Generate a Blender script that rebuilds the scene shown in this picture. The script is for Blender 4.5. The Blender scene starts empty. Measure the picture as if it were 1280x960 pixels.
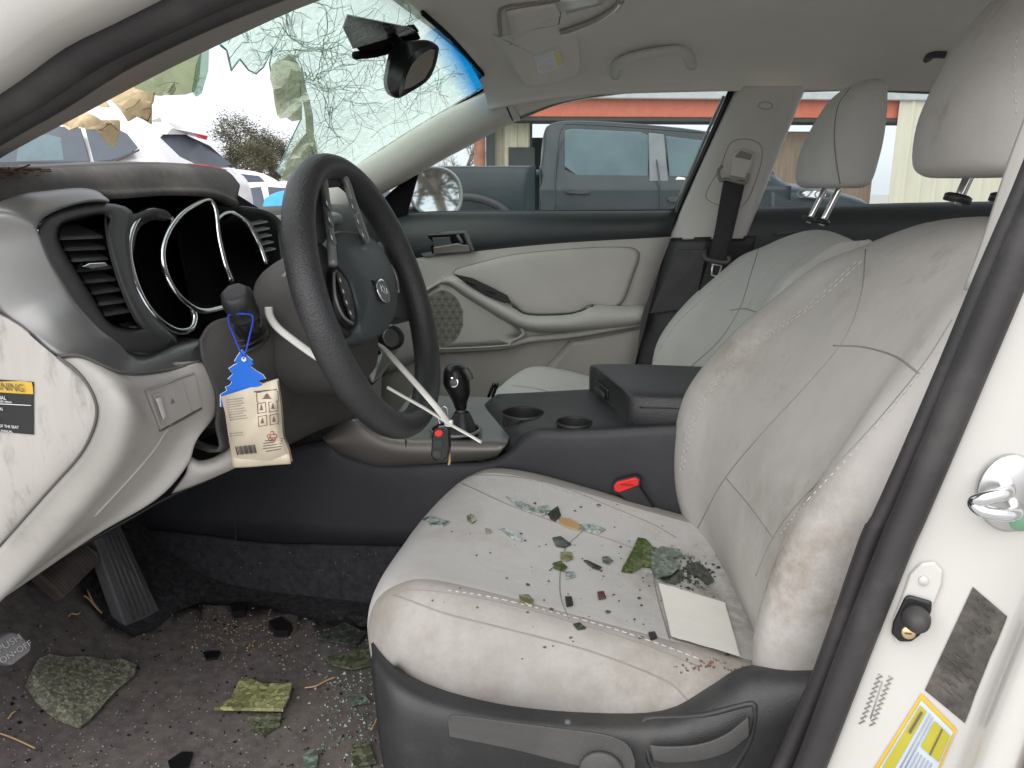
import bpy, math, random
import numpy as np
from mathutils import Vector, Matrix
from mathutils.bvhtree import BVHTree
from mathutils.geometry import tessellate_polygon
random.seed(7)
R = math.radians
V = Vector
scn = bpy.context.scene
col = scn.collection

# ------------------------------------------------------------------ camera
F = 961.0                      # focal length in pixels of the 1280 x 960 photograph
YAW, PIT = R(10), R(14)
CAM = V((0, -1.37, 1.0))
fw = V((-math.sin(YAW)*math.cos(PIT), math.cos(YAW)*math.cos(PIT), -math.sin(PIT)))
rt = V((math.cos(YAW), math.sin(YAW), 0))
up = rt.cross(fw)
cd = bpy.data.cameras.new('camera'); cam = bpy.data.objects.new('camera', cd); col.objects.link(cam)
cd.sensor_fit = 'HORIZONTAL'; cd.angle = 2*math.atan(640/F); cd.clip_start = 0.02; cd.clip_end = 3000
cam.matrix_world = Matrix(((rt.x, up.x, -fw.x, CAM.x), (rt.y, up.y, -fw.y, CAM.y), (rt.z, up.z, -fw.z, CAM.z), (0, 0, 0, 1)))
scn.camera = cam

# ------------------------------------------------------------------ world, sun, exposure (overcast day)
SUN_EL, SUN_AZ = R(48), R(200)     # high, from behind and left of the open door
w = bpy.data.worlds.new('World'); scn.world = w; w.use_nodes = True
nt = w.node_tree; nt.nodes.clear()
sky = nt.nodes.new('ShaderNodeTexSky'); sky.sky_type = 'NISHITA'; sky.sun_disc = False
sky.sun_elevation = SUN_EL; sky.sun_rotation = SUN_AZ; sky.air_density = 1.0; sky.dust_density = 2.0; sky.ozone_density = 1.0
hs = nt.nodes.new('ShaderNodeHueSaturation'); hs.inputs['Saturation'].default_value = 0.22
tc = nt.nodes.new('ShaderNodeTexCoord')
mp = nt.nodes.new('ShaderNodeMapping'); mp.inputs['Scale'].default_value = (1.5, 1.5, 4)
no = nt.nodes.new('ShaderNodeTexNoise'); no.inputs['Scale'].default_value = 2.2; no.inputs['Detail'].default_value = 6
cr_ = nt.nodes.new('ShaderNodeValToRGB')
cr_.color_ramp.elements[0].position = .3; cr_.color_ramp.elements[0].color = (.88, .89, .93, 1)
cr_.color_ramp.elements[1].position = .7; cr_.color_ramp.elements[1].color = (1, 1, 1, 1)
mx = nt.nodes.new('ShaderNodeMix'); mx.data_type = 'RGBA'; mx.blend_type = 'MULTIPLY'; mx.inputs[0].default_value = 1
bg = nt.nodes.new('ShaderNodeBackground'); bg.inputs['Strength'].default_value = 0.085
out = nt.nodes.new('ShaderNodeOutputWorld')
L = nt.links.new
L(tc.outputs['Generated'], mp.inputs['Vector']); L(mp.outputs[0], no.inputs['Vector']); L(no.outputs['Fac'], cr_.inputs['Fac'])
ov = nt.nodes.new('ShaderNodeMix'); ov.data_type = 'RGBA'; ov.inputs[0].default_value = .7; ov.inputs[7].default_value = (6.6, 6.75, 7.1, 1)   # even cloud layer over the sky
L(sky.outputs[0], hs.inputs['Color']); L(hs.outputs[0], ov.inputs[6]); L(ov.outputs[2], mx.inputs[6]); L(cr_.outputs[0], mx.inputs[7])
L(mx.outputs[2], bg.inputs['Color']); L(bg.outputs[0], out.inputs['Surface'])
sd = bpy.data.lights.new('sun', 'SUN'); sd.energy = 1.5; sd.angle = R(90); sd.color = (1, .97, .93)
sun = bpy.data.objects.new('sun', sd); col.objects.link(sun)
sv = V((math.sin(SUN_AZ)*math.cos(SUN_EL), math.cos(SUN_AZ)*math.cos(SUN_EL), math.sin(SUN_EL)))
sun.rotation_euler = sv.to_track_quat('Z', 'Y').to_euler()
scn.view_settings.view_transform = 'Standard'; scn.view_settings.look = 'None'
scn.view_settings.exposure = 1.2; scn.view_settings.gamma = 1; scn.view_settings.use_curve_mapping = False
try:
    scn.cycles.max_bounces = 10; scn.cycles.transparent_max_bounces = 24; scn.cycles.diffuse_bounces = 6
except Exception: pass

# ------------------------------------------------------------------ pixel -> point helpers
def ray(px, py): return fw + rt*((px-640)/F) - up*((py-480)/F)
def P(px, py, Y):
    d = ray(px, py); return CAM + d*((Y-CAM.y)/d.y)
def PX(px, py, X):
    d = ray(px, py); return CAM + d*((X-CAM.x)/d.x)
def PZ(px, py, Z):
    d = ray(px, py); return CAM + d*((Z-CAM.z)/d.z)
def PP(px, py, p0, n):
    d = ray(px, py); n = V(n); return CAM + d*((V(p0)-CAM).dot(n)/d.dot(n))
def PD(px, py, D): return CAM + ray(px, py)*D

# ------------------------------------------------------------------ materials
MATS = {}
def mat(name, colr, rough=.5, metal=0, var=.12, vscale=8, bump=.0, bscale=400, spec=.5, dirt=None, dscale=6, dlo=.55, dhi=.75, coat=0, col2=None, wr=0, stretch=None, streak=None, smax=.5, grime=()):
    m = bpy.data.materials.new(name); m.use_nodes = True; n = m.node_tree.nodes; l = m.node_tree.links.new
    b = n['Principled BSDF']
    b.inputs['Roughness'].default_value = rough; b.inputs['Metallic'].default_value = metal
    b.inputs['Specular IOR Level'].default_value = spec
    if coat: b.inputs['Coat Weight'].default_value = coat; b.inputs['Coat Roughness'].default_value = .08
    t = n.new('ShaderNodeTexCoord'); vec = t.outputs['Object']
    if stretch:
        q = n.new('ShaderNodeMapping'); q.inputs['Scale'].default_value = stretch; l(vec, q.inputs['Vector']); vec = q.outputs[0]
    a = n.new('ShaderNodeTexNoise'); a.inputs['Scale'].default_value = vscale; a.inputs['Detail'].default_value = 7; a.inputs['Roughness'].default_value = .65
    l(vec, a.inputs['Vector'])
    r = n.new('ShaderNodeValToRGB')
    c2 = col2 or tuple(min(1, c*(1+var)) for c in colr); c1 = tuple(c*(1-var) for c in colr) if not col2 else colr
    r.color_ramp.elements[0].position = .35; r.color_ramp.elements[0].color = (*c1, 1)
    r.color_ramp.elements[1].position = .65; r.color_ramp.elements[1].color = (*c2, 1)
    l(a.outputs['Fac'], r.inputs['Fac']); cur = r.outputs[0]
    if dirt:
        d = n.new('ShaderNodeTexNoise'); d.inputs['Scale'].default_value = dscale; d.inputs['Detail'].default_value = 9; d.inputs['Roughness'].default_value = .72
        l(vec, d.inputs['Vector'])
        dr = n.new('ShaderNodeMapRange'); dr.inputs[1].default_value = dlo; dr.inputs[2].default_value = dhi; l(d.outputs['Fac'], dr.inputs[0])
        k = n.new('ShaderNodeMix'); k.data_type = 'RGBA'; l(dr.outputs[0], k.inputs[0]); l(cur, k.inputs[6]); k.inputs[7].default_value = (*dirt, 1); cur = k.outputs[2]
    if streak:
        q3 = n.new('ShaderNodeMapping'); q3.inputs['Scale'].default_value = (1, 1, .12); l(t.outputs['Object'], q3.inputs['Vector'])
        d3 = n.new('ShaderNodeTexNoise'); d3.inputs['Scale'].default_value = 55; d3.inputs['Detail'].default_value = 6; d3.inputs['Roughness'].default_value = .7; l(q3.outputs[0], d3.inputs['Vector'])
        g3 = n.new('ShaderNodeTexNoise'); g3.inputs['Scale'].default_value = 5; g3.inputs['Detail'].default_value = 3; l(t.outputs['Object'], g3.inputs['Vector'])
        r3 = n.new('ShaderNodeMapRange'); r3.inputs[1].default_value = .52; r3.inputs[2].default_value = .75; l(d3.outputs['Fac'], r3.inputs[0])
        r4 = n.new('ShaderNodeMapRange'); r4.inputs[1].default_value = .45; r4.inputs[2].default_value = .65; r4.inputs[4].default_value = smax; l(g3.outputs['Fac'], r4.inputs[0])
        mm3 = n.new('ShaderNodeMath'); mm3.operation = 'MULTIPLY'; l(r3.outputs[0], mm3.inputs[0]); l(r4.outputs[0], mm3.inputs[1])
        k3 = n.new('ShaderNodeMix'); k3.data_type = 'RGBA'; l(mm3.outputs[0], k3.inputs[0]); l(cur, k3.inputs[6]); k3.inputs[7].default_value = (*streak, 1); cur = k3.outputs[2]
    for gc, gr_, gcol, gamt in grime:       # soiled areas with their own place on the thing
        vd = n.new('ShaderNodeVectorMath'); vd.operation = 'DISTANCE'; l(t.outputs['Object'], vd.inputs[0]); vd.inputs[1].default_value = gc
        m5 = n.new('ShaderNodeMapRange'); m5.inputs[1].default_value = gr_; m5.inputs[2].default_value = gr_*.15; l(vd.outputs['Value'], m5.inputs[0])
        n5 = n.new('ShaderNodeTexNoise'); n5.inputs['Scale'].default_value = 22; n5.inputs['Detail'].default_value = 9; n5.inputs['Roughness'].default_value = .75; l(t.outputs['Object'], n5.inputs['Vector'])
        r5 = n.new('ShaderNodeMapRange'); r5.inputs[1].default_value = .38; r5.inputs[2].default_value = .68; r5.inputs[4].default_value = gamt; l(n5.outputs['Fac'], r5.inputs[0])
        x5 = n.new('ShaderNodeMath'); x5.operation = 'MULTIPLY'; l(m5.outputs[0], x5.inputs[0]); l(r5.outputs[0], x5.inputs[1])
        k5 = n.new('ShaderNodeMix'); k5.data_type = 'RGBA'; l(x5.outputs[0], k5.inputs[0]); l(cur, k5.inputs[6]); k5.inputs[7].default_value = (*gcol, 1); cur = k5.outputs[2]
    l(cur, b.inputs['Base Color'])
    rr = n.new('ShaderNodeMapRange'); rr.inputs[3].default_value = max(0, rough-.07); rr.inputs[4].default_value = min(1, rough+.1); l(a.outputs['Fac'], rr.inputs[0]); l(rr.outputs[0], b.inputs['Roughness'])
    if bump:
        e = n.new('ShaderNodeTexNoise'); e.inputs['Scale'].default_value = bscale; e.inputs['Detail'].default_value = 3; l(t.outputs['Object'], e.inputs['Vector'])
        bp = n.new('ShaderNodeBump'); bp.inputs['Strength'].default_value = bump; bp.inputs['Distance'].default_value = .002; l(e.outputs['Fac'], bp.inputs['Height']); l(bp.outputs[0], b.inputs['Normal'])
        if wr:
            q2 = n.new('ShaderNodeMapping'); q2.inputs['Scale'].default_value = (1, 1, .35); l(t.outputs['Object'], q2.inputs['Vector'])
            e2 = n.new('ShaderNodeTexNoise'); e2.inputs['Scale'].default_value = 16; e2.inputs['Detail'].default_value = 4; e2.inputs['Distortion'].default_value = .8; l(q2.outputs[0], e2.inputs['Vector'])
            b2 = n.new('ShaderNodeBump'); b2.inputs['Strength'].default_value = wr; b2.inputs['Distance'].default_value = .012; l(e2.outputs['Fac'], b2.inputs['Height']); l(b2.outputs[0], bp.inputs['Normal'])
    MATS[name] = m; return m
def glassmat(name, tint, gloss=.08, dirtc=None, dirtamt=0, dscale=30, rough=.03, speck=0, tl_mix=.5, fres=.9, web=0):
    m = bpy.data.materials.new(name); m.use_nodes = True; n = m.node_tree.nodes; l = m.node_tree.links.new; n.clear()
    o = n.new('ShaderNodeOutputMaterial'); tr = n.new('ShaderNodeBsdfTransparent'); tr.inputs[0].default_value = (*tint, 1)
    g = n.new('ShaderNodeBsdfGlossy'); g.inputs['Roughness'].default_value = rough
    mxx = n.new('ShaderNodeMixShader'); fr = n.new('ShaderNodeFresnel'); fr.inputs[0].default_value = 1.45
    mu = n.new('ShaderNodeMath'); mu.operation = 'MULTIPLY_ADD'; mu.inputs[1].default_value = fres; mu.inputs[2].default_value = gloss*.2*min(1, fres)
    l(fr.outputs[0], mu.inputs[0]); l(mu.outputs[0], mxx.inputs[0]); l(tr.outputs[0], mxx.inputs[1]); l(g.outputs[0], mxx.inputs[2])
    last = mxx
    if dirtc:
        t = n.new('ShaderNodeTexCoord'); a = n.new('ShaderNodeTexNoise'); a.inputs['Scale'].default_value = dscale; a.inputs['Detail'].default_value = 8; a.inputs['Roughness'].default_value = .75
        l(t.outputs['Object'], a.inputs['Vector'])
        mr = n.new('ShaderNodeMapRange'); mr.inputs[1].default_value = .3; mr.inputs[2].default_value = .8; mr.inputs[3].default_value = dirtamt*.35; mr.inputs[4].default_value = min(1, dirtamt*1.6); l(a.outputs['Fac'], mr.inputs[0])
        fac = mr.outputs[0]
        if speck:
            vz = n.new('ShaderNodeTexVoronoi'); vz.inputs['Scale'].default_value = speck; l(t.outputs['Object'], vz.inputs['Vector'])
            m2 = n.new('ShaderNodeMapRange'); m2.inputs[1].default_value = .12; m2.inputs[2].default_value = .25; m2.inputs[3].default_value = .35; m2.inputs[4].default_value = 0; l(vz.outputs['Distance'], m2.inputs[0])
            ad = n.new('ShaderNodeMath'); ad.operation = 'ADD'; ad.use_clamp = True; l(fac, ad.inputs[0]); l(m2.outputs[0], ad.inputs[1]); fac = ad.outputs[0]
        if web:
            vz = n.new('ShaderNodeTexVoronoi'); vz.feature = 'DISTANCE_TO_EDGE'; vz.inputs['Scale'].default_value = web
            zz_ = n.new('ShaderNodeMix'); zz_.data_type = 'RGBA'; zz_.blend_type = 'ADD'; zz_.inputs[0].default_value = .06; l(t.outputs['Object'], zz_.inputs[6]); l(a.outputs['Color'], zz_.inputs[7]); l(zz_.outputs[2], vz.inputs['Vector'])
            m2 = n.new('ShaderNodeMapRange'); m2.inputs[1].default_value = .0; m2.inputs[2].default_value = .035; m2.inputs[3].default_value = .6; m2.inputs[4].default_value = 0; l(vz.outputs['Distance'], m2.inputs[0])
            ad = n.new('ShaderNodeMath'); ad.operation = 'ADD'; ad.use_clamp = True; l(fac, ad.inputs[0]); l(m2.outputs[0], ad.inputs[1]); fac = ad.outputs[0]
        df = n.new('ShaderNodeBsdfDiffuse'); df.inputs[0].default_value = (*dirtc, 1)
        tl = n.new('ShaderNodeBsdfTranslucent'); tl.inputs[0].default_value = (*dirtc, 1)
        m0 = n.new('ShaderNodeMixShader'); m0.inputs[0].default_value = tl_mix; l(df.outputs[0], m0.inputs[1]); l(tl.outputs[0], m0.inputs[2])
        m3 = n.new('ShaderNodeMixShader'); l(fac, m3.inputs[0]); l(mxx.outputs[0], m3.inputs[1]); l(m0.outputs[0], m3.inputs[2]); last = m3
    l(last.outputs[0], o.inputs[0]); MATS[name] = m; return m

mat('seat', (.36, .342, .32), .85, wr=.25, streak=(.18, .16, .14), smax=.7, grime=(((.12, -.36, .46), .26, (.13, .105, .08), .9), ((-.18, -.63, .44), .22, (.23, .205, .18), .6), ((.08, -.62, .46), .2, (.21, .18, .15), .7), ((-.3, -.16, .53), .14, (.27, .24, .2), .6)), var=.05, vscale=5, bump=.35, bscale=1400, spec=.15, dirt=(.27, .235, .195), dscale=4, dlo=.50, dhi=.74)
mat('seat_b', (.46, .44, .418), .85, wr=.12, streak=(.30, .275, .25), smax=.15, grime=(((.16, -.60, .63), .16, (.21, .165, .115), .85), ((.12, -.18, .78), .14, (.27, .225, .18), .7), ((.17, -.40, .60), .12, (.27, .25, .21), .6)), var=.06, vscale=7, bump=.35, bscale=1400, spec=.15, dirt=(.25, .21, .17), dscale=9, dlo=.58, dhi=.85)
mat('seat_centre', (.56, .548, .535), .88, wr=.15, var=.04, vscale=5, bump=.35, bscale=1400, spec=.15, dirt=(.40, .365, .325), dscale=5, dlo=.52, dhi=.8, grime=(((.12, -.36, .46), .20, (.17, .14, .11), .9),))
mat('seat_clean', (.58, .57, .55), .85, wr=.15, var=.04, vscale=5, bump=.3, bscale=1400, spec=.15, dirt=(.33, .31, .28), dscale=5, dlo=.6, dhi=.9)
mat('seat_side', (.30, .275, .255), .8, var=.05, bump=.2, bscale=1200, spec=.2)
mat('seam', (.26, .24, .225), .9); mat('stitch', (.56, .535, .50), .8)
mat('beige', (.42, .40, .375), .55, var=.04, bump=.12, bscale=900, dirt=(.27, .25, .22), dscale=7, dlo=.6, dhi=.85)
mat('beige_dirty', (.42, .40, .375), .55, var=.05, bump=.12, bscale=900, streak=(.10, .09, .08), smax=.38, dirt=(.16, .15, .135), dscale=11, dlo=.52, dhi=.72, stretch=(2.2, 1, .6))
mat('door_beige', (.50, .485, .455), .6, var=.04, bump=.12, bscale=900)
mat('door_insert', (.52, .49, .46), .8, var=.04, bump=.25, bscale=1200)
mat('door_low', (.36, .34, .31), .65, var=.04, bump=.15, bscale=900)
mat('liner', (.68, .65, .60), .95, var=.04, vscale=3, bump=.3, bscale=1600, spec=.1)
mat('trim_upper', (.56, .54, .505), .6, var=.03, bump=.1, bscale=900)
mat('trim_dark_beige', (.24, .215, .195), .6, var=.05, bump=.1, bscale=900)
mat('dark', (.024, .0245, .026), .45, var=.15, bump=.22, bscale=700, dirt=(.075, .07, .065), dscale=5, dlo=.5, dhi=.85)
mat('dark_soft', (.042, .042, .043), .6, var=.2, bump=.3, bscale=800, dirt=(.11, .10, .09), dscale=4, dlo=.45, dhi=.8)
mat('dash_top', (.095, .09, .086), .8, var=.2, bump=.3, bscale=700, dirt=(.20, .185, .165), dscale=10, dlo=.45, dhi=.75)
mat('door_dark', (.035, .041, .043), .45, var=.1, bump=.18, bscale=800)
mat('column', (.062, .059, .057), .6, var=.12, bump=.25, bscale=800, dirt=(.10, .095, .09), dscale=5, dlo=.5, dhi=.8)
mat('leather', (.034, .035, .037), .38, var=.15, bump=.55, bscale=420, dirt=(.05, .05, .05), dscale=6, dlo=.5, dhi=.8)
mat('black', (.008, .008, .009), .35); mat('black_matt', (.008, .008, .009), .9, spec=.1)
mat('gloss_black', (.006, .006, .007), .12, coat=.5)
mat('rubber', (.028, .026, .027), .55, var=.15, bump=.1, bscale=500, dirt=(.07, .065, .062), dscale=8, dlo=.5, dhi=.8)
mat('satin', (.25, .25, .245), .36, metal=.5, var=.08, vscale=5, dirt=(.30, .22, .19), dscale=6, dlo=.55, dhi=.8)
mat('satin_dark', (.10, .10, .10), .45, metal=.4, var=.1, dirt=(.09, .085, .08), dscale=6, dlo=.5, dhi=.8)
mat('console_trim', (.20, .185, .17), .4, metal=.55, var=.08)
mat('console_top', (.24, .25, .245), .35, metal=.4, var=.08)
mat('chrome', (.75, .76, .77), .10, metal=1, var=.03); mat('steel', (.6, .6, .6), .28, metal=1, var=.08)
mat('paint', (.52, .505, .48), .22, var=.015, coat=.6, dirt=(.62, .58, .53), dscale=5, dlo=.55, dhi=.9)
mat('carpet', (.050, .048, .052), .95, var=.4, vscale=90, bump=.8, bscale=900, spec=.1, dirt=(.085, .075, .07), dscale=60, dlo=.55, dhi=.72)
mat('mat', (.125, .11, .107), .95, var=.25, vscale=60, bump=.8, bscale=1000, spec=.1, dirt=(.17, .145, .12), dscale=9, dlo=.48, dhi=.75)
mat('side_carpet', (.042, .042, .047), .9, var=.3, vscale=70, bump=.5, bscale=900, spec=.15, dirt=(.05, .05, .055), dscale=90, dlo=.6, dhi=.75)
mat('console_side', (.028, .029, .034), .5, var=.15, bump=.15, bscale=900, dirt=(.045, .045, .048), dscale=6, dlo=.5, dhi=.8)
mat('pedal', (.085, .068, .06), .7, var=.25, bump=.3, dirt=(.12, .09, .07), dscale=30, dlo=.5, dhi=.7)
mat('pedal2', (.12, .115, .12), .6, var=.2, bump=.3, dirt=(.12, .11, .10), dscale=30, dlo=.5, dhi=.7)
mat('white_pl', (.78, .76, .71), .4, var=.03); mat('paper', (.82, .81, .75), .9, var=.03, vscale=20, bump=.1, bscale=60)
mat('blue_card', (.006, .13, .60), .6, var=.06, bump=.1); mat('blue_string', (.02, .06, .55), .7)
mat('sachet', (.52, .455, .35), .30, var=.10, vscale=14, bump=.5, bscale=35)
mat('ink', (.10, .09, .085), .7); mat('ink_brown', (.16, .09, .06), .7); mat('ink_grey', (.32, .30, .28), .7)
mat('red', (.75, .03, .025), .35); mat('red_dark', (.35, .02, .02), .3)
mat('yellow', (.58, .38, .04), .5); mat('label_white', (.75, .76, .78), .5); mat('label_black', (.016, .016, .018), .5, var=.3)
mat('label_olive', (.38, .34, .03), .5); mat('label_grey', (.065, .058, .05), .5, var=.5, vscale=40, dirt=(.13, .12, .105), dscale=60, dlo=.5, dhi=.7)
mat('label_blue', (.45, .52, .62), .5); mat('ink_pink', (.6, .35, .35), .6); mat('brass', (.75, .55, .32), .3, metal=.9)
mat('grey_pl', (.30, .30, .29), .45); mat('pad_grey', (.13, .14, .145), .55, bump=.15)
mat('hub', (.042, .050, .053), .42, var=.08, bump=.15, bscale=800)
mat('tan_glass', (.85, .68, .42), .5, var=.15, vscale=40, dirt=(.22, .15, .08), dscale=60, dlo=.62, dhi=.68, bump=.4, bscale=80)
mat('glass_dark', (.035, .04, .035), .2, var=.5, vscale=50, dirt=(.11, .12, .09), dscale=90, dlo=.5, dhi=.65, coat=.4)
def crazed(name, c1, c2, scale, edge=.06, rough=.15):
    m = bpy.data.materials.new(name); m.use_nodes = True; n = m.node_tree.nodes; l = m.node_tree.links.new; b = n['Principled BSDF']
    t = n.new('ShaderNodeTexCoord'); z = n.new('ShaderNodeTexNoise'); z.inputs['Scale'].default_value = scale*.3; z.inputs['Detail'].default_value = 6; l(t.outputs['Object'], z.inputs['Vector'])
    ad = n.new('ShaderNodeMix'); ad.data_type = 'RGBA'; ad.blend_type = 'ADD'; ad.inputs[0].default_value = .012; l(t.outputs['Object'], ad.inputs[6]); l(z.outputs['Color'], ad.inputs[7])
    v = n.new('ShaderNodeTexVoronoi'); v.feature = 'DISTANCE_TO_EDGE'; v.inputs['Scale'].default_value = scale; l(ad.outputs[2], v.inputs['Vector'])
    r = n.new('ShaderNodeMapRange'); r.inputs[1].default_value = 0; r.inputs[2].default_value = edge; l(v.outputs['Distance'], r.inputs[0])
    v2 = n.new('ShaderNodeTexVoronoi'); v2.inputs['Scale'].default_value = scale; l(ad.outputs[2], v2.inputs['Vector'])
    h = n.new('ShaderNodeHueSaturation'); h.inputs['Color'].default_value = (*c1, 1); mr = n.new('ShaderNodeMapRange'); mr.inputs[3].default_value = .45; mr.inputs[4].default_value = 1.45
    sp = n.new('ShaderNodeSeparateColor'); l(v2.outputs['Color'], sp.inputs[0]); l(sp.outputs[0], mr.inputs[0]); l(mr.outputs[0], h.inputs['Value'])
    k = n.new('ShaderNodeMix'); k.data_type = 'RGBA'; l(r.outputs[0], k.inputs[0]); k.inputs[6].default_value = (*c2, 1); l(h.outputs[0], k.inputs[7]); l(k.outputs[2], b.inputs['Base Color'])
    b.inputs['Roughness'].default_value = rough; b.inputs['Coat Weight'].default_value = .6; b.inputs['Coat Roughness'].default_value = .05; b.inputs['Transmission Weight'].default_value = .25
    bp = n.new('ShaderNodeBump'); bp.inputs['Strength'].default_value = .5; bp.inputs['Distance'].default_value = .002; l(mr.outputs[0], bp.inputs['Height']); l(bp.outputs[0], b.inputs['Normal'])
    MATS[name] = m; return m
crazed('leaf', (.12, .17, .04), (.02, .035, .012), 160); crazed('glass_green', (.20, .26, .21), (.06, .09, .07), 150); crazed('glass_yellow', (.36, .37, .17), (.12, .12, .05), 120)
crazed('glass_moss', (.15, .165, .10), (.03, .035, .02), 150); crazed('glass_frost', (.30, .30, .225), (.09, .09, .065), 210, .09, .3); crazed('glass_pale', (.50, .58, .55), (.24, .30, .27), 140)
mat('straw', (.45, .30, .14), .7); mat('crumb', (.30, .28, .25), .6, var=.5, vscale=300)
mat('crack', (.26, .38, .34), .35, var=.5, vscale=30); mat('crack_white', (.62, .72, .69), .3)
mat('skybluefilm', (.1, .45, .8), .3)
glassmat('glass_shield', (.72, .84, .765), .1, (.66, .82, .72), .24, 14, .05, tl_mix=.92, fres=.3, web=38)
glassmat('glass_crack', (.62, .77, .71), .3, (.45, .60, .55), .2, 30, .1, tl_mix=.8); glassmat('glass_crack_white', (.9, .95, .93), .4, (.9, .97, .94), .5, 30, .1, tl_mix=.8)
glassmat('glass_smoky', (.70, .74, .58), .1, (.62, .64, .44), .30, 25, .1, tl_mix=.9)
glassmat('glass_band', (.30, .70, .97), .1, (.05, .45, .9), .05, 2, .05, tl_mix=1, fres=0)
glassmat('glass_side', (.86, .92, .905), .1, (.50, .60, .58), .04, 7, .02, speck=0, fres=.35)
# ------------------------------------------------------------------ object helpers
WT = {}
def link(o, parent=None):
    col.objects.link(o)
    if parent is not None:
        o.parent = parent; o.matrix_parent_inverse = Matrix.Translation(-WT.get(parent.name, V((0, 0, 0))))
    return o
def tag(o, label=None, cat=None, group=None, kind=None):
    if label: o['label'] = label
    if cat: o['category'] = cat
    if group: o['group'] = group
    if kind: o['kind'] = kind
    return o
def thing(name, label, cat, loc=(0, 0, 0), group=None, local=False, rz=0):
    o = bpy.data.objects.new(name, None); o.empty_display_size = .05; o.location = loc; o.rotation_euler = (0, 0, rz); col.objects.link(o)
    WT[o.name] = V((0, 0, 0)) if local else V(loc)
    return tag(o, label, cat, group)
def part_root(name, parent, loc=(0, 0, 0), label=None):
    o = bpy.data.objects.new(name, None); o.empty_display_size = .05; col.objects.link(o); o.parent = parent; o.location = V(loc)-WT[parent.name]; WT[o.name] = V(loc)
    return tag(o, label)
def meshobj(name, verts, faces, m, parent=None, smooth=True, thick=0, bevel=0, sub=0, autos=None):
    me = bpy.data.meshes.new(name); me.from_pydata([tuple(v) for v in verts], [], faces); me.validate(); me.update()
    if smooth: me.polygons.foreach_set('use_smooth', [True]*len(me.polygons))
    mm = MATS[m] if isinstance(m, str) else m
    me.materials.append(mm)
    o = bpy.data.objects.new(name, me); link(o, parent)
    if thick: s = o.modifiers.new('s', 'SOLIDIFY'); s.thickness = abs(thick); s.offset = -1 if thick > 0 else 1
    if bevel:
        b = o.modifiers.new('b', 'BEVEL'); b.width = bevel; b.segments = 3; b.limit_method = 'ANGLE'; b.angle_limit = R(35)
    if sub: s = o.modifiers.new('u', 'SUBSURF'); s.levels = sub; s.render_levels = sub
    return o
def crom(pts, n, closed=False):
    pts = [V(p) for p in pts]; N = len(pts); o = []
    if N < 2 or n <= 1: return pts
    segs = N if closed else N-1
    for i in range(segs):
        if closed: a, b, c, d = pts[(i-1) % N], pts[i], pts[(i+1) % N], pts[(i+2) % N]
        else:
            b, c = pts[i], pts[i+1]
            a = pts[i-1] if i > 0 else b*2-c
            d = pts[i+2] if i+2 < N else c*2-b
        for k in range(n):
            t = k/n
            o.append(.5*((2*b)+(c-a)*t+(2*a-5*b+4*c-d)*t*t+(3*b-a-3*c+d)*t**3))
    if not closed: o.append(pts[-1])
    return o
def grid(rows, nu=4, nv=4, cu=False, cv=False):
    a = [crom(r, nu, cu) for r in rows]
    cols_ = [crom([r[i] for r in a], nv, cv) for i in range(len(a[0]))]
    return [[cols_[i][j] for i in range(len(cols_))] for j in range(len(cols_[0]))]
def gridmesh(G, cu=False, cv=False, cap=False):
    nr, nc = len(G), len(G[0]); vs = [p for r in G for p in r]; fs = []
    for j in range(nr if cv else nr-1):
        for i in range(nc if cu else nc-1):
            a, b = j*nc+i, j*nc+(i+1) % nc; c, d = ((j+1) % nr)*nc+(i+1) % nc, ((j+1) % nr)*nc+i
            fs.append((a, b, c, d))
    if cap: fs.append(tuple(range(nc))[::-1]); fs.append(tuple((nr-1)*nc+i for i in range(nc)))
    return vs, fs
def surf(name, rows, m, parent=None, nu=4, nv=4, thick=0, cu=False, cv=False, cap=False, **k):
    vs, fs = gridmesh(grid(rows, nu, nv, cu, cv), cu, cv, cap); return meshobj(name, vs, fs, m, parent, thick=thick, **k)
def tubemesh(pts, r, seg=8, closed=False, sub=5, ry=None, upv=None):
    n0 = len(pts); p = crom(pts, sub, closed); N = len(p)
    if isinstance(r, (list, tuple)):
        rr = [x.x for x in crom([V((q, 0, 0)) for q in r], sub, closed)]
    else: rr = [r]*N
    G = []; prev = None
    for i in range(N):
        a = p[(i-1) % N] if (closed or i > 0) else p[0]; b = p[(i+1) % N] if (closed or i < N-1) else p[-1]
        t = (b-a); t = t.normalized() if t.length > 1e-9 else V((1, 0, 0))
        if upv is not None: s = t.cross(V(upv))
        elif prev is None: s = t.cross(V((0, 0, 1)) if abs(t.z) < .9 else V((0, 1, 0)))
        else: s = prev - t*prev.dot(t)
        s = s.normalized(); prev = s; q = s.cross(t).normalized()
        k = (ry/r if ry and not isinstance(r, (list, tuple)) else (ry or 1))
        G.append([p[i]+(s*math.cos(2*math.pi*j/seg)+q*(math.sin(2*math.pi*j/seg)*k))*rr[i] for j in range(seg)])
    return gridmesh(G, cu=True, cv=closed, cap=not closed)
def tube(name, pts, r, m, parent=None, seg=8, closed=False, sub=5, ry=None, upv=None, **k):
    vs, fs = tubemesh(pts, r, seg, closed, sub, ry, upv); return meshobj(name, vs, fs, m, parent, **k)
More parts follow.
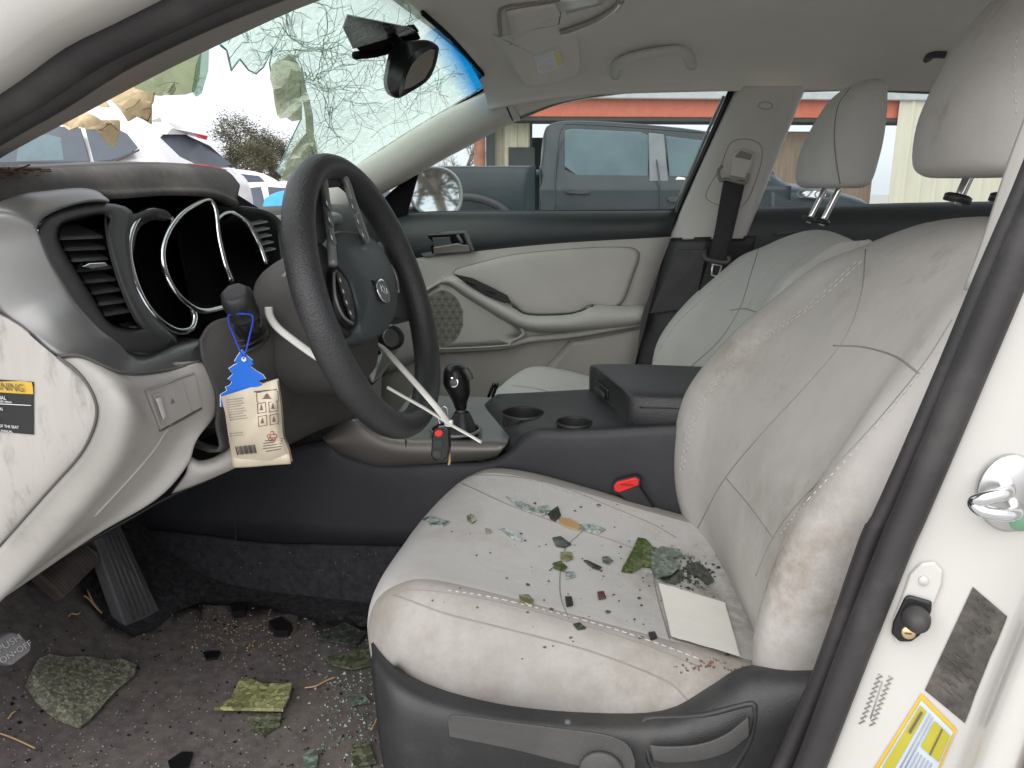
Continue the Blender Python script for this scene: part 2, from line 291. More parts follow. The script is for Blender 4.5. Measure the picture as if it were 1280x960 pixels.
def prism(name, pts, ext, m, parent=None, bevel=.003, smooth=False):
    pts = [V(p) for p in pts]; ext = V(ext); n = len(pts)
    vs = pts+[p+ext for p in pts]; fs = [tuple(range(n)), tuple(range(n, 2*n))[::-1]]+[(i, n+i, n+(i+1) % n, (i+1) % n) for i in range(n)]
    o = meshobj(name, vs, fs, m, parent, smooth=smooth, bevel=bevel)
    import bmesh
    bm = bmesh.new(); bm.from_mesh(o.data); bmesh.ops.recalc_face_normals(bm, faces=bm.faces); bm.to_mesh(o.data); bm.free()
    return o
def boxmesh(c, s, M=None):
    c = V(c); M = M or Matrix.Identity(3)
    vs = [c+M @ V((s[0]/2*i, s[1]/2*j, s[2]/2*k)) for i in (-1, 1) for j in (-1, 1) for k in (-1, 1)]
    return vs, [(0, 1, 3, 2), (4, 6, 7, 5), (0, 4, 5, 1), (2, 3, 7, 6), (0, 2, 6, 4), (1, 5, 7, 3)]
def box(name, c, s, m, parent=None, bevel=.004, M=None, smooth=False):
    vs, fs = boxmesh(c, s, M); return meshobj(name, vs, fs, m, parent, smooth=smooth, bevel=bevel)
def join(parts):
    vs, fs = [], []
    for v, f in parts:
        o = len(vs); vs += list(v); fs += [tuple(i+o for i in q) for q in f]
    return vs, fs
def frame(n, hint=(0, 0, 1)):
    n = V(n).normalized(); x = V(hint).cross(n)
    if x.length < 1e-4: x = V((1, 0, 0)).cross(n)
    x.normalize(); y = n.cross(x); return x, y, n
def lathe(name, c, axis, prof, m, parent=None, seg=24, hint=(0, 0, 1), sx=1, sy=1, sub=1):
    x, y, n = frame(axis, hint); c = V(c); pr = crom([V((a, b, 0)) for a, b in prof], sub)
    G = [[c+n*q.y+(x*math.cos(2*math.pi*j/seg)*sx+y*math.sin(2*math.pi*j/seg)*sy)*q.x for j in range(seg)] for q in pr]
    vs, fs = gridmesh(G, cu=True, cap=True); return meshobj(name, vs, fs, m, parent)
def disc(name, c, n, rx, ry, m, parent=None, th=.002, seg=28, hint=(0, 0, 1)):
    return lathe(name, c, n, [(1, 0), (1, th), (.93, th*1.3)], m, parent, seg, hint, rx, ry)
class Hit:
    def __init__(s, *objs):
        vs, fs = [], []
        for o in objs:
            k = len(vs); vs += [v.co.copy() for v in o.data.vertices]; fs += [tuple(i+k for i in p.vertices) for p in o.data.polygons]
        s.t = BVHTree.FromPolygons(vs, fs)
    def strict(s, px, py): return s.t.ray_cast(CAM, ray(px, py).normalized())[0] is not None
    def __call__(s, px, py, off=0):
        d = ray(px, py).normalized(); l, n, i, q = s.t.ray_cast(CAM, d)
        if l is None:
            best = None
            for k in range(60):
                c = CAM+d*(.35+k*.04); r = s.t.find_nearest(c)
                if r[0] is not None and (best is None or r[3] < best[3]): best = r
            if best is None or best[3] > .35: return None
            l, n = best[0], best[1]
        if n.dot(d) > 0: n = -n
        return l+n*off
    def n(s, px, py):
        d = ray(px, py).normalized(); l, n, i, q = s.t.ray_cast(CAM, d)
        if l is None: return V((0, -1, 0))
        return -n if n.dot(d) > 0 else n
def decal(name, h, poly, m, parent=None, off=.001, th=.0012, bevel=0, nsub=1):
    pts = [h(x, y, off+th) for x, y in poly]; pts = [p for p in pts if p]
    cx = sum(p[0] for p in poly)/len(poly); cy = sum(p[1] for p in poly)/len(poly)
    return prism(name, pts, -h.n(cx, cy)*th, m, parent, bevel=bevel)
def qdecal(name, h, q, m, parent=None, off=.0015, nx=8, ny=8, thick=0, wob=0):
    G = []
    for j in range(ny+1):
        r = []
        for i in range(nx+1):
            s, t = i/nx, j/ny
            x = (q[0][0]*(1-s)+q[1][0]*s)*(1-t)+(q[3][0]*(1-s)+q[2][0]*s)*t; y = (q[0][1]*(1-s)+q[1][1]*s)*(1-t)+(q[3][1]*(1-s)+q[2][1]*s)*t
            p = h(x, y, off+(wob*random.random() if wob else 0))
            if p is None: p = r[-1] if r else G[-1][i]
            r.append(p)
        G.append(r)
    vs, fs = gridmesh(G); return meshobj(name, vs, fs, m, parent, thick=thick if thick >= .002 else 0)
def seam(name, h, px, m, parent, r=.0013, off=0, sub=6, dash=None):
    path = crom([V((a, b, 0)) for a, b in px], sub); pts = [h(p.x, p.y, off) for p in path]; pts = [p for p in pts if p]
    if len(pts) < 2: return None
    if dash is None: return tube(name, pts, r, m, parent, seg=6, sub=2)
    dense = crom(pts, 4); acc = 0; segs = []; cur = [dense[0]]; on = True
    for a, b in zip(dense, dense[1:]):
        acc += (b-a).length
        if on: cur.append(b)
        if acc > (dash if on else dash*.7):
            if on and len(cur) > 1: segs.append(tubemesh([cur[0], cur[-1]], r, 4, False, 1))
            on = not on; acc = 0; cur = [b]
    if not segs: return None
    vs, fs = join(segs); return meshobj(name, vs, fs, m, parent)
def textmesh(s, c, xdir, ydir, size, squash=1):
    cu = bpy.data.curves.new('t', 'FONT'); cu.body = s; cu.size = 1; cu.align_x = 'CENTER'; cu.align_y = 'CENTER'; cu.resolution_u = 3
    o = bpy.data.objects.new('t', cu); col.objects.link(o); dg = bpy.context.evaluated_depsgraph_get(); dg.update()
    me = bpy.data.meshes.new_from_object(o.evaluated_get(dg)); vs = [v.co.copy() for v in me.vertices]; fs = [tuple(p.vertices) for p in me.polygons]
    bpy.data.objects.remove(o); bpy.data.curves.remove(cu); bpy.data.meshes.remove(me)
    x, y = V(xdir).normalized()*size*squash, V(ydir).normalized()*size
    return [V(c)+x*v.x+y*v.y for v in vs], fs
def text(name, s, c, xdir, ydir, size, m, parent, squash=1, th=.0003):
    vs, fs = textmesh(s, c, xdir, ydir, size, squash); return meshobj(name, vs, fs, m, parent, smooth=False)
def ptext(name, s, h, px, py, dx, dy, size, m, parent, off=.0022, squash=1):
    """text lying on a surface: baseline direction (dx, dy) in pixels"""
    c = h(px, py, off); k = 6/math.hypot(dx, dy)
    a = h(px+dx*k, py+dy*k, off) or c; b = h(px+dy*k, py-dx*k, off) or c
    X = (a-c).normalized(); Y = (b-c); Y = (Y-X*Y.dot(X)).normalized()
    return text(name, s, c, X, Y, size, m, parent, squash)
# ================================================================== SEDAN BODY (the car whose open door we look through)
body = thing('sedan_body', 'white sedan body shell with the open door frame, pillars, roof lining and floor', 'car body', (0, 0, 0))

# headliner
rows = []
for X, dz, e in [(-.41, -.035, .615), (-.30, -.015, .635), (-.15, .0, .655), (.1, .004, .665), (.4, .0, .665), (.7, -.012, .655), (1.0, -.045, .63), (1.25, -.12, .60)]:
    r = []
    for y, z in [(-1, 1.235), (-.985, 1.262), (-.92, 1.295), (-.75, 1.328), (-.4, 1.348), (0, 1.353), (.4, 1.348), (.75, 1.326), (.92, 1.292), (.985, 1.256), (1.0, 1.236)]:
        sag = .04*max(0, y)**2*max(0, -X)/.41*0
        r.append(V((X-(.04*(1-y*y) if X < -.35 else .02*(1-y*y) if X < -.25 else 0), y*e, z+dz+(.012 if X < -.35 and abs(y) < .9 else 0))))
    rows.append(r)
liner = surf('headliner', rows, 'liner', body, 4, 4, thick=-.012)
hl = Hit(liner)
# outer roof skin, rear deck, far side bits: close the cabin so the light comes only through the openings
rr = [[V((p.x, p.y*1.09, p.z+.055)) for p in r] for r in rows]
surf('roof_panel', rr, 'paint', body, 2, 2, thick=.004)
surf('rear_bulkhead', [[V((1.22, y, .25)), V((1.22, y, .6)), V((1.15, y, .95)), V((1.5, y, .98))] for y in (-.68, 0, .68)], 'dark_soft', body, 3, 3, thick=.02)
surf('rear_seat', [[V((x, y, z)) for x, z in ((.62, .26), (.62, .42), (.66, .5), (.9, .5), (.98, .52), (1.05, .7), (1.14, .92), (1.2, .94))] for y in (-.62, -.3, 0, .3, .62)], 'seat_clean', body, 3, 3, thick=.04)
surf('rear_quarter_panel', [[V((x, -.78, .12)), V((x, -.80, .5)), V((x, -.79, .9)), V((x, -.76, .97))] for x in (.42, .8, 1.3, 1.8)], 'paint', body, 2, 3, thick=.03)
# floor pan, firewall and rocker
surf('carpet', [[V((x, y, z)) for x, z in ((1.2, .255), (.5, .255), (0, .255), (-.5, .256), (-.72, .262), (-.82, .285), (-.93, .36), (-1.03, .47), (-1.08, .65), (-1.08, .9))] for y in (-.76, -.6, -.4, -.2, .2, .74)], 'carpet', body, 4, 2, thick=.01)
carpet = bpy.data.objects['carpet']; hc = Hit(carpet)
surf('hood', [[V((-1.16, y, .90)), V((-1.5, y, .93-.06*abs(y))), V((-1.9, y, .86-.08*abs(y))), V((-2.25, y, .74))] for y in (-.78, -.4, 0, .4, .78)], 'paint', body, 3, 3, thick=.01)
box('rocker_sill', (-.25, -.765, .24), (1.25, .11, .10), 'paint', body, .02)
box('sill_scuff_plate', (-.25, -.755, .297), (1.0, .07, .012), 'dark', body, .004)
surf('cowl_side_panel', [[V((-.80, -.70, .26)), V((-.86, -.70, .45)), V((-.9, -.71, .6))], [V((-1.05, -.71, .28)), V((-1.06, -.71, .45)), V((-1.08, -.71, .7))]], 'dark_soft', body, 3, 3, thick=.01)

surf('front_jamb', [[V((-.80, -.80, 1.03)), V((-.84, -.81, .8)), V((-.84, -.81, .5)), V((-.78, -.80, .25))], [V((-.90, -.76, 1.0)), V((-.92, -.77, .8)), V((-.92, -.77, .5)), V((-.88, -.77, .25))], [V((-.98, -.80, .98)), V((-1.0, -.82, .8)), V((-1.0, -.82, .5)), V((-1.0, -.80, .25))]], 'paint', body, 3, 3, thick=.004)
# ---- near A pillar: cream painted frame, rubber seal, inner trim
A_w = [(-160, 205), (0, 106), (62, 59), (125, 27), (181, -2), (330, -75)]
A_b = [(-160, 282), (0, 172), (94, 120), (188, 62), (328, 0), (500, -60)]
A_g = [(-160, 292), (0, 192), (62, 159), (156, 108), (250, 61), (384, 0), (560, -60)]
def tolen(pl, n):
    p = crom([V((a, b, 0)) for a, b in pl], 10); L_ = [0]
    for a, b in zip(p, p[1:]): L_.append(L_[-1]+(b-a).length)
    o = []
    for k in range(n):
        t = L_[-1]*k/(n-1); j = max(i for i in range(len(L_)) if L_[i] <= t+1e-9); j = min(j, len(p)-2)
        s = (t-L_[j])/max(1e-9, L_[j+1]-L_[j]); q = p[j].lerp(p[j+1], s); o.append((q.x, q.y))
    return o
aw, ab, ag = tolen(A_w, 9), tolen(A_b, 9), tolen(A_g, 9)
surf('a_pillar_frame', [[P(x-110, y-70, -.83) for x, y in aw], [P(x-45, y-32, -.82) for x, y in aw], [P(x-12, y-8, -.80) for x, y in aw], [P(x+8, y+6, -.765) for x, y in aw]], 'paint', body, 3, 4, thick=.006)
mid = [((a[0]*.62+b[0]*.38), (a[1]*.62+b[1]*.38)) for a, b in zip(aw, ab)]
mid2 = [((a[0]*.22+b[0]*.78), (a[1]*.22+b[1]*.78)) for a, b in zip(aw, ab)]
def span(a, b): return math.hypot(a[0]-b[0], a[1]-b[1])
tube('door_seal', [P(x, y, -.765) for x, y in mid], .0165, 'rubber', body, 14, sub=4)
tube('door_seal', [P(x, y, -.735) for x, y in mid2], .0135, 'rubber', body, 12, sub=4)
surf('a_pillar_trim', [[P(x-6, y-5, -.705) for x, y in ab], [P(x+2, y+1, -.69) for x, y in ab], [P((b[0]+g[0])/2, (b[1]+g[1])/2, -.665) for b, g in zip(ab, ag)], [P(x, y, -.61) for x, y in ag], [P(x-4, y-2, -.60)+V((-.03, .02, 0)) for x, y in ag]], 'trim_dark_beige', body, 3, 4, thick=.004)
# roof rail above the opening (out of frame, joins the pillars)
tube('door_seal', [P(*mid[-1], -.765), V((-.05, -.69, 1.255)), V((.16, -.69, 1.265)), V((.30, -.69, 1.22)), P(1400, 60, -.755), P(1345, 170, -.758)], .0165, 'rubber', body, 12, sub=5)
tube('roof_rail', [P(260, -75, -.80), V((-.1, -.70, 1.29)), V((.15, -.70, 1.30)), V((.42, -.71, 1.26))], .035, 'paint', body, 12, sub=5)

# ---- near B pillar
Bl = [(1300, 160), (1268, 240), (1222, 345), (1174, 460), (1132, 556), (1092, 645), (1077, 672), (1020, 835), (963, 962), (905, 1090)]
Br = [(1352, 160), (1322, 235), (1273, 348), (1226, 460), (1188, 553), (1151, 642), (1131, 690), (1078, 820), (1026, 962), (972, 1090)]
def mixp(a, b, t): return [(p[0]*(1-t)+q[0]*t, p[1]*(1-t)+q[1]*t) for p, q in zip(a, b)]
surf('b_pillar_seal_base', [[P(x-3, y, -.705) for x, y in Bl], [P(x, y, -.722) for x, y in mixp(Bl, Br, .15)], [P(x, y, -.715) for x, y in mixp(Bl, Br, .42)], [P(x, y, -.735) for x, y in mixp(Bl, Br, .5)], [P(x, y, -.750) for x, y in mixp(Bl, Br, .75)], [P(x, y, -.752) for x, y in mixp(Bl, Br, 1.02)]], 'rubber', body, 3, 4, thick=.004)
tube('door_seal', [P(x, y, -.722) for x, y in mixp(Bl, Br, .22)], .0085, 'rubber', body, 10, sub=4)
tube('door_seal', [P(x, y, -.758) for x, y in mixp(Bl, Br, .76)], .0125, 'rubber', body, 12, sub=4)
# light inner trim strip beside the head rest
T0 = [(1300, 95), (1262, 195), (1227, 300), (1204, 362)]; T1 = [(1330, 95), (1298, 180), (1250, 298), (1215, 362)]
surf('b_pillar_trim', [[P(x, y, -.665) for x, y in T0], [P(x, y, -.685) for x, y in mixp(T0, T1, .5)], [P(x+4, y, -.70) for x, y in T1]], 'trim_upper', body, 4, 4, thick=.004)
# painted jamb
Jr = [(x+dx, y+dy) for (x, y), (dx, dy) in zip(Br, [(150, 60)]*10)]
J = [[P(x-6, y, -.748) for x, y in Br], [P(x+6, y+2, -.757) for x, y in Br], [P(x+45, y+16, -.764) for x, y in Br], [P(x+105, y+38, -.775) for x, y in Br], [P(x+150, y+54, -.785) for x, y in Br], [P(x+172, y+62, -.815) for x, y in Br], [P(x+205, y+76, -.825) for x, y in Br], [P(x+218, y+82, -.815) for x, y in Br], [P(x+240, y+90, -.76) for x, y in Br]]
jamb = surf('b_pillar_jamb', J, 'paint', body, 4, 4, thick=.004); hj = Hit(jamb)
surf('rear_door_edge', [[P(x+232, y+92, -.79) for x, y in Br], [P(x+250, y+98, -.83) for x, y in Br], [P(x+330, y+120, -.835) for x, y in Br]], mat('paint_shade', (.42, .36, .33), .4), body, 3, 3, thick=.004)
# embossed pad, switch plate, button, screw
def ell(cx, cy, rx, ry, ang=0, n=20):
    a = R(ang); return [(cx+rx*math.cos(t)*math.cos(a)-ry*math.sin(t)*math.sin(a), cy+rx*math.cos(t)*math.sin(a)+ry*math.sin(t)*math.cos(a)) for t in [2*math.pi*k/n for k in range(n)]]
o = decal('switch_pad', hj, [(1128, 742), (1137, 716), (1151, 702), (1168, 700), (1179, 712), (1177, 730), (1168, 752), (1154, 786), (1143, 800), (1120, 802), (1113, 790), (1116, 772)], 'paint', body, 0, .004, bevel=.0035)
hp = Hit(o, jamb)
disc('emboss_ring', hj(1154, 723, .004), hj.n(1154, 723), .0035, .004, 'paint', body, .0015)
sw = decal('door_switch', hp, [(1131, 744), (1137, 742), (1165, 750), (1164, 762), (1157, 780), (1150, 792), (1139, 800), (1124, 800), (1114, 790), (1116, 776)], 'black', body, .0005, .004, bevel=.002)
tag(sw, 'black door light switch')
c = hp(1144, 768, .004); n = V((-.15, -1, .1))
lathe('plunger', c, n, [(.0105, 0), (.0105, .006), (.009, .012), (.0065, .017), (.003, .019)], 'rubber', sw, 20)
lathe('screw', hp(1135, 787, .004), n, [(.0055, 0), (.0055, .002), (.0045, .003)], 'brass', sw, 16)
box('screw_slot', hp(1135, 787, .0075), (.005, .0008, .001), 'ink_brown', sw, 0)
# striker
c = hj(1262, 615); n = V((-.1, -1, .05)); sk = disc('striker_plate', c, n, .023, .03, 'steel', body, .004)
tube('striker_loop', [c+V((-.004, 0, .008)), c+V((-.012, -.022, .008)), c+V((-.026, -.026, .004)), c+V((-.032, -.022, -.002)), c+V((-.026, -.026, -.007)), c+V((-.006, -.024, -.008)), c+V((.004, 0, -.008))], .0052, 'chrome', sk, 10, sub=6)
disc('striker_bolt', c+V((.008, -.004, -.020)), n, .008, .008, mat('bolt_green', (.16, .32, .2), .4), sk, .003)
# stickers on the jamb
s1 = qdecal('tyre_sticker', hj, [(1216, 733), (1259, 770), (1206, 903), (1156, 862)], 'label_grey', body, .0012)
tag(s1, 'dark worn data sticker')
hs1 = Hit(s1)
parts = []
for k in range(26):
    t = random.random(); s0 = random.random()*.5; s1_ = s0+.15+random.random()*.35
    e = lambda s, t: ((1216*(1-s)+1259*s)*(1-t)+(1156*(1-s)+1206*s)*t, (733*(1-s)+770*s)*(1-t)+(862*(1-s)+903*s)*t)
    a, b = hs1(*e(s0, t), .0012), hs1(*e(min(.95, s1_), t), .0012)
    if a and b: parts.append(tubemesh([a, b], .0004, 4, False, 1))
vs, fs = join(parts); meshobj('print', vs, fs, mat('ink_faint', (.085, .075, .068), .7), s1)
s2 = qdecal('airbag_sticker', hj, [(1152, 866), (1196, 911), (1150, 1020), (1083, 975)], 'yellow', body, .0012)
hs2 = Hit(s2)
def q2(s, t): return ((1152*(1-s)+1196*s)*(1-t)+(1083*(1-s)+1150*s)*t, (866*(1-s)+911*s)*(1-t)+(975*(1-s)+1020*s)*t)
def sub2(name, a, b, c_, d, m): return qdecal(name, hs2, [q2(a, c_), q2(b, c_), q2(b, d), q2(a, d)], m, s2, {'field': .0010, 'header': .0020, 'pictogram': .0022}.get(name, .0032), 4, 4, .0002)
# layout follows the sticker: olive header strip at its left edge, pale text field, olive pictogram
sub2('field', .07, .95, .05, .97, 'label_blue')
sub2('header', .10, .28, .09, .80, 'label_olive'); hh = Hit(s2)
parts = []
for k in range(7):
    a = .36+.075*k; t0 = .08+random.random()*.04; t1 = .75+random.random()*.15
    if a > .50: t0 = .46
    p, q = hs2(*q2(a, t0), .0020), hs2(*q2(a, t1), .0020)
    if p and q: parts.append(tubemesh([p, q], .0005, 4, False, 1))
vs, fs = join(parts); meshobj('print', vs, fs, 'ink_grey', s2)
pic = sub2('pictogram', .50, .92, .10, .40, 'label_olive')
sub2('pictogram_bar', .69, .72, .10, .40, 'ink')
qdecal('header_text', hs2, [q2(.16, .12), q2(.21, .12), q2(.21, .36), q2(.16, .36)], 'ink', s2, .0034, 3, 3, .0002)
disc('seal_mark', hs2(*q2(.25, .86), .0015), hs2.n(*q2(.25, .86)), .008, .008, 'ink_grey', s2, .0006)
# zig-zag stamped marks
parts = []
for sx in (0, 13):
    zz = []
    for k in range(21):
        x = 1101+sx-24*k/20*1.0+(3.2 if k % 2 else -3.2); y = 842+62*k/20+(sx*.2)
        zz.append(hj(x, y, .0006))
    parts.append(tubemesh(zz, .0007, 4, False, 1))
parts.append(tubemesh([hj(1103, 852, .0005), hj(1088, 898, .0005)], .0006, 4, False, 1))
vs, fs = join(parts); meshobj('stamped_mark', vs, fs, 'ink_grey', body)

# ---- far side of the shell: A pillar trim, B pillar, sill
U = [(622, 98), (615, 103), (570, 131), (519, 161), (475, 189), (431, 216), (395, 240)]; Dn = [(650, 149), (641, 152), (596, 175), (550, 200), (505, 226), (462, 250), (425, 275)]
surf('a_pillar_trim', [[P(x, y-1, .645)+V((0, .03, 0)) for x, y in U], [P(x, y, .625) for x, y in U], [P(x, y, .615) for x, y in mixp(U, Dn, .35)], [P(x, y, .63) for x, y in mixp(U, Dn, .75)], [P(x, y, .665) for x, y in Dn], [P(x, y+2, .70) for x, y in Dn]], 'trim_upper', body, 4, 4, thick=.004)
tube('trim_joint', [P(615, 102, .61), P(628, 122, .605), P(641, 151, .65)], .0018, 'black', body, 6)
# B pillar upper trim, far side
Lb = [(921, 108), (915, 120), (895, 165), (870, 222), (843, 285), (838, 299)]; Rb = [(1006, 108), (1002, 118), (985, 160), (960, 222), (936, 285), (930, 299)]
bp = surf('b_pillar_trim', [[P(x-2, y, .70) for x, y in Lb], [P(x+3, y, .665) for x, y in Lb], [P(x, y, .635) for x, y in mixp(Lb, Rb, .25)], [P(x, y, .63) for x, y in mixp(Lb, Rb, .7)], [P(x-2, y, .65) for x, y in Rb], [P(x+2, y, .69) for x, y in Rb]], 'trim_upper', body, 4, 4, thick=.004)
hbp = Hit(bp)
Ld = [(843, 297), (832, 340), (815, 400), (798, 460), (785, 510)]; Rd = [(942, 295), (930, 340), (915, 400), (900, 460), (890, 510)]
surf('b_pillar_lower_trim', [[P(x-6, y, .70) for x, y in Ld], [P(x, y, .655) for x, y in Ld], [P(x, y, .635) for x, y in mixp(Ld, Rd, .22)], [P(x, y, .625) for x, y in mixp(Ld, Rd, .4)], [P(x, y, .64) for x, y in mixp(Ld, Rd, .6)], [P(x, y, .66) for x, y in Rd], [P(x+8, y, .72) for x, y in Rd]], 'dark', body, 4, 4, thick=.004)
tube('pillar_joint', [P(838, 299, .655), P(885, 300, .625), P(932, 299, .645)], .002, 'black', body, 6)
prism('pillar_recess_panel', [P(848, 312, .632), P(884, 312, .62), P(868, 385, .625), P(812, 392, .632)], (0, -.004, 0), 'dark_soft', body, .004)
tube('airbag_mark', [hbp(*p, .0004) for p in ell(957, 132, 9, 4.5, 3)], .0008, 'trim_dark_beige', body, 5, closed=True, sub=2)
tube('belt_cover_line', [hbp(*p, .0003) for p in [(911, 182), (925, 174), (945, 177), (953, 190), (946, 222), (930, 256), (905, 258), (885, 250), (884, 238), (900, 210)]], .0009, 'trim_dark_beige', body, 5, closed=True, sub=4)
# door seal between far door and B pillar
tube('door_seal', [P(914, 113, .675), P(880, 190, .69), P(846, 266, .70), P(826, 345, .70), P(797, 460, .70), P(785, 520, .70)], .007, 'black', body, 8, sub=4)
# ================================================================== FAR FRONT DOOR
door = part_root('front_door', body, P(660, 500, .70), 'closed passenger door with beige trim, speaker grille and black top rail')
YD = .70
# base shell: rows top to bottom; lower panel
topE = [(478, 281), (520, 269), (620, 267), (740, 266), (846, 265)]
botE = [(478, 328), (505, 324), (589, 314), (699, 303), (838, 295)]
upper = surf('upper_rail', [[P(x, y-1, .735) for x, y in topE], [P(x, y+1, .70) for x, y in topE], [P(x, y, .675) for x, y in mixp(topE, botE, .35)], [P(x, y, .672) for x, y in mixp(topE, botE, .8)], [P(x, y, .685) for x, y in botE], [P(x, y+2, .70) for x, y in botE]], 'door_dark', door, 5, 4, thick=.004)
hu = Hit(upper)
tube('window_weatherstrip', [P(x, y-2, .715) for x, y in topE], .004, 'black', door, 8, sub=4)
midE = [(478, 470), (546, 440), (632, 433), (680, 425), (800, 402)]
panel = surf('door_panel', [[P(x, y+1, .69) for x, y in botE], [P(x, y+4, .684) for x, y in botE], [P(x, y, .69) for x, y in mixp(botE, midE, .5)], [P(x, y, .69) for x, y in midE]], 'door_beige', door, 5, 4, thick=.004)
lowE = [(470, 640), (540, 640), (630, 640), (690, 640), (760, 640)]
lower = surf('lower_panel', [[P(x, y-4, .70) for x, y in midE], [P(x, y+2, .70) for x, y in midE], [P(x, y, .69) for x, y in mixp(midE, lowE, .4)], [P(x, y, .68) for x, y in lowE]], 'door_low', door, 5, 4, thick=.004)
hd = Hit(panel, lower)
surf('map_pocket', [[P(712, 425, .685), P(690, 450, .685), P(665, 480, .685), P(640, 540, .685)], [P(718, 427, .665), P(697, 452, .663), P(676, 480, .66), P(652, 540, .66)], [P(730, 426, .665), P(712, 453, .663), P(696, 482, .66), P(680, 540, .66)], [P(800, 412, .665), P(795, 450, .663), P(785, 490, .66), P(770, 560, .66)]], 'door_low', door, 4, 4, thick=.01)
# padded insert
ins = [(566, 341), (605, 327), (652, 317), (730, 310), (781, 309), (796, 313), (799, 321), (792, 342), (774, 382), (740, 381), (725, 389), (705, 392), (660, 392), (640, 380), (610, 362)]
cx, cy = 700, 352
def ringp(s, Y): return [P(cx+(x-cx)*s, cy+(y-cy)*s, Y) for x, y in ins]
surf('fabric_insert', [ringp(1.0, .684), ringp(.985, .677), ringp(.93, .672), ringp(.6, .670), ringp(.3, .670)], 'door_insert', door, 4, 2, cu=True, cap=True)
tube('insert_piping', ringp(1.0, .681), .0016, 'seam', door, 6, closed=True, sub=4)
# sweeping arm rest
a0 = [(553, 350), (566, 345), (585, 352), (612, 369), (640, 384), (660, 394), (705, 394), (728, 389), (742, 383), (775, 384), (806, 383)]
a1 = [(552, 354), (562, 355), (580, 367), (608, 384), (634, 399), (662, 410), (705, 411), (730, 409), (745, 408), (775, 405), (800, 402)]
tA = lambda i: [.034, .026, .014, .006][i] if i < 4 else 0
surf('arm_rest', [[P(x, y, .686) for x, y in a0], [P(x, y+1, .655+tA(i)) for i, (x, y) in enumerate(a0)], [P(x, y, .632+tA(i)) for i, (x, y) in enumerate(mixp(a0, a1, .35))], [P(x, y, .630+tA(i)) for i, (x, y) in enumerate(mixp(a0, a1, .75))], [P(x, y, .648+tA(i)) for i, (x, y) in enumerate(a1)], [P(x, y+3, .69) for x, y in a1]], 'door_beige', door, 4, 4, thick=.004)
tube('arm_rest_shadow_gap', [P(x, y-1, .652) for x, y in a0[4:9]], .0028, 'dark', door, 6, sub=4)
# speaker pod with rim
sp = [(522, 378), (551, 353), (563, 354), (650, 409), (637, 427), (628, 432), (546, 436), (524, 434)]
c2x, c2y = 580, 402
def ring2(s, Y): return [P(c2x+(x-c2x)*s, c2y+(y-c2y)*s, Y) for x, y in sp]
surf('speaker_rim', [ring2(1.06, .69), ring2(1.05, .668), ring2(1.0, .664), ring2(.975, .672)], 'door_beige', door, 4, 3, cu=True)
spk = surf('speaker_panel', [ring2(.98, .672), ring2(.5, .671), ring2(.3, .671)], 'door_beige', door, 4, 2, cu=True, cap=True)
hsp = Hit(spk)
gr = [hsp(*p, .0006) for p in ell(553, 398, 26, 35, 0, 32)]
g = prism('speaker_grille', gr, (0, .0004, 0), mat('grille', (.25, .235, .205), .7), door, 0)
parts = []
for iy in range(-5, 6):
    for ix in range(-4, 5):
        x = 553+(ix+(iy % 2)*.5)*9.2; y = 398+iy*8
        if ((x-553)/25)**2+((y-398)/34)**2 > 1 or x < 528: continue
        for qx, qy in ell(x, y, 3.6, 3.6, 0, 6)+[(x, y)]+ell(x, y, 1.7, 1.7, 30, 6):
            p = P(qx, qy, .6695); pts = [p+V((math.cos(k*math.pi/3)*.0017, 0, math.sin(k*math.pi/3)*.0017)) for k in range(6)]; parts.append((pts, [tuple(range(6))]))
vs, fs = join(parts); tag(meshobj('grille_holes', vs, fs, mat('hole', (.10, .095, .085), .9), door, smooth=False), kind='stuff')
rim0 = [(528, 439), (560, 438), (600, 436), (632, 433), (650, 428), (672, 424), (720, 419), (800, 405)]
tube('lower_rim', [P(x, y-1, .682) for x, y in rim0], .009, 'door_beige', door, 8, sub=4)
# switch pod
sw = [(566, 342), (590, 347), (617, 360), (634, 369), (638, 377), (630, 378), (605, 368), (585, 356)]
so = prism('window_switch_panel', [P(x, y, .63) for x, y in sw], (0, .012, -.004), 'dark', door, .002)
for a in ((588, 354), (613, 365)):
    prism('switch', [P(a[0]-7, a[1]-4, .627), P(a[0]+6, a[1]+1, .627), P(a[0]+8, a[1]+4, .627), P(a[0]-4, a[1], .627)], (0, .008, 0), 'gloss_black', door, .001)
# inner handle
bz = prism('handle_bezel', [P(517, 291, .671), P(582, 288, .666), P(587, 295, .666), P(593, 313, .668), P(588, 316, .668), P(530, 322, .672), P(526, 318, .672)], (0, .008, 0), 'pad_grey', door, .003)
prism('handle_recess', [P(534, 293, .667), P(580, 291, .664), P(588, 314, .665), P(540, 317, .668)], (0, .006, 0), 'gloss_black', door, .002)
prism('handle_lever', [P(541, 309, .658), P(572, 304, .656), P(586, 307, .656), P(588, 315, .656), P(542, 318, .66)], (0, .007, 0), 'console_trim', door, .003)
prism('handle_cup', [P(540, 297, .663), P(562, 296, .662), P(565, 306, .662), P(542, 309, .663)], (0, .004, 0), 'hub', door, .002)
tube('lock_button', [P(572, 294, .66), P(576, 300, .655), P(578, 304, .655)], .005, 'satin_dark', door, 8)
# roof lining wraps down to the window top
wt = [(628, 158), (645, 150), (672, 139), (700, 130), (760, 119), (830, 112), (908, 110), (1000, 110), (1080, 111), (1160, 114), (1320, 119)]
surf('roof_side_trim', [[P(x, y+1, .715) for x, y in wt], [P(x, y-1, .69) for x, y in wt], [P(x+2, y-9, .665) for x, y in wt], [P(x+4, y-24, .645) for x, y in wt], [P(x+6, y-46, .60) for x, y in wt]], 'liner', body, 4, 4, thick=.004)
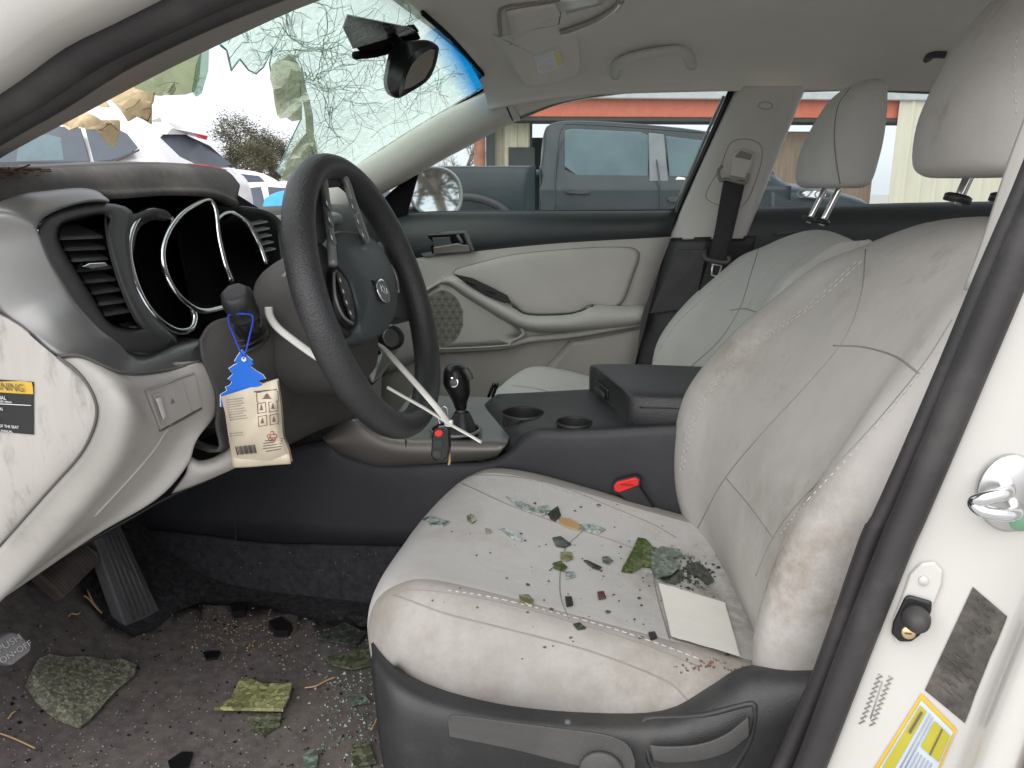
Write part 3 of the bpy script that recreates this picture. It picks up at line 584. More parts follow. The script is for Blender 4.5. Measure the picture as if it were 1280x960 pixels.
# mirror sail
prism('mirror_sail', [P(458, 268, .70), P(492, 236, .70), P(524, 211, .70), P(516, 240, .70), P(507, 272, .70), P(470, 284, .70)], (0, .012, 0), 'black_matt', door, .003)
# window frame + glass
wf = [(524, 211), (560, 196), (605, 172), (645, 152), (700, 130), (760, 119), (830, 113), (908, 112)]
tube('window_frame', [P(x, y-3, .69) for x, y in wf]+[P(912, 116, .69), P(896, 160, .70), P(870, 215, .71), P(845, 266, .715)], .006, mat('seal_grey', (.16, .165, .16), .4), door, 8, sub=4)
tube('window_frame', [P(905, 120, .705), P(885, 164, .71), P(842, 264, .72)], .004, 'satin', door, 8, sub=4)
gl = [(507, 272), (516, 240), (524, 211), (560, 196), (605, 172), (645, 152), (700, 130), (760, 119), (830, 113), (908, 113), (895, 160), (845, 268)]
G = []
for t in [k/6 for k in range(7)]:
    topc = tolen([(524, 205), (560, 193), (605, 170), (645, 150), (700, 128), (760, 117), (830, 111), (912, 111)], 16); bt = tolen([(507, 274), (846, 268)], 16)
    G.append([P(x, y, .705+.02*t-.01*(1-t)) for x, y in mixp(topc, bt, t)])
vs, fs = gridmesh(G); wg = meshobj('window_glass', vs, fs, 'glass_side', door)
tube('glass_edge', [P(524, 208, .708), P(514, 240, .712), P(506, 272, .725)], .003, 'satin', door, 6)
# outer skin so the door is solid from outside
surf('outer_panel', [[V((-.95, .79, .90)), V((-.5, .80, .91)), V((.12, .80, .91))], [V((-.98, .86, .7)), V((-.5, .88, .7)), V((.10, .88, .7))], [V((-.98, .84, .3)), V((-.5, .86, .3)), V((.08, .86, .3))]], 'paint', door, 3, 3, thick=.004)

# wing mirror outside the glass
wm = thing('wing_mirror', 'oval wing mirror outside the front passenger window reflecting bare trees', 'mirror', P(545, 262, .84))
x0, y0, zz = rt, up, -fw
def el3(cx, cy, rx, ry, D, pw=2.4, n=28):
    o = []
    for k in range(n):
        t = 2*math.pi*k/n; c_, s_ = math.cos(t), math.sin(t)
        o.append(PD(cx+rx*abs(c_)**(2/pw)*(1 if c_ > 0 else -1)+(6*s_*-1 if c_ > 0 else 0), cy-ry*abs(s_)**(2/pw)*(1 if s_ > 0 else -1), D))
    return o
mc = P(545, 240, .85); mn = ((CAM-mc).normalized()+V((.92, .30, .15)).normalized()).normalized()
def mpt(px, py, off=0): return PP(px, py, mc+mn*off, mn)
def mring(rx, ry, off, ox=0): return [mpt(545+ox+rx*(1.0 if math.cos(t) > 0 else 1.05)*abs(math.cos(t))**.85*(1 if math.cos(t) > 0 else -1)-4*math.sin(t), 240-ry*abs(math.sin(t))**.85*(1 if math.sin(t) > 0 else -1), off) for t in [2*math.pi*q/28 for q in range(28)]]
surf('housing', [mring(28, 27, -.006), mring(31, 30, .004), mring(33, 32, .002), mring(32, 32, -.02, 0), mring(22, 26, -.06, -4), mring(8, 10, -.085, -8)], mat('mirror_shell', (.30, .305, .30), .35), wm, 1, 3, cu=True)
mg = bpy.data.materials.new('mirror_glass'); mg.use_nodes = True; b_ = mg.node_tree.nodes['Principled BSDF']; b_.inputs['Metallic'].default_value = 1; b_.inputs['Roughness'].default_value = .03; b_.inputs['Base Color'].default_value = (.86, .9, .9, 1); MATS['mirror_glass'] = mg
prism('mirror_glass', mring(29.5, 28, 0), -mn*.002, 'mirror_glass', wm, 0)
tube('mirror_arm', [P(508, 268, .75), P(515, 266, .80), P(528, 262, .86)], .018, 'dark', wm, 10)

# ================================================================== FAR REAR DOOR
rd = part_root('rear_door', body, P(1000, 400, .72), 'closed rear door with black top rail behind the belt pillar')
te = [(928, 263), (1000, 261), (1080, 259), (1160, 257), (1300, 255)]; be = [(918, 330), (1000, 330), (1080, 330), (1160, 330), (1300, 330)]; ze = [(880, 560), (1000, 560), (1080, 560), (1160, 560), (1300, 560)]
surf('upper_rail', [[P(x, y-1, .735) for x, y in te], [P(x, y+1, .70) for x, y in te], [P(x, y, .675) for x, y in mixp(te, be, .35)], [P(x, y, .68) for x, y in be]], 'door_dark', rd, 4, 4, thick=.004)
surf('door_panel', [[P(x, y, .69) for x, y in be], [P(x, y, .68) for x, y in mixp(be, ze, .5)], [P(x, y, .69) for x, y in ze]], 'door_beige', rd, 4, 4, thick=.004)
prism('handle_recess', [P(962, 286, .672), P(1012, 284, .672), P(1016, 296, .672), P(966, 299, .672)], (0, .01, 0), 'gloss_black', rd, .002)
tube('handle_lever', [P(968, 293, .666), P(990, 290, .664), P(1008, 290, .666)], .004, 'satin_dark', rd, 8)
tube('window_weatherstrip', [P(x, y-2, .715) for x, y in te], .004, 'black', rd, 8, sub=4)
G = [[P(x, y, .70+.02*t) for x, y in mixp([(1000, 110), (1060, 110), (1120, 111), (1200, 114), (1320, 118)], [(930, 264), (1000, 262), (1080, 260), (1160, 258), (1320, 256)], t)] for t in (0, .33, .66, 1)]
vs, fs = gridmesh(G); meshobj('window_glass', vs, fs, 'glass_side', rd)
tube('window_frame', [P(1003, 112, .69), P(1070, 111, .69), P(1150, 114, .69), P(1300, 120, .69)], .006, 'seal_grey', rd, 8, sub=4)
surf('outer_panel', [[V((.13, .80, .91)), V((.6, .80, .92)), V((1.1, .79, .93))], [V((.11, .88, .7)), V((.6, .88, .7)), V((1.1, .86, .7))], [V((.09, .86, .3)), V((.6, .86, .3)), V((1.1, .84, .3))]], 'paint', rd, 3, 3, thick=.004)

# ================================================================== WINDSHIELD (broken)
WS = [[V((-.30, -.60, 1.215)), V((-.53, -.60, 1.105)), V((-.75, -.60, 1.01)), V((-1.05, -.62, .90))],
      [V((-.39, -.3, 1.285)), V((-.65, -.3, 1.15)), V((-.9, -.3, 1.03)), V((-1.12, -.3, .94))],
      [V((-.42, 0, 1.312)), V((-.68, 0, 1.185)), V((-.92, 0, 1.07)), V((-1.15, 0, .96))],
      [V((-.415, .3, 1.30)), V((-.66, .3, 1.185)), V((-.9, .3, 1.065)), V((-1.13, .3, .95))],
      [V((-.40, .645, 1.252)), V((-.608, .665, 1.157)), V((-.814, .68, 1.051)), V((-1.05, .70, .935))]]
wsv, wsf = gridmesh(grid(WS, 6, 6))
tmp = meshobj('tmp', wsv, wsf, 'crack'); hw = Hit(tmp); bpy.data.objects.remove(tmp)
ws = thing('windshield', 'shattered green windshield sagging beside the mirror with a large hole torn open', 'windshield', (-1.0, .3, .95))
outl = [(384, -6), (330, 24), (300, 40), (276, 52), (283, 66), (290, 79), (300, 70), (312, 78), (321, 84), (330, 74), (341, 57), (337, 78), (341, 104), (352, 134), (366, 148), (376, 154), (366, 172), (352, 198), (345, 214), (352, 220), (395, 240), (431, 216), (475, 189), (519, 161), (570, 131), (614, 104), (606, 92), (594, 75), (572, 44), (540, -6)]
# triangulate the outline over a fine pixel lattice, crumpled a little
def inside(x, y, poly):
    c_ = False; j = len(poly)-1
    for i in range(len(poly)):
        xi, yi = poly[i]; xj, yj = poly[j]
        if (yi > y) != (yj > y) and x < (xj-xi)*(y-yi)/(yj-yi)+xi: c_ = not c_
        j = i
    return c_
from mathutils.geometry import delaunay_2d_cdt
def sheet(poly, step, jit=.35):
    pts = []; n = len(poly); dense = []
    for i in range(n):
        a, b = poly[i], poly[(i+1) % n]; k = max(1, int(math.hypot(a[0]-b[0], a[1]-b[1])/step))
        for q in range(k): dense.append((a[0]+(b[0]-a[0])*q/k, a[1]+(b[1]-a[1])*q/k))
    vs = [V((x, y)) for x, y in dense]; m = len(vs); ed = [(i, (i+1) % m) for i in range(m)]
    xs = [p[0] for p in poly]; ys = [p[1] for p in poly]; y = min(ys)
    while y < max(ys):
        x = min(xs)
        while x < max(xs):
            qx, qy = x+random.uniform(-jit, jit)*step, y+random.uniform(-jit, jit)*step
            if inside(qx, qy, poly): vs.append(V((qx, qy)))
            x += step
        y += step
    r = delaunay_2d_cdt(vs, ed, [], 1, 1e-4)
    return [(p.x, p.y) for p in r[0]], [tuple(f) for f in r[2]]
def noise2(x, y, s): return math.sin(x/s*1.3+y/s*.7)*math.cos(y/s*1.1-x/s*.4)+.5*math.sin(x/s*2.9+1.7)*math.cos(y/s*3.1+.6)
def crumple(x, y):
    # strongest around the torn edge, none at the mounted right side
    k = max(0, min(1, (470-x)/140)); return k*(.010*noise2(x, y, 18)+.012*noise2(x+40, y, 45))+.0025*noise2(x, y, 14)*max(0, min(1, (540-x)/90))
sv2, sf2 = sheet(outl, 9)
def wsp(x, y, e=0):
    p = hw(x, y)
    if p is None: p = P(x, y, .66)
    return p+V((.3, -.2, .9))*(crumple(x, y)+e)
glass = meshobj('glass_sheet', [wsp(x, y) for x, y in sv2], sf2, 'glass_shield', ws, smooth=False)
# blue sun band at the far top corner: a film on the inside of the glass
band = [(545, 30), (582, 26), (594, 75), (606, 92), (613, 101), (596, 113), (578, 124), (558, 112), (540, 92), (528, 70), (522, 48)]
gp0, gpb, gp1 = wsp(530, 52), wsp(574, 122), wsp(588, 72); ge = (gpb-gp0).normalized(); gd = (gp1-gp0)-ge*(gp1-gp0).dot(ge)
gm = bpy.data.materials.new('sun_band'); gm.use_nodes = True; gn = gm.node_tree.nodes; gn.clear(); gl_ = gm.node_tree.links.new
go = gn.new('ShaderNodeOutputMaterial'); gt = gn.new('ShaderNodeBsdfTransparent'); gc_ = gn.new('ShaderNodeTexCoord'); gs_ = gn.new('ShaderNodeVectorMath'); gs_.operation = 'SUBTRACT'; gs_.inputs[1].default_value = gp0
gdot = gn.new('ShaderNodeVectorMath'); gdot.operation = 'DOT_PRODUCT'; gdot.inputs[1].default_value = gd/gd.length_squared
grr = gn.new('ShaderNodeValToRGB'); grr.color_ramp.elements[0].position = 0; grr.color_ramp.elements[0].color = (.95, 1, 1, 1); grr.color_ramp.elements[1].position = .75; grr.color_ramp.elements[1].color = (.015, .33, .80, 1)
gl_(gc_.outputs['Object'], gs_.inputs[0]); gl_(gs_.outputs[0], gdot.inputs[0]); gl_(gdot.outputs['Value'], grr.inputs[0]); gl_(grr.outputs[0], gt.inputs[0]); gl_(gt.outputs[0], go.inputs[0]); MATS['sun_band'] = gm
bv, bf = sheet(band, 7); meshobj('sun_band', [wsp(x, y, -.004) for x, y in bv], bf, 'sun_band', ws, smooth=False)
# smoky folded pieces near the tear
for poly in ([(342, 60), (362, 52), (376, 60), (378, 110), (378, 146), (366, 146), (352, 132), (343, 104), (339, 80)], [(378, 62), (386, 100), (393, 150), (400, 190), (396, 200), (384, 160), (376, 100)], [(352, 215), (366, 178), (384, 158), (398, 196), (394, 208), (372, 214)]):
    a, b = sheet(poly, 8); meshobj('folded_flap', [wsp(x, y, -.02+.004*noise2(x, y, 15)) for x, y in a], b, 'glass_smoky', ws, smooth=False)
# cracks: branching random walks out of the impact points
def crack(x, y, ang, ln, w, out_, dep=0):
    pts = []; n = int(ln/5)
    for k in range(n):
        if not inside(x, y, outl): break
        p = wsp(x, y, -.003); pts.append(p)
        ang += random.gauss(0, .22); x += 5*math.cos(ang); y += 5*math.sin(ang)
        if dep < 2 and random.random() < .13: crack(x, y, ang+random.choice((-1, 1))*random.uniform(.4, 1.3), ln*.4, w*.75, out_, dep+1)
    if len(pts) > 2: out_.append(tubemesh(pts, w*random.uniform(.6, 1.3), 4, False, 1))
dk, wh = [], []
for cx_, cy_, n, ln in [(362, 42, 26, 80), (395, 92, 28, 120), (400, 60, 22, 110), (470, 60, 18, 90), (395, 190, 22, 130), (430, 120, 18, 90), (500, 118, 14, 80), (545, 105, 22, 70), (310, 50, 14, 50)]:
    for k in range(int(n*.8)):
        a = random.uniform(0, 2*math.pi); crack(cx_+random.gauss(0, 7), cy_+random.gauss(0, 7), a, ln*random.uniform(.4, 1.1), .0008, dk if random.random() < .38 else wh)
for k in range(26):
    x = random.uniform(360, 560); y = random.uniform(20, 205); crack(x, y, R(random.choice((-32, 150))+random.gauss(0, 14)), random.uniform(40, 110), .0006, dk if random.random() < .6 else wh)
vs, fs = join(dk); tag(meshobj('crack_lines', vs, fs, 'glass_crack', ws), kind='stuff')
vs, fs = join(wh); tag(meshobj('crack_lines', vs, fs, 'glass_crack_white', ws), kind='stuff')
tube('glass_border', [wsp(x, y, .002) for x, y in ((395, 240), (431, 217), (475, 190), (519, 162), (570, 132), (612, 107), (614, 99), (594, 74), (572, 43), (540, -6))], .005, 'black_matt', ws, 6, sub=3)
tube('torn_edge', [wsp(x, y) for x, y in outl[3:21]], .0014, mat('edge_green', (.12, .38, .36), .2), ws, 5, sub=1)
def hwn(x, y): return P(x, y, -.56)
# shards still glued along the near pillar
nsh = [([(146, 111), (250, 60), (252, 66), (249, 96), (243, 112), (232, 122), (216, 124), (205, 117), (186, 113)], 'glass_smoky', 'smoky olive windshield shard hanging under the near pillar top', .0),
       ([(128, 122), (150, 112), (194, 116), (190, 138), (190, 156), (162, 160), (154, 146), (146, 132)], 'tan_glass', 'tan backed windshield shard speckled with dark chips, hanging in the hole', .005),
       ([(96, 142), (126, 124), (138, 136), (118, 140)], 'tan_glass', 'small narrow tan windshield shard touching the near pillar', .008),
       ([(66, 152), (92, 140), (128, 150), (150, 153), (151, 168), (143, 184), (122, 174), (100, 162)], 'tan_glass', 'lowest tan windshield shard pointing down at the dashboard', .003)]
for poly, m, lab, e in nsh:
    a, b = sheet(poly, 9)
    o = meshobj('glass_shard', [hwn(x, y)+V((.3, -.3, .8))*(.006*noise2(x, y, 16)+e) for x, y in a], b, m, None, smooth=False, thick=.003); tag(o, lab, 'shard')
    cr2 = []
    xs = [p[0] for p in poly]; ys = [p[1] for p in poly]
    for k in range(7):
        x, y = random.uniform(min(xs), max(xs)), random.uniform(min(ys), max(ys)); an = random.uniform(0, 6.28); pts = []
        for q in range(8):
            if inside(x, y, poly): pts.append(hwn(x, y)+V((.3, -.3, .8))*(.006*noise2(x, y, 16)+e)+V((.002, -.004, -.002)))
            elif pts: break
            an += random.gauss(0, .3); x += 5*math.cos(an); y += 5*math.sin(an)
        if len(pts) > 2: cr2.append(tubemesh(pts, .0004, 4, False, 1))
    if cr2: vs, fs = join(cr2); tag(meshobj('crack_lines', vs, fs, 'ink_brown' if m == 'tan_glass' else 'crack', o), kind='stuff')
a, b = sheet([(238, 86), (246, 64), (253, 62), (252, 92), (244, 120), (238, 124), (233, 118)], 8)
tag(meshobj('glass_shard', [hwn(x, y)+V((.02, -.02, 0)) for x, y in a], b, 'glass_shield', None, smooth=False, thick=.002), 'slim pale green glass sliver beside the smoky olive shard', 'shard')
# ================================================================== DASHBOARD
dash = thing('dashboard', 'dark dashboard with cluster hood, chrome gauge rings, side vent and pale lower panels', 'dashboard', (-.8, -.1, .5))
p_v, n_v = V((-.595, -.62, .90)), V((.97, .05, .2)); p_c, n_c = V((-.64, -.37, .90)), V((.92, 0, .39))
def pv(x, y, o=0): return PP(x, y, p_v+n_v.normalized()*o, n_v)
def pc(x, y, o=0): return PP(x, y, p_c+n_c.normalized()*o, n_c)
# hood
cr0 = [(-90, 232), (0, 219), (94, 212), (187, 208), (250, 211), (283, 218), (297, 232)]
crests = [PX(x, y, -.69) for x, y in cr0]
lip = [PX(x, y, -.676) for x, y in [(-90, 240), (0, 228), (94, 221), (187, 217), (250, 222), (282, 230), (296, 240)]]
lo = [PX(x, y, -.668) for x, y in [(-90, 256), (0, 244), (70, 236), (140, 238), (205, 236), (262, 238), (294, 250)]]
lo2 = [PX(x, y, -.672) for x, y in [(-90, 262), (0, 252), (80, 244), (140, 245), (205, 241), (262, 244), (292, 257)]]
inn = [p+V((-.10, .03, .012)) for p in lo2]
def fwd(z, X): return [V((X, p.y-.02*(i < 1), z-.02*(i in (0, 6)))) for i, p in enumerate(crests)]
hood = surf('cluster_hood', [fwd(.945, -1.14), fwd(.985, -.92), [p+V((-.09, 0, -.002)) for p in crests], [p+V((-.012, 0, .002)) for p in crests], crests, lip, lo, lo2, inn], 'dash_top', dash, 6, 4, thick=.004)
hho = Hit(hood)
# passenger side of the dash
prof = [(-1.14, .94), (-.95, .965), (-.80, .968), (-.755, .955), (-.735, .925), (-.73, .86), (-.745, .76), (-.74, .66), (-.80, .56), (-.92, .5)]
ydash = [-.19, -.1, .15, .4, .6, .69]
surf('dash_pad', [[V((x+.05*max(0, y-.3), y, z-(.02 if y > .65 else 0))) for x, z in prof] for y in ydash], 'dark_soft', dash, 4, 4, thick=.006)
surf('silver_strip', [[V((-.742, y, .952)) for y in (-.18, .1, .4)], [V((-.725, y, .945)) for y in (-.18, .1, .4)], [V((-.722, y, .928)) for y in (-.18, .1, .4)]], 'satin', dash, 4, 3, thick=.003)
# satin surround
top_o = [(128, 243), (109, 235), (62, 237), (0, 246), (-60, 262)]
oe = [(131, 248), (122, 239), (100, 235), (62, 238), (22, 244), (-14, 262), (-30, 300), (-20, 350), (0, 396), (22, 410), (73, 445), (110, 452), (156, 470), (187, 470), (252, 454)]
ie = [(134, 253), (126, 252), (108, 253), (80, 260), (55, 272), (46, 284), (50, 296), (62, 325), (80, 355), (94, 378), (118, 405), (138, 422), (170, 443), (205, 436), (248, 424)]
oX = [-.655, -.652, -.648, -.643, -.635, None, None, None, None, None, -.58, -.573, -.571, -.573, -.585]
OE = [(P(x, y, -.705) if X is None else PX(x, y, X)) for (x, y), X in zip(oe, oX)]
IE = [pv(x, y, .0) for x, y in ie]
IE = [p if i < 12 else PX(ie[i][0], ie[i][1], -.60) for i, p in enumerate(IE)]
M1 = [a.lerp(b, .45)+V((.004, -.006, .004)) for a, b in zip(OE, IE)]; M2 = [a.lerp(b, .8)+V((.006, -.004, .002)) for a, b in zip(OE, IE)]
sat = surf('satin_surround', [OE, M1, M2, IE, [p+V((-.035, .01, 0)) for p in IE]], 'satin', dash, 4, 4, thick=.004)
# vent recess + slats
vz = [(78, 282), (92, 276), (128, 268), (136, 275), (132, 290), (140, 325), (152, 362), (170, 400), (176, 410), (140, 404), (118, 370), (96, 335), (76, 300)]
surf('vent_housing', [[pv(x, y, .004) for x, y in vz], [pv(x, y, -.012) for x, y in vz], [pv(115+(x-115)*.9, 335+(y-335)*.9, -.05) for x, y in vz], [pv(120+(x-120)*.1, 335+(y-335)*.1, -.055) for x, y in vz]], 'black', dash, 3, 3, cu=True)
face_o = [(47, 286), (62, 272), (90, 260), (130, 255), (165, 262), (200, 262), (196, 290), (168, 300), (166, 330), (175, 370), (192, 400), (215, 415), (246, 423), (170, 441), (138, 420), (110, 393), (80, 352), (58, 315)]
surf('vent_bezel', [[pv(x, y, -.004) for x, y in vz], [pv(a*.5+b*.5, c*.5+d*.5, .0) for (a, c), (b, d) in zip(vz, [(62, 283), (80, 266), (130, 257), (150, 264), (148, 292), (156, 328), (168, 365), (190, 402), (196, 418), (150, 426), (110, 390), (82, 350), (62, 312)])],
     [pv(a, c, -.004) for a, c in [(50, 284), (72, 265), (130, 254), (165, 264), (162, 296), (164, 330), (174, 368), (198, 402), (222, 430), (160, 440), (104, 396), (76, 356), (52, 312)]]], 'satin_dark', dash, 3, 3, cu=True, thick=.002)
sl = [((74, 296), (129, 294)), ((76, 310), (132, 308)), ((83, 324), (135, 321)), ((92, 337), (140, 332)), ((100, 351), (145, 347)), ((110, 365), (150, 360)), ((119, 379), (158, 374)), ((128, 392), (166, 386))]
for i, (a, b) in enumerate(sl):
    q = [pv(*a, -.004), pv(*b, -.004), pv(b[0]+1, b[1]+4.5, .0), pv(a[0]+2, a[1]+4.5, .0)]
    prism('vent_slat', q, V((-.035, .006, .012)), 'satin_dark' if i % 2 == 0 else 'dark_soft', dash, .0015)
for k in range(6):
    x = 92+k*9; prism('vent_fin', [pv(x, 286, -.03), pv(x+2, 286, -.03), pv(x+32, 402, -.03), pv(x+30, 402, -.03)], V((-.01, 0, 0)), 'dark', dash, 0)
prism('vent_slider', [pv(104, 333, .010), pv(112, 329, .010), pv(132, 328, .010), pv(136, 332, .010), pv(118, 336, .010)], V((-.02, 0, 0)), 'chrome', dash, .0015)
# vent thumb wheel
tw = prism('vent_wheel_plate', [PX(150, 405, -.601), PX(172, 400, -.603), PX(186, 415, -.603), PX(164, 420, -.601)], (-.004, 0, 0), 'dark', dash, .001)
lathe('thumb_wheel', PX(167, 411, -.599), (0, .2, 1), [(.006, -.004), (.009, -.003), (.009, .003), (.006, .004)], 'rubber', tw, 16)
disc('wheel_mark', PX(177, 411, -.597), (1, -.3, .1), .0035, .0035, 'label_blue', tw, .001)
# binnacle with three gauge wells
binf = [(134, 246), (200, 232), (250, 230), (292, 240), (320, 258), (345, 275), (352, 330), (345, 400), (320, 428), (270, 436), (248, 424), (215, 425), (190, 405), (168, 365), (158, 320), (148, 285)]
prism('binnacle', [pc(x, y, -.055) for x, y in binf], V((-.01, 0, 0)), 'black_matt', dash, 0)
surf('binnacle_wall', [[pc(x, y, .012) for x, y in [(150, 275), (185, 262), (205, 262), (215, 270)]], [pc(x, y, -.0) for x, y in [(158, 300), (166, 285), (185, 272), (205, 275)]], [pc(x, y, -.006) for x, y in [(164, 330), (166, 310), (172, 285), (200, 266)]]], 'satin_dark', dash, 4, 4, thick=.002)
surf('binnacle_cheek', [[pv(133, 268, .0), pv(134, 292, .0), pv(141, 325, .0), pv(153, 362, .0), pv(172, 402, .0), pv(196, 420, .0)], [pc(150, 268, .010), pc(149, 290, .01), pc(152, 325, .01), pc(162, 362, .01), pc(184, 402, .006), pc(210, 424, .004)], [pc(178, 266, .002), pc(164, 288, .002), pc(161, 325, .002), pc(172, 365, .002), pc(196, 405, .002), pc(222, 420, .002)]], 'satin_dark', dash, 5, 4, thick=.002)
rings = [([(216, 276), (204, 267), (187, 263), (172, 273), (162, 295), (161, 322), (170, 357), (184, 384), (203, 404), (222, 414), (238, 411), (243, 398), (240, 386)], .0046),
         ([(289, 352), (281, 330), (273, 296), (270, 270), (266, 255), (259, 249), (246, 254), (226, 268), (210, 290), (203, 315), (207, 342), (220, 366), (240, 384), (257, 389), (280, 384)], .0040),
         ([(271, 274), (280, 267), (290, 266), (305, 276), (317, 293), (326, 312), (332, 330)], .0034)]
for i, (pl, r_) in enumerate(rings):
    tube('gauge_ring', [pc(x, y, .004+(.004 if i == 1 else 0)) for x, y in pl], r_, 'chrome', dash, 10, sub=5)
    cx_ = sum(p[0] for p in pl)/len(pl); cy_ = sum(p[1] for p in pl)/len(pl)
    surf('gauge_well', [[pc(x, y, .002) for x, y in pl], [pc(cx_+(x-cx_)*.97, cy_+(y-cy_)*.97, -.02) for x, y in pl], [pc(cx_+(x-cx_)*.9+8, cy_+(y-cy_)*.9, -.05) for x, y in pl]], 'black', dash, 4, 3, cu=(i < 2))
# right vent
for k in range(5):
    a, b = (313+k*3.4, 280+k*8.5), (335+k*2.5, 276+k*8.5)
    prism('vent_slat', [pc(*a, -.022), pc(*b, -.022), pc(b[0], b[1]+2.2, -.020), pc(a[0]+1, a[1]+2.2, -.020)], V((-.012, 0, .002)), 'satin_dark', dash, .0008)
surf('vent_housing', [[pc(x, y, -.02) for x, y in [(300, 268), (330, 268), (352, 280), (352, 330), (330, 330)]], [pc(x, y, -.04) for x, y in [(300, 268), (330, 268), (352, 280), (352, 330), (330, 330)]]], 'black', dash, 2, 2, cu=True)
surf('vent_bezel', [[pc(x, y, -.004) for x, y in [(297, 266), (318, 268), (336, 274), (348, 288), (352, 310)]], [pc(x, y, .008) for x, y in [(300, 258), (322, 261), (342, 268), (356, 284), (360, 310)]]], 'satin_dark', dash, 4, 2, thick=.002)

# end panel (faces the door opening) and lower knee panel
bd = [(73, 446), (95, 462), (110, 480), (119, 498), (122, 515), (117, 538), (100, 570), (60, 615), (0, 683), (-60, 750)]
e0 = [(-90, 350), (-90, 365), (-90, 385), (-90, 410), (-90, 440), (-90, 470), (-90, 520), (-95, 580), (-100, 660), (-105, 760)]
e1 = [(10, 400), (10, 408), (12, 425), (15, 445), (15, 465), (12, 500), (5, 540), (-20, 590), (-60, 660), (-90, 745)]
endp = surf('end_panel', [[P(x, y, -.70) for x, y in e0], [P(x, y, -.715) for x, y in e1], [P(x, y, -.714) for x, y in mixp(e1, bd, .6)], [P(x-4, y, -.708) for x, y in bd], [P(x, y, -.702) for x, y in bd], [P(x, y, -.69) for x, y in bd]], 'beige_dirty', dash, 4, 4, thick=.004)
# little wedge between satin trim and panel
he = Hit(endp)
K0 = bd
K1 = [(103, 446), (140, 470), (155, 490), (163, 505), (164, 520), (158, 545), (140, 585), (95, 640), (30, 712), (-20, 765)]
K2 = [(156, 467), (180, 480), (180, 495), (186, 515), (190, 535), (178, 565), (160, 592), (118, 640), (50, 707), (0, 752)]
K3 = [(205, 464), (225, 472), (232, 488), (236, 508), (232, 530), (216, 562), (198, 592), (150, 638), (85, 684), (2, 744)]
K4 = [(250, 452), (265, 462), (273, 478), (277, 495), (270, 518), (246, 550), (234, 582), (196, 624), (120, 668), (8, 744)]
ky = lambda Y, dY: [Y+d for d in dY]
KY = [[-.705]*10, [-.695, -.69, -.69, -.69, -.69, -.69, -.69, -.692, -.695, -.70], [-.665, -.64, -.64, -.635, -.635, -.645, -.655, -.665, -.675, -.68], [-.585, -.575, -.57, -.565, -.57, -.585, -.605, -.625, -.64, -.655], [-.545, -.525, -.515, -.51, -.52, -.56, -.58, -.60, -.62, -.64]]
KR = [[P(x, y, Y) for (x, y), Y in zip(k, yy)] for k, yy in zip([K0, K1, K2, K3, K4], KY)]
KR.append([p+V((-.06, .03, -.01)) for p in KR[-1]])
knee = surf('knee_panel', KR, 'beige', dash, 5, 5, thick=.004); hk = Hit(knee)
tube('panel_gap', [P(x-1, y, -.7145) for x, y in bd[:-1]], .0016, 'ink', dash, 6, sub=5)
tube('panel_gap', [k_[0]+V((.001, -.002, .001)) for k_ in KR[:5]], .002, 'ink', dash, 6, sub=5)
seam('crease_line', hk, [(213, 530), (190, 565), (160, 600), (118, 645)], 'beige', dash, .0018, .0004)
# switch block
sb = qdecal('switch_block', hk, [(181, 490), (243, 468), (252, 508), (199, 537)], 'beige', dash, .0012, 8, 8, 0)
hsb = Hit(sb)
seam('block_gap', hk, [(180, 489), (210, 478), (241, 467)], 'ink_grey', dash, .001, .002); seam('block_gap', hk, [(199, 538), (225, 525), (251, 510)], 'ink', dash, .0014, .001)
w1 = qdecal('dimmer_frame', hsb, [(189, 493), (199, 490), (209, 529), (201, 531)], 'beige', sb, .0012, 4, 6, 0)
qdecal('dimmer_wheel', Hit(w1), [(192, 498), (198, 496), (205, 523), (201, 525)], 'trim_upper', sb, .002, 4, 6, .002)
ptext('switch_mark', 'A', hsb, 215, 502, 10, -4, .009, 'ink', sb, .0012)
seam('switch_joint', hsb, [(228, 477), (233, 495), (240, 514)], 'ink_grey', sb, .0007)
# storage pocket
prism('pocket_hole', [P(x, y, -.49) for x, y in ((232, 580), (246, 554), (266, 542), (296, 540), (296, 566), (268, 584))], (-.02, .02, 0), 'black_matt', dash, 0)
surf('pocket_lip', [[P(x, y, Y) for x, y, Y in r_] for r_ in (((234, 572, -.555), (248, 579, -.55), (268, 575, -.535), (285, 562, -.515), (294, 550, -.495)), ((235, 577, -.57), (250, 584, -.565), (272, 580, -.55), (292, 567, -.53), (302, 554, -.505)), ((233, 590, -.57), (250, 592, -.565), (274, 585, -.55), (296, 573, -.53), (306, 560, -.505)), ((215, 614, -.56), (244, 603, -.555), (272, 591, -.545), (298, 579, -.525), (308, 566, -.50)))], 'beige', dash, 5, 4, thick=.004)
# under-dash closing panel
ux = [(-40, 768, -.63), (60, 704, -.615), (150, 654, -.59), (215, 618, -.545), (290, 586, -.50)]
surf('under_panel', [[P(x, y, Y) for x, y, Y in ux], [P(x, y, Y)+V((-.14, .12, .015)) for x, y, Y in ux], [V((-1.05, -.6, .52)), V((-1.05, -.5, .54)), V((-1.05, -.4, .56)), V((-1.02, -.3, .58)), V((-.98, -.2, .58))]], 'black', dash, 4, 3, thick=.004)
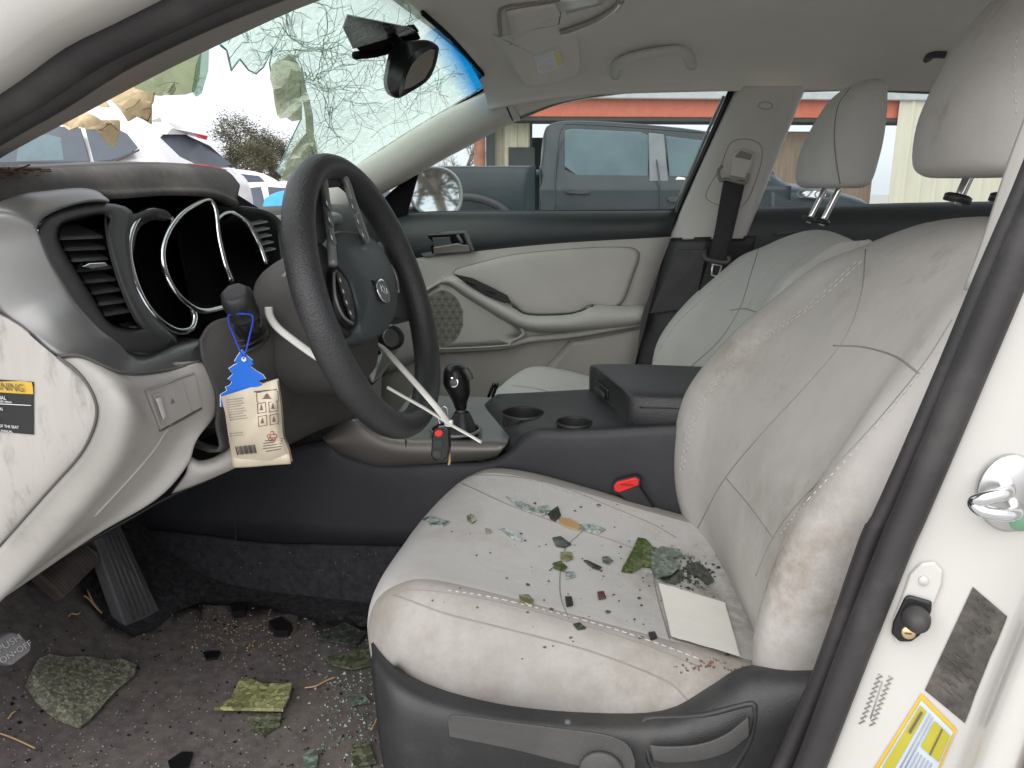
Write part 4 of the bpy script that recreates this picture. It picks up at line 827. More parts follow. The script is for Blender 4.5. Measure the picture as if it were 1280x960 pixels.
# warning sticker on the end panel
st = qdecal('warning_sticker', he, [(-62, 470), (43, 477), (43, 543), (-62, 534)], 'label_black', dash, .001, 8, 4, .0004)
tag(st, 'black warning sticker with yellow header'); hst = Hit(st)
qdecal('sticker_header', hst, [(-62, 470), (43, 477), (43, 493), (-62, 486)], 'yellow', st, .0006, 8, 2, .0003)
for s, x, y, sz in [('WARNING', 4, 483, .0115), ('MANUAL', -2, 496.5, .0058), ('KEEP AREAS', 8, 502, .0032), ('CLEAR DOORS', -8, 510, .0042), ('AND SURE', -8, 524, .0042), ('SIDE OF THE SEAT', 8, 532.5, .0042), ("OWNER'S MANUAL", 2, 538, .0036)]:
    ptext('sticker_text', s, hst, x, y, 10, .9, sz, 'ink' if s == 'WARNING' else 'label_white', st, .0016)
seam('sticker_rule', hst, [(-50, 502.5), (0, 504.5), (40, 506.5)], 'label_white', st, .0004, .0012)

# centre stack
cs = [(-.80, .96), (-.74, .945), (-.70, .87), (-.62, .77), (-.56, .69), (-.55, .62), (-.62, .58)]
surf('centre_stack', [[V((x-.03, y, z)) for x, z in cs] for y in (-.17,)]+[[V((x, y, z)) for x, z in cs] for y in (-.14, -.06, .06, .14)]+[[V((x-.03, .17, z)) for x, z in cs]], 'dark', dash, 4, 4, thick=.004)
cp = prism('climate_panel', [P(452, 446, -.14), P(474, 432, -.12), P(492, 404, -.10), P(498, 412, -.06), P(497, 440, -.08), P(478, 470, -.13), P(466, 480, -.15)], (-.01, .012, 0), 'console_top', dash, .003)
for i, (x, y) in enumerate(((463, 449), (468, 446), (473, 442))): prism('climate_button', [P(x-3, y-3, -.152), P(x+2, y-5, -.152), P(x+4, y, -.152), P(x-1, y+3, -.152)], (-.003, .005, 0), 'gloss_black', cp, .0008)
lathe('climate_knob', P(486, 424, -.12), (.75, -.55, .35), [(.021, -.01), (.021, .014), (.019, .02), (.012, .021)], 'black', cp, 24)
lathe('knob_face', P(488, 423, -.137), (.75, -.55, .35), [(.016, 0), (.016, .003), (.013, .004)], 'satin_dark', cp, 24)
# lower column / knee cover in dark grey
Cc = [[(248, 425), (262, 405), (290, 396), (330, 395), (345, 380), (372, 392)],
      [(252, 452), (270, 435), (300, 425), (340, 430), (365, 425), (400, 430)],
      [(268, 490), (290, 480), (320, 470), (350, 472), (380, 470), (425, 468)],
      [(268, 530), (292, 524), (325, 518), (355, 512), (390, 500), (438, 492)],
      [(262, 562), (292, 560), (322, 565), (352, 555), (395, 535), (442, 520)]]
CY = [[-.54, -.52, -.50, -.47, -.44, -.40], [-.54, -.525, -.50, -.47, -.42, -.36], [-.53, -.51, -.48, -.44, -.38, -.30], [-.53, -.49, -.44, -.39, -.32, -.22], [-.54, -.47, -.41, -.34, -.26, -.16]]
cover = surf('column_cover', [[P(x, y, Y) for (x, y), Y in zip(a, b)] for a, b in zip(Cc, CY)]+[[P(x, y, Y)+V((-.2, .1, .02)) for (x, y), Y in zip(Cc[4], CY[4])]], 'column', dash, 5, 5, thick=.004)
hcv = Hit(cover)
prism('handle_slot', [hcv(350, 519, .002), hcv(362, 508, .002), hcv(385, 498, .002), hcv(392, 499, .002), hcv(376, 512, .002)], (-.004, .004, 0), 'black', dash, 0)
# leaf litter on the dash top
parts = []
for k in range(26):
    p = hho(random.gauss(24, 13), random.gauss(222, 3), .004)
    if p: parts.append(tubemesh([p, p+V((random.gauss(0, .012), random.gauss(0, .012), abs(random.gauss(0, .003))))], .0009, 4, False, 1))
if parts: vs, fs = join(parts); tag(meshobj('leaf_litter', vs, fs, 'ink_brown'), 'brown dead leaf litter lying on the dusty dash top', 'leaf litter', kind='stuff')

# ================================================================== STEERING COLUMN, STALK, WHEEL
HUB = P(465, 372, -.37); wn = V((.953, 0, .303)); wu = V((-.303, 0, .953)); wy = V((0, 1, 0))
def wp(y, u, n=0): return HUB+wy*y+wu*u+wn*n
colm = thing('steering_column', 'dark plastic steering column shroud behind the wheel', 'steering column', wp(0, -.05, -.25))
def sec(n, a, b, dz, k=16):
    o = []
    for i in range(k):
        t = 2*math.pi*i/k; c_, s_ = math.cos(t), math.sin(t); o.append(wp(a*abs(c_)**.75*(1 if c_ > 0 else -1), dz+b*abs(s_)**.8*(1 if s_ > 0 else -1), n))
    return o
surf('shroud', [sec(-.045, .085, .075, -.005), sec(-.05, .100, .095, -.01), sec(-.08, .106, .100, -.012), sec(-.11, .100, .095, -.012), sec(-.13, .088, .085, -.014), sec(-.14, .06, .06, -.015)], 'column', colm, 3, 4, cu=True, cap=True)
prism('shroud_notch', [P(352, 345, -.475), P(366, 327, -.475), P(368, 329, -.475), P(356, 346, -.475)], (0, .004, 0), 'grey_pl', colm, 0)
s0 = P(299, 372, -.56); s1 = P(303, 412, -.485); sdir = (s0-s1)
stk = thing('turn_signal_stalk', 'black turn signal stalk with a faceted knob on its rubber boot', 'stalk', s1)
hx = (0, 0, 1)
ax = V((.06, -.62, .78)).normalized(); kn = P(299, 378, -.545)
lathe('knob', kn, ax, [(.0150, -.024), (.0185, -.022), (.0185, -.018), (.0175, -.016), (.0185, -.010), (.0195, .006), (.0185, .012), (.0150, .0165), (.0125, .0170), (.003, .0165)], 'dark', stk, 8)
tube('stem', [kn-ax*.022, kn-ax*.04, s1+V((0, .01, 0))], [.0145, .0150, .019], 'black', stk, 16)
for k in range(3):
    lathe('boot_ring', s1+ax*(-.010+.006*k), ax, [(.031-.004*k, 0), (.0335-.004*k, .002), (.032-.004*k, .004), (.027-.004*k, .003)], 'rubber', stk, 28)

sw_ = thing('steering_wheel', 'black leather steering wheel with silver spoke buttons and round emblem', 'steering wheel', HUB)
RW = .180
rim = [wp(RW*math.cos(t), RW*math.sin(t)) for t in [2*math.pi*k/40 for k in range(40)]]
tube('rim', rim, .0182, 'leather', sw_, 16, closed=True, sub=2, ry=.0205, upv=wn)
def wq(px, py, n=0): return PP(px, py, HUB+wn*n, wn)
def pad(px, n0, n1, name, m, par, nsub=5, dome=0.0):
    cx_ = sum(a for a, b in px)/len(px); cy_ = sum(b for a, b in px)/len(px)
    base = [wq(a, b, n1) for a, b in px]; c0 = wq(cx_, cy_, n1)
    def rg(s, n): return [c0+(p-c0)*s+wn*(n-n1) for p in base]
    return surf(name, [rg(.98, n0), rg(1.0, n0*.4+n1*.6), rg(.97, n1), rg(.85, n1+dome*.4), rg(.5, n1+dome*.85), rg(.05, n1+dome)], m, par, nsub, 3, cu=True)
hubp = [(416, 292), (438, 288), (466, 297), (486, 325), (496, 360), (495, 392), (482, 415), (460, 428), (448, 412), (446, 385), (436, 352), (421, 328)]
pad(hubp, -.05, .0, 'airbag_cover', 'hub', sw_, 4, .010)
# spokes
pad([(382, 300), (398, 300), (420, 325), (440, 350), (448, 385), (447, 415), (435, 420), (418, 400), (396, 360)], -.04, -.012, 'spoke', 'dark', sw_, 4, .002)
pad([(480, 300), (500, 320), (528, 370), (526, 395), (505, 400), (488, 392), (486, 350)], -.04, -.012, 'spoke', 'leather', sw_, 4, .002)
nb = pad([(416, 338), (430, 334), (440, 352), (446, 382), (443, 408), (430, 398), (420, 372)], -.02, -.002, 'button_pod', 'black', sw_, 4, .002)
tube('pod_trim', [wq(a, b, .001) for a, b in [(417, 341), (419, 370), (428, 394), (441, 405)]], .0018, 'satin', nb, 6, sub=4)
for a, b in ((424, 350), (428, 364), (432, 378), (437, 391)):
    disc('button', wq(a, b, .001), wn, .006, .010, 'dark_soft', nb, .003); disc('button_mark', wq(a+1, b, .0046), wn, .0014, .0026, 'label_white', nb, .0004)
fb = pad([(482, 330), (490, 331), (498, 350), (499, 368), (492, 366), (486, 350)], -.02, -.002, 'button_pod', 'black', sw_, 4, .002)
tube('pod_trim', [wq(a, b, .001) for a, b in [(481, 331), (489, 333), (496, 349), (498, 366)]], .0022, 'satin', fb, 6, sub=4)
# split spoke with silver strips, turned to the top
arch = [(416, 332), (414, 304), (410, 272), (406, 240), (404, 220), (410, 212), (422, 214), (432, 226), (440, 250), (449, 276), (459, 304)]
o = tube('spoke_strip', [wq(a, b, .008) for a, b in arch], .0055, 'console_top', sw_, 10, sub=5)
pad([(384, 218), (400, 205), (424, 204), (436, 214), (440, 232), (424, 214), (406, 214), (403, 240), (408, 300), (396, 296), (386, 250)], -.01, .004, 'spoke_back', 'dark', sw_, 3, 0)
for a, b in ((408, 254), (411, 275), (414, 297), (440, 258), (447, 277), (453, 294)):
    disc('button', wq(a, b, .012), wn, .0042, .010, 'pad_grey', o, .003); disc('button_mark', wq(a+.5, b, .0152), wn, .0014, .003, 'label_white', o, .0004)
c_ = wq(478, 364, .012)
em = disc('emblem', c_, wn, .0215, .0175, 'chrome', sw_, .002, 32)
disc('emblem_field', c_+wn*.0024, wn, .019, .0150, 'pad_grey', em, .0004, 32)
text('emblem_letters', 'KIA', c_+wn*.0034, (wy*.93-wu*.37), (wu*.93+wy*.37), .0165, 'chrome', em, 1.05)
text('airbag_mark', 'AIRBAG', wq(456, 311, .009), wy, wu, .006, 'ink_grey', sw_)
# ================================================================== SEATS
def make_seat(root, yc, dx, dz, mseat, mback, hr_up, hx=0, skew=1.0, dzc=0.0, hs_=1.0):
    # cushion: rows run rear -> front -> down the front face, columns far -> near
    prof = [(.242, -.125), (.256, -.085), (.258, -.045), (.240, -.005), (.205, .010), (.155, .0), (.08, -.012), (0, -.015), (-.08, -.012), (-.155, .0), (-.21, .012), (-.242, -.006), (-.262, -.045), (-.264, -.085), (-.250, -.125)]
    rows = []
    for X, z, wdt, rnd in [(.20, .445, 1.0, 0), (.12, .462, 1.0, 0), (.02, .484, 1.0, 0), (-.08, .508, 1.0, 0), (-.18, .530, .99, .010), (-.26, .537, .965, .025), (-.31, .525, .94, .045), (-.342, .500, .92, .06), (-.356, .465, .92, .065), (-.352, .43, .93, .06), (-.335, .405, .93, .05)]:
        r = []
        flat = 1 if X > -.3 else .6
        for y, h in prof:
            q = abs(y)/.26
            hz = z+h*flat+max(0, -y)/.26*.10*max(0, min(1, (X+.2)/.4))*.25
            if X < -.30: hz = max(hz, z-.09) if z > .45 else max(hz, .385)
            r.append(V((X+dx+rnd*q**3+(.02 if False else 0), yc+y*wdt, hz+dz+dzc)))
        rows.append(r)
    cush = surf('cushion', rows, mseat, root, 3, 4)
    # back rest: rows bottom -> top
    pb = [(.15, .225), (.09, .245), (.035, .255), (.0, .240), (.004, .205), (.035, .160), (.048, .08), (.05, 0), (.048, -.08), (.035, -.160), (.004, -.205), (.0, -.240), (.035, -.255), (.09, -.245), (.15, -.225)]
    rows = []
    for X, z, wdt, k, th, sk_ in [(.120, .41, .90, .5, 1, .05), (.085, .45, .94, .6, 1, .06), (.060, .52, .98, .75, 1, .072), (.054, .60, 1.01, .85, 1, .088), (.064, .67, 1.02, .85, 1, .098), (.095, .73, 1.01, .8, 1, .098), (.145, .795, .98, .65, .95, .084), (.20, .85, .93, .5, .85, .062), (.252, .898, .86, .35, .75, .042), (.302, .934, .78, .22, .6, .028), (.348, .958, .71, .12, .45, .018), (.39, .972, .66, .05, .3, .01), (.43, .962, .63, 0, .2, 0)]:
        r = []
        for d, y in pb:
            bol = d*(k if d <= .05 else 1)*th if d <= .05 else .05*k*0+d*th
            r.append(V((X+bol+dx+skew*sk_*(.24-y)/.48, yc+y*wdt*(1.02 if y > 0 else 1.07), z+dz-(.010*(abs(y)/.24)**2 if z > .9 else 0)+(d*.25*th*(1 if z < .85 else 0) if d > .05 else 0))))
        rows.append(r)
    back = surf('backrest', rows, mback, root, 3, 4)
    vs = [V((.12+dx, yc, .40)), V((.44+dx, yc, .97))]
    surf('back_shell', [[V((.26+dx, yc+y, .38+dz)), V((.28+dx, yc+y, .6+dz)), V((.36+dx, yc+y*.8, .80+dz))] for y in (-.235, -.22, 0, .22, .235)], 'dark_soft', root, 3, 3, thick=.02)
    # head rest
    hr = []
    xc, zc = .385+dx+hx, 1.112+dz+hr_up
    for u_, a, b, sx in [(-.098, .030, .085, -.016), (-.096, .052, .110, -.016), (-.082, .066, .122, -.016), (-.04, .070, .128, -.012), (.0, .066, .128, -.004), (.045, .056, .122, .006), (.08, .044, .108, .016), (.1, .030, .088, .026), (.108, .012, .05, .03)]:
        ring = []
        for k in range(24):
            t = 2*math.pi*k/24; c_, s_ = math.cos(t), math.sin(t)
            ring.append(V((xc+sx+a*hs_*abs(c_)**.8*(1 if c_ > 0 else -1), yc+b*hs_*abs(s_)**.72*(1 if s_ > 0 else -1), zc+u_*hs_)))
        hr.append(ring)
    head = surf('headrest', hr, mback, root, 2, 4, cu=True, cap=True)
    for s in (-1, 1):
        tube('headrest_post', [V((xc-.01, yc+s*.068, zc-.085)), V((.375+dx, yc+s*.068, .985+dz))], .0062, 'chrome', root, 12)
        lathe('post_collar', V((.375+dx, yc+s*.068, .988+dz)), (.25, 0, 1), [(.016, 0), (.016, .008), (.012, .010)], 'black' if s < 0 else 'dark', root, 16)
    return cush, back, head
ds = thing('seat', 'stained light grey front seat with broken glass on its cushion', 'car seat', (0, -.37, .26))
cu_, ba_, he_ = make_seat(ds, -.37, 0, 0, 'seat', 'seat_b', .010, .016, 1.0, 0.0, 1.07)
hcu, hba, hhe = Hit(cu_), Hit(ba_), Hit(he_)
# seams of the near seat; the flat centre of the cushion is a paler cloth, lightened further to paint in light from above
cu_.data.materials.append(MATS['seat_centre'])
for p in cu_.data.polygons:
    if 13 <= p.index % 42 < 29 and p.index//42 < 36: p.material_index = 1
seam('seam', hcu, [(492, 744), (510, 750), (560, 768), (640, 788), (740, 815), (830, 850), (862, 878)], 'seam', ds, .0010)
seam('seam', hcu, [(492, 744), (520, 738), (580, 745), (650, 760), (720, 780), (800, 805), (870, 832)], 'seam', ds, .0009)
seam('stitching', hcu, [(560, 738), (620, 748), (720, 773), (800, 797), (880, 826)], 'stitch', ds, .0007, .0004, dash=.004)
seam('seam', hcu, [(562, 598), (590, 610), (640, 633), (700, 655), (760, 674), (815, 694)], 'seam', ds, .0010)
seam('seam', hcu, [(562, 598), (600, 594), (650, 597), (700, 608), (760, 632), (815, 655), (845, 672)], 'seam', ds, .0009)
seam('stitching', hcu, [(585, 604), (620, 598), (660, 601), (720, 621), (790, 650), (830, 670)], 'stitch', ds, .0007, .0004, dash=.004)
seam('seam', hcu, [(728, 664), (705, 690), (700, 740), (712, 778)], 'seam', ds, .0009)
seam('seam', hcu, [(815, 700), (820, 740), (840, 810)], 'seam', ds, .0010)
seam('seam', hba, [(1082, 312), (1076, 370), (1055, 425), (1010, 480), (950, 545), (905, 600), (872, 660)], 'seam', ds, .0010)
seam('seam', hba, [(1042, 432), (1080, 434), (1120, 446), (1150, 468)], 'seam', ds, .0011)
seam('seam', hba, [(908, 598), (935, 630), (966, 672)], 'seam', ds, .0009)
seam('seam', hba, [(1190, 400), (1151, 460), (1080, 545), (1000, 627), (966, 673), (945, 720)], 'seam', ds, .0009)
seam('stitching', hba, [(1160, 455), (1090, 540), (1006, 630), (975, 670)], 'stitch', ds, .0007, .0004, dash=.004)
for o_ in (0, 6):
    seam('stitching', hba, [(1072+o_, 326), (1010+o_, 382), (945+o_, 428), (890+o_, 480), (862+o_*.8, 530), (850+o_*.6, 590)], 'stitch', ds, .0007, .0004, dash=.004)
seam('stitching', hhe, [(1272, 40), (1269, 90), (1271, 150)], 'stitch', ds, .0007, .0004, dash=.004)
# side shield
Sh = [[(464, 806), (500, 842), (560, 866), (640, 882), (740, 890), (830, 889), (890, 862), (935, 838), (1015, 836), (1100, 838)],
      [(466, 825), (498, 852), (560, 876), (640, 892), (740, 900), (830, 899), (895, 874), (940, 850), (1015, 848), (1100, 850)],
      [(472, 870), (500, 885), (560, 900), (640, 912), (740, 922), (830, 922), (900, 905), (945, 890), (1015, 880), (1100, 880)],
      [(484, 960), (505, 962), (560, 965), (640, 968), (740, 970), (830, 970), (905, 965), (950, 955), (1015, 950), (1100, 950)],
      [(520, 1090), (540, 1090), (590, 1090), (660, 1090), (750, 1090), (840, 1090), (915, 1090), (960, 1090), (1030, 1090), (1110, 1090)]]
SY = [-.615, -.645, -.665, -.67, -.66]
shield = surf('side_shield', [[P(x, y, -.50 if False else SY[0]+.04) for x, y in Sh[0]]]+[[P(x, y, Y+(.03 if i == 0 else 0)) for i, (x, y) in enumerate(a)] for a, Y in zip(Sh, SY)], 'dark', ds, 4, 4, thick=.004)
hsh = Hit(shield)
# front return of the shield
surf('shield_front', [[P(464, 806, -.585), P(466, 825, -.615), P(472, 870, -.635), P(484, 960, -.64), P(520, 1090, -.63)], [P(464, 806, -.585)+V((.03, .1, -.01)), P(466, 825, -.615)+V((.02, .12, 0)), P(472, 870, -.635)+V((.02, .14, 0)), P(484, 960, -.64)+V((.02, .14, 0)), P(520, 1090, -.63)+V((.02, .14, 0))]], 'dark', ds, 4, 3, thick=.004)
rec = [(545, 955), (535, 915), (545, 895), (570, 886), (700, 900), (795, 912), (802, 935), (800, 985), (560, 985)]
qdecal('lever_shade', hsh, [(546, 886), (800, 911), (803, 1000), (556, 1000)], 'black_matt', ds, .002, 14, 8)  # flat black sheet on the shield, painting the shade behind the lever
def bar(name, top, bot, Y, th, m, par):
    return surf(name, [[P(x, y, Y+th) for x, y in top], [P(x, y+1, Y+.004) for x, y in top], [P(x, y, Y) for x, y in mixp(top, bot, .15)], [P(x, y, Y) for x, y in mixp(top, bot, .85)], [P(x, y-1, Y+.004) for x, y in bot], [P(x, y, Y+th) for x, y in bot]], m, par, 4, 3)
lev = bar('recline_lever', [(560, 898), (572, 893), (640, 902), (720, 912), (760, 918), (785, 930), (794, 950)], [(562, 922), (575, 925), (640, 938), (710, 956), (750, 966), (775, 985), (790, 1000)], -.705, .045, 'column', ds)  # lever and pocket lip coloured paler, for shadow contrast the soft light lacks
disc('lever_pivot', P(752, 962, -.707), (0, -1, 0), .022, .022, 'column', ds, .004)
pk = [(803, 905), (825, 900), (880, 895), (935, 880), (944, 885), (940, 915), (925, 945), (905, 962), (825, 960), (810, 940)]
qdecal('pocket_shade', hsh, [(806, 906), (940, 884), (922, 950), (818, 958)], 'black_matt', ds, .0015, 10, 8)  # shade of the pocket painted as a flat black sheet
bar('pocket_lip', [(812, 930), (830, 932), (870, 930), (905, 918), (935, 895)], [(818, 952), (835, 955), (872, 953), (910, 942), (936, 922)], -.692, .03, 'column', ds)
tube('pocket_rim', [hsh(x, y, .002) for x, y in pk], .0035, 'dark', ds, 8, closed=True, sub=3)
lathe('shield_clip', hsh(710, 905, .001), (0, -1, .1), [(.005, 0), (.004, .004), (.002, .005)], 'pad_grey', ds, 12)
box('seat_rail', (-.05, -.58, .285), (.5, .035, .03), 'steel', ds, .004); box('seat_rail', (-.05, -.16, .285), (.5, .035, .03), 'steel', ds, .004)
box('seat_frame', (-.06, -.37, .36), (.42, .40, .06), 'black_matt', ds, .01)
# dark stains on the cushion (spots with their own shape)
parts = []
def spot(h, x, y, r, e=1.0):
    pts = [h(x+r*random.uniform(.6, 1.2)*math.cos(t)*e, y+r*random.uniform(.5, 1.1)*math.sin(t)*.7, .0006) for t in [2*math.pi*k/9 for k in range(9)]]
    pts = [p for p in pts if p] if h.strict(x, y) else []
    return (pts, [tuple(range(len(pts)))]) if len(pts) > 5 else None
for k in range(90):
    t = random.random()
    if t < .5: x, y = random.gauss(800, 60), random.gauss(745, 35)
    elif t < .75: x, y = random.gauss(700, 90), random.gauss(700, 50)
    else: x, y = random.uniform(540, 860), random.uniform(620, 820)
    s = spot(hcu, x, y, abs(random.gauss(0, 1.4))+.5)
    if s: parts.append(s)
vs, fs = join(parts); tag(meshobj('stain_specks', vs, fs, mat('stain', (.10, .085, .07), .9), ds, smooth=False), kind='stuff')

ps = thing('seat', 'clean light grey passenger seat with raised headrest beside the belt pillar', 'car seat', (-.03, .37, .26))
pcu, pba, phe = make_seat(ps, .37, -.035, -.05, 'seat_clean', 'seat_clean', .044, .034, 1.0, .062)
hpc, hpb, hph = Hit(pcu), Hit(pba), Hit(phe)
for path in ([(948, 312), (938, 345), (925, 385), (900, 425), (862, 460)], [(913, 388), (930, 386), (948, 391)]):
    seam('seam', hpb, path, 'seam', ps, .0013)
seam('stitching', hpb, [(940, 322), (895, 360), (850, 400), (822, 440)], 'stitch', ps, .0009, .0006, dash=.006)
seam('seam', hph, [(1063, 110), (1048, 132), (1043, 165), (1045, 200), (1050, 230)], 'seam', ps, .0014)
seam('seam', hpc, [(640, 482), (680, 488), (720, 505)], 'seam', ps, .0012)
# ================================================================== CENTRE CONSOLE
con = thing('centre_console', 'black centre console with two cup holders between the seats', 'console', (-.2, 0, .26))
yn, yf = -.135, .135
# side walls: plastic over carpet. outline near side in the photograph
sideT = [(250, 560), (300, 575), (405, 552), (423, 566), (466, 580), (508, 581), (560, 580), (610, 578), (635, 566), (665, 541), (720, 540), (840, 534), (940, 530)]
sideM = [(120, 660), (230, 670), (330, 682), (400, 684), (466, 686), (508, 687), (560, 690), (610, 692), (640, 695), (670, 698), (720, 700), (840, 702), (940, 704)]
sideB = [(60, 742), (200, 760), (300, 768), (400, 775), (466, 780), (508, 782), (560, 786), (610, 790), (640, 795), (670, 800), (720, 800), (840, 800), (940, 800)]
up_ = surf('side_wall', [[P(x, y-1, yn+.02) for x, y in sideT], [P(x, y, yn) for x, y in sideT], [P(x, y, yn-.006) for x, y in mixp(sideT, sideM, .3)], [P(x, y, yn-.010) for x, y in sideM]], 'console_side', con, 4, 3, thick=-.004)
lo_ = surf('side_carpet', [[P(x, y, yn-.008) for x, y in sideM], [P(x, y+1, yn-.016) for x, y in sideM], [P(x, y, yn-.022) for x, y in mixp(sideM, sideB, .7)], [P(x, y, yn-.035) for x, y in sideB]], 'side_carpet', con, 4, 3, thick=-.004)
hsd = Hit(up_, lo_)
seam('panel_line', hsd, [(292, 575), (294, 640), (296, 684), (305, 700)], 'dark', con, .0015)
# rear deck with cup holders: flat surface z
ZC = .600
def zt(px, py, z=ZC): return PZ(px, py, z)
a0 = P(665, 541, yn); a1 = P(840, 534, yn)
dk_n = [P(x, y, yn) for x, y in [(634, 566), (648, 554), (665, 541), (720, 539), (785, 536), (860, 533)]]
dk_f = [V((p.x-(.02 if i < 3 else 0), .135, p.z+.004)) for i, p in enumerate(dk_n)]
def zdeck(x):
    for a, b in zip(dk_n, dk_n[1:]):
        if a.x <= x <= b.x: return a.z+(b.z-a.z)*(x-a.x)/(b.x-a.x)
    return dk_n[0].z if x < dk_n[0].x else dk_n[-1].z
cups = [(PZ(654, 519, .604), .0385), (PZ(718, 529, .612), .031)]
def holed(outline, holes, step, zf):
    vs = []; ed = []
    def loop(pl):
        b0 = len(vs); vs.extend(V((p[0], p[1])) for p in pl); ed.extend((b0+i, b0+(i+1) % len(pl)) for i in range(len(pl)))
    dense = []
    for i in range(len(outline)):
        a, b = outline[i], outline[(i+1) % len(outline)]; k = max(1, int(math.hypot(a[0]-b[0], a[1]-b[1])/step))
        dense += [(a[0]+(b[0]-a[0])*q/k, a[1]+(b[1]-a[1])*q/k) for q in range(k)]
    loop(dense)
    for (hx_, hy_, r_) in holes: loop([(hx_+r_*math.cos(t), hy_+r_*math.sin(t)) for t in [2*math.pi*k/32 for k in range(32)]])
    xs = [p[0] for p in outline]; ys = [p[1] for p in outline]; y = min(ys)
    while y < max(ys):
        x = min(xs)
        while x < max(xs):
            if inside(x, y, outline) and all(math.hypot(x-a, y-b) > r_+step*.4 for a, b, r_ in holes): vs.append(V((x, y)))
            x += step
        y += step
    r = delaunay_2d_cdt(vs, ed, [], 1, 1e-6); fs = []
    for f in r[2]:
        cx_ = sum(r[0][i].x for i in f)/len(f); cy_ = sum(r[0][i].y for i in f)/len(f)
        if all(math.hypot(cx_-a, cy_-b) > r_*.98 for a, b, r_ in holes): fs.append(tuple(f))
    return [V((p.x, p.y, zf(p.x, p.y))) for p in r[0]], fs
def zf(x, y): return zdeck(x+.11*max(0, min(1, (y+.135)/.2)))+.001-.010*(abs(y)/.135)**8
ol = [(p.x, p.y) for p in dk_n]+[(p.x-(.11 if i < 3 else 0), .135) for i, p in reversed(list(enumerate(dk_n)))]
vs, fs = holed(ol, [(c.x, c.y, r_) for c, r_ in cups], .015, zf)
meshobj('deck', vs, fs, 'dark', con, thick=0)
for c, r_ in cups:
    z0 = zf(c.x, c.y)
    rg = lambda r2, z: [V((c.x+r2*math.cos(t), c.y+r2*math.sin(t), z)) for t in [2*math.pi*k/32 for k in range(32)]]
    surf('cup_holder', [rg(r_*1.05, z0+.0005), rg(r_*1.02, z0+.003), rg(r_*.98, z0+.001), rg(r_*.95, z0-.03), rg(r_*.9, z0-.065), rg(r_*.3, z0-.067), rg(.001, z0-.067)], 'dark', con, 1, 3, cu=True)
# front shifter deck: silver trim panel seen edge on
tr_o = [(403, 548), (420, 535), (437, 522), (457, 535), (477, 545), (505, 550), (560, 552), (600, 554), (634, 556)]
tr_i = [(412, 556), (430, 566), (466, 578), (490, 579), (508, 578), (530, 577), (560, 575), (600, 572), (622, 568)]
surf('side_trim', [[P(x, y-1, yn+.012) for x, y in tr_o], [P(x, y, yn-.006) for x, y in tr_o], [P(x, y, yn-.014) for x, y in mixp(tr_o, tr_i, .5)], [P(x, y, yn-.006) for x, y in tr_i], [P(x, y+1, yn+.01) for x, y in tr_i]], 'console_trim', con, 4, 4, thick=.003)
tube('trim_joint', [P(507, 549, yn-.012), P(508, 562, yn-.015), P(511, 577, yn-.008)], .0012, 'black', con, 6)
tt = [P(x, y-1, yn+.004) for x, y in tr_o[4:]]
tf = [V((p.x-.02, .12, p.z+.012)) for p in tt]
olx = [(p.x, p.y) for p in tt]+[(p.x, p.y) for p in tf[::-1]]
def zt2(x, y):
    for a, b in zip(tt, tt[1:]):
        if a.x <= x <= b.x: return a.z+(b.z-a.z)*(x-a.x)/(b.x-a.x)+.012*max(0, (y+.13)/.25)+.001
    return (tt[0].z if x < tt[0].x else tt[-1].z)+.012*max(0, (y+.13)/.25)+.001
boot = PZ(576, 540, zt2(-.30, -.02)+.0)
vs, fs = holed(olx, [(boot.x-.01, boot.y, .042)], .015, zt2)
meshobj('shifter_deck', vs, fs, 'console_top', con)
rg = lambda r2, z: [V((boot.x-.01+r2*math.cos(t), boot.y+r2*math.sin(t), z)) for t in [2*math.pi*k/28 for k in range(28)]]
surf('gate_well', [rg(.043, boot.z+.004), rg(.041, boot.z), rg(.036, boot.z-.03), rg(.002, boot.z-.032)], 'black', con, 1, 2, cu=True)
tube('gate_rim', rg(.044, boot.z+.005), .003, 'satin', con, 8, closed=True, sub=1)
# the raised wing from the deck down to the shifter deck
# storage bin ahead of the shifter with something blue inside
surf('front_bin', [[P(437, 521, yn+.01), P(457, 534, yn+.01), P(477, 544, yn+.01), P(505, 549, yn+.01)], [P(440, 519, yn+.05)+V((0, 0, -.02)), P(460, 530, yn+.05)+V((0, 0, -.03)), P(480, 540, yn+.05)+V((0, 0, -.03)), P(505, 545, yn+.05)+V((0, 0, -.02))], [P(455, 500, .08)+V((0, 0, -.02)), P(475, 510, .08)+V((0, 0, -.03)), P(495, 518, .08)+V((0, 0, -.03)), P(515, 525, .08)]], 'black', con, 3, 3, thick=.003)
# arm rest box
ar = thing('console_armrest', 'black padded console armrest lid with a front latch', 'armrest', (.05, 0, .60))
def arow(x, yh, z0, z1, n=20):
    o = []; sk = .045*max(0, min(1, (.15-x)/.24)); x += .035*max(0, min(1, (.2-x)/.2))
    for k in range(n):
        t = 2*math.pi*k/n; c_, s_ = math.cos(t), math.sin(t); yy_ = yh*abs(c_)**.35*(1 if c_ > 0 else -1); o.append(V((x-sk*yy_/.12, yh*abs(c_)**.35*(1 if c_ > 0 else -1)-.005, (z0+z1)/2+(z1-z0)/2*abs(s_)**.28*(1 if s_ > 0 else -1))))
    return o
zA, zB = .606, .678
surf('lid', [arow(-.095, .085, zA+.018, zB-.012), arow(-.10, .105, zA+.004, zB-.004), arow(-.09, .118, zA, zB), arow(-.04, .122, zA, zB+.002), arow(.06, .122, zA, zB+.003), arow(.18, .12, zA, zB+.002), arow(.235, .115, zA+.004, zB-.002), arow(.245, .10, zA+.015, zB-.012)], 'leather', ar, 1, 3, cu=True, cap=True)
M_ = Matrix.Identity(3)
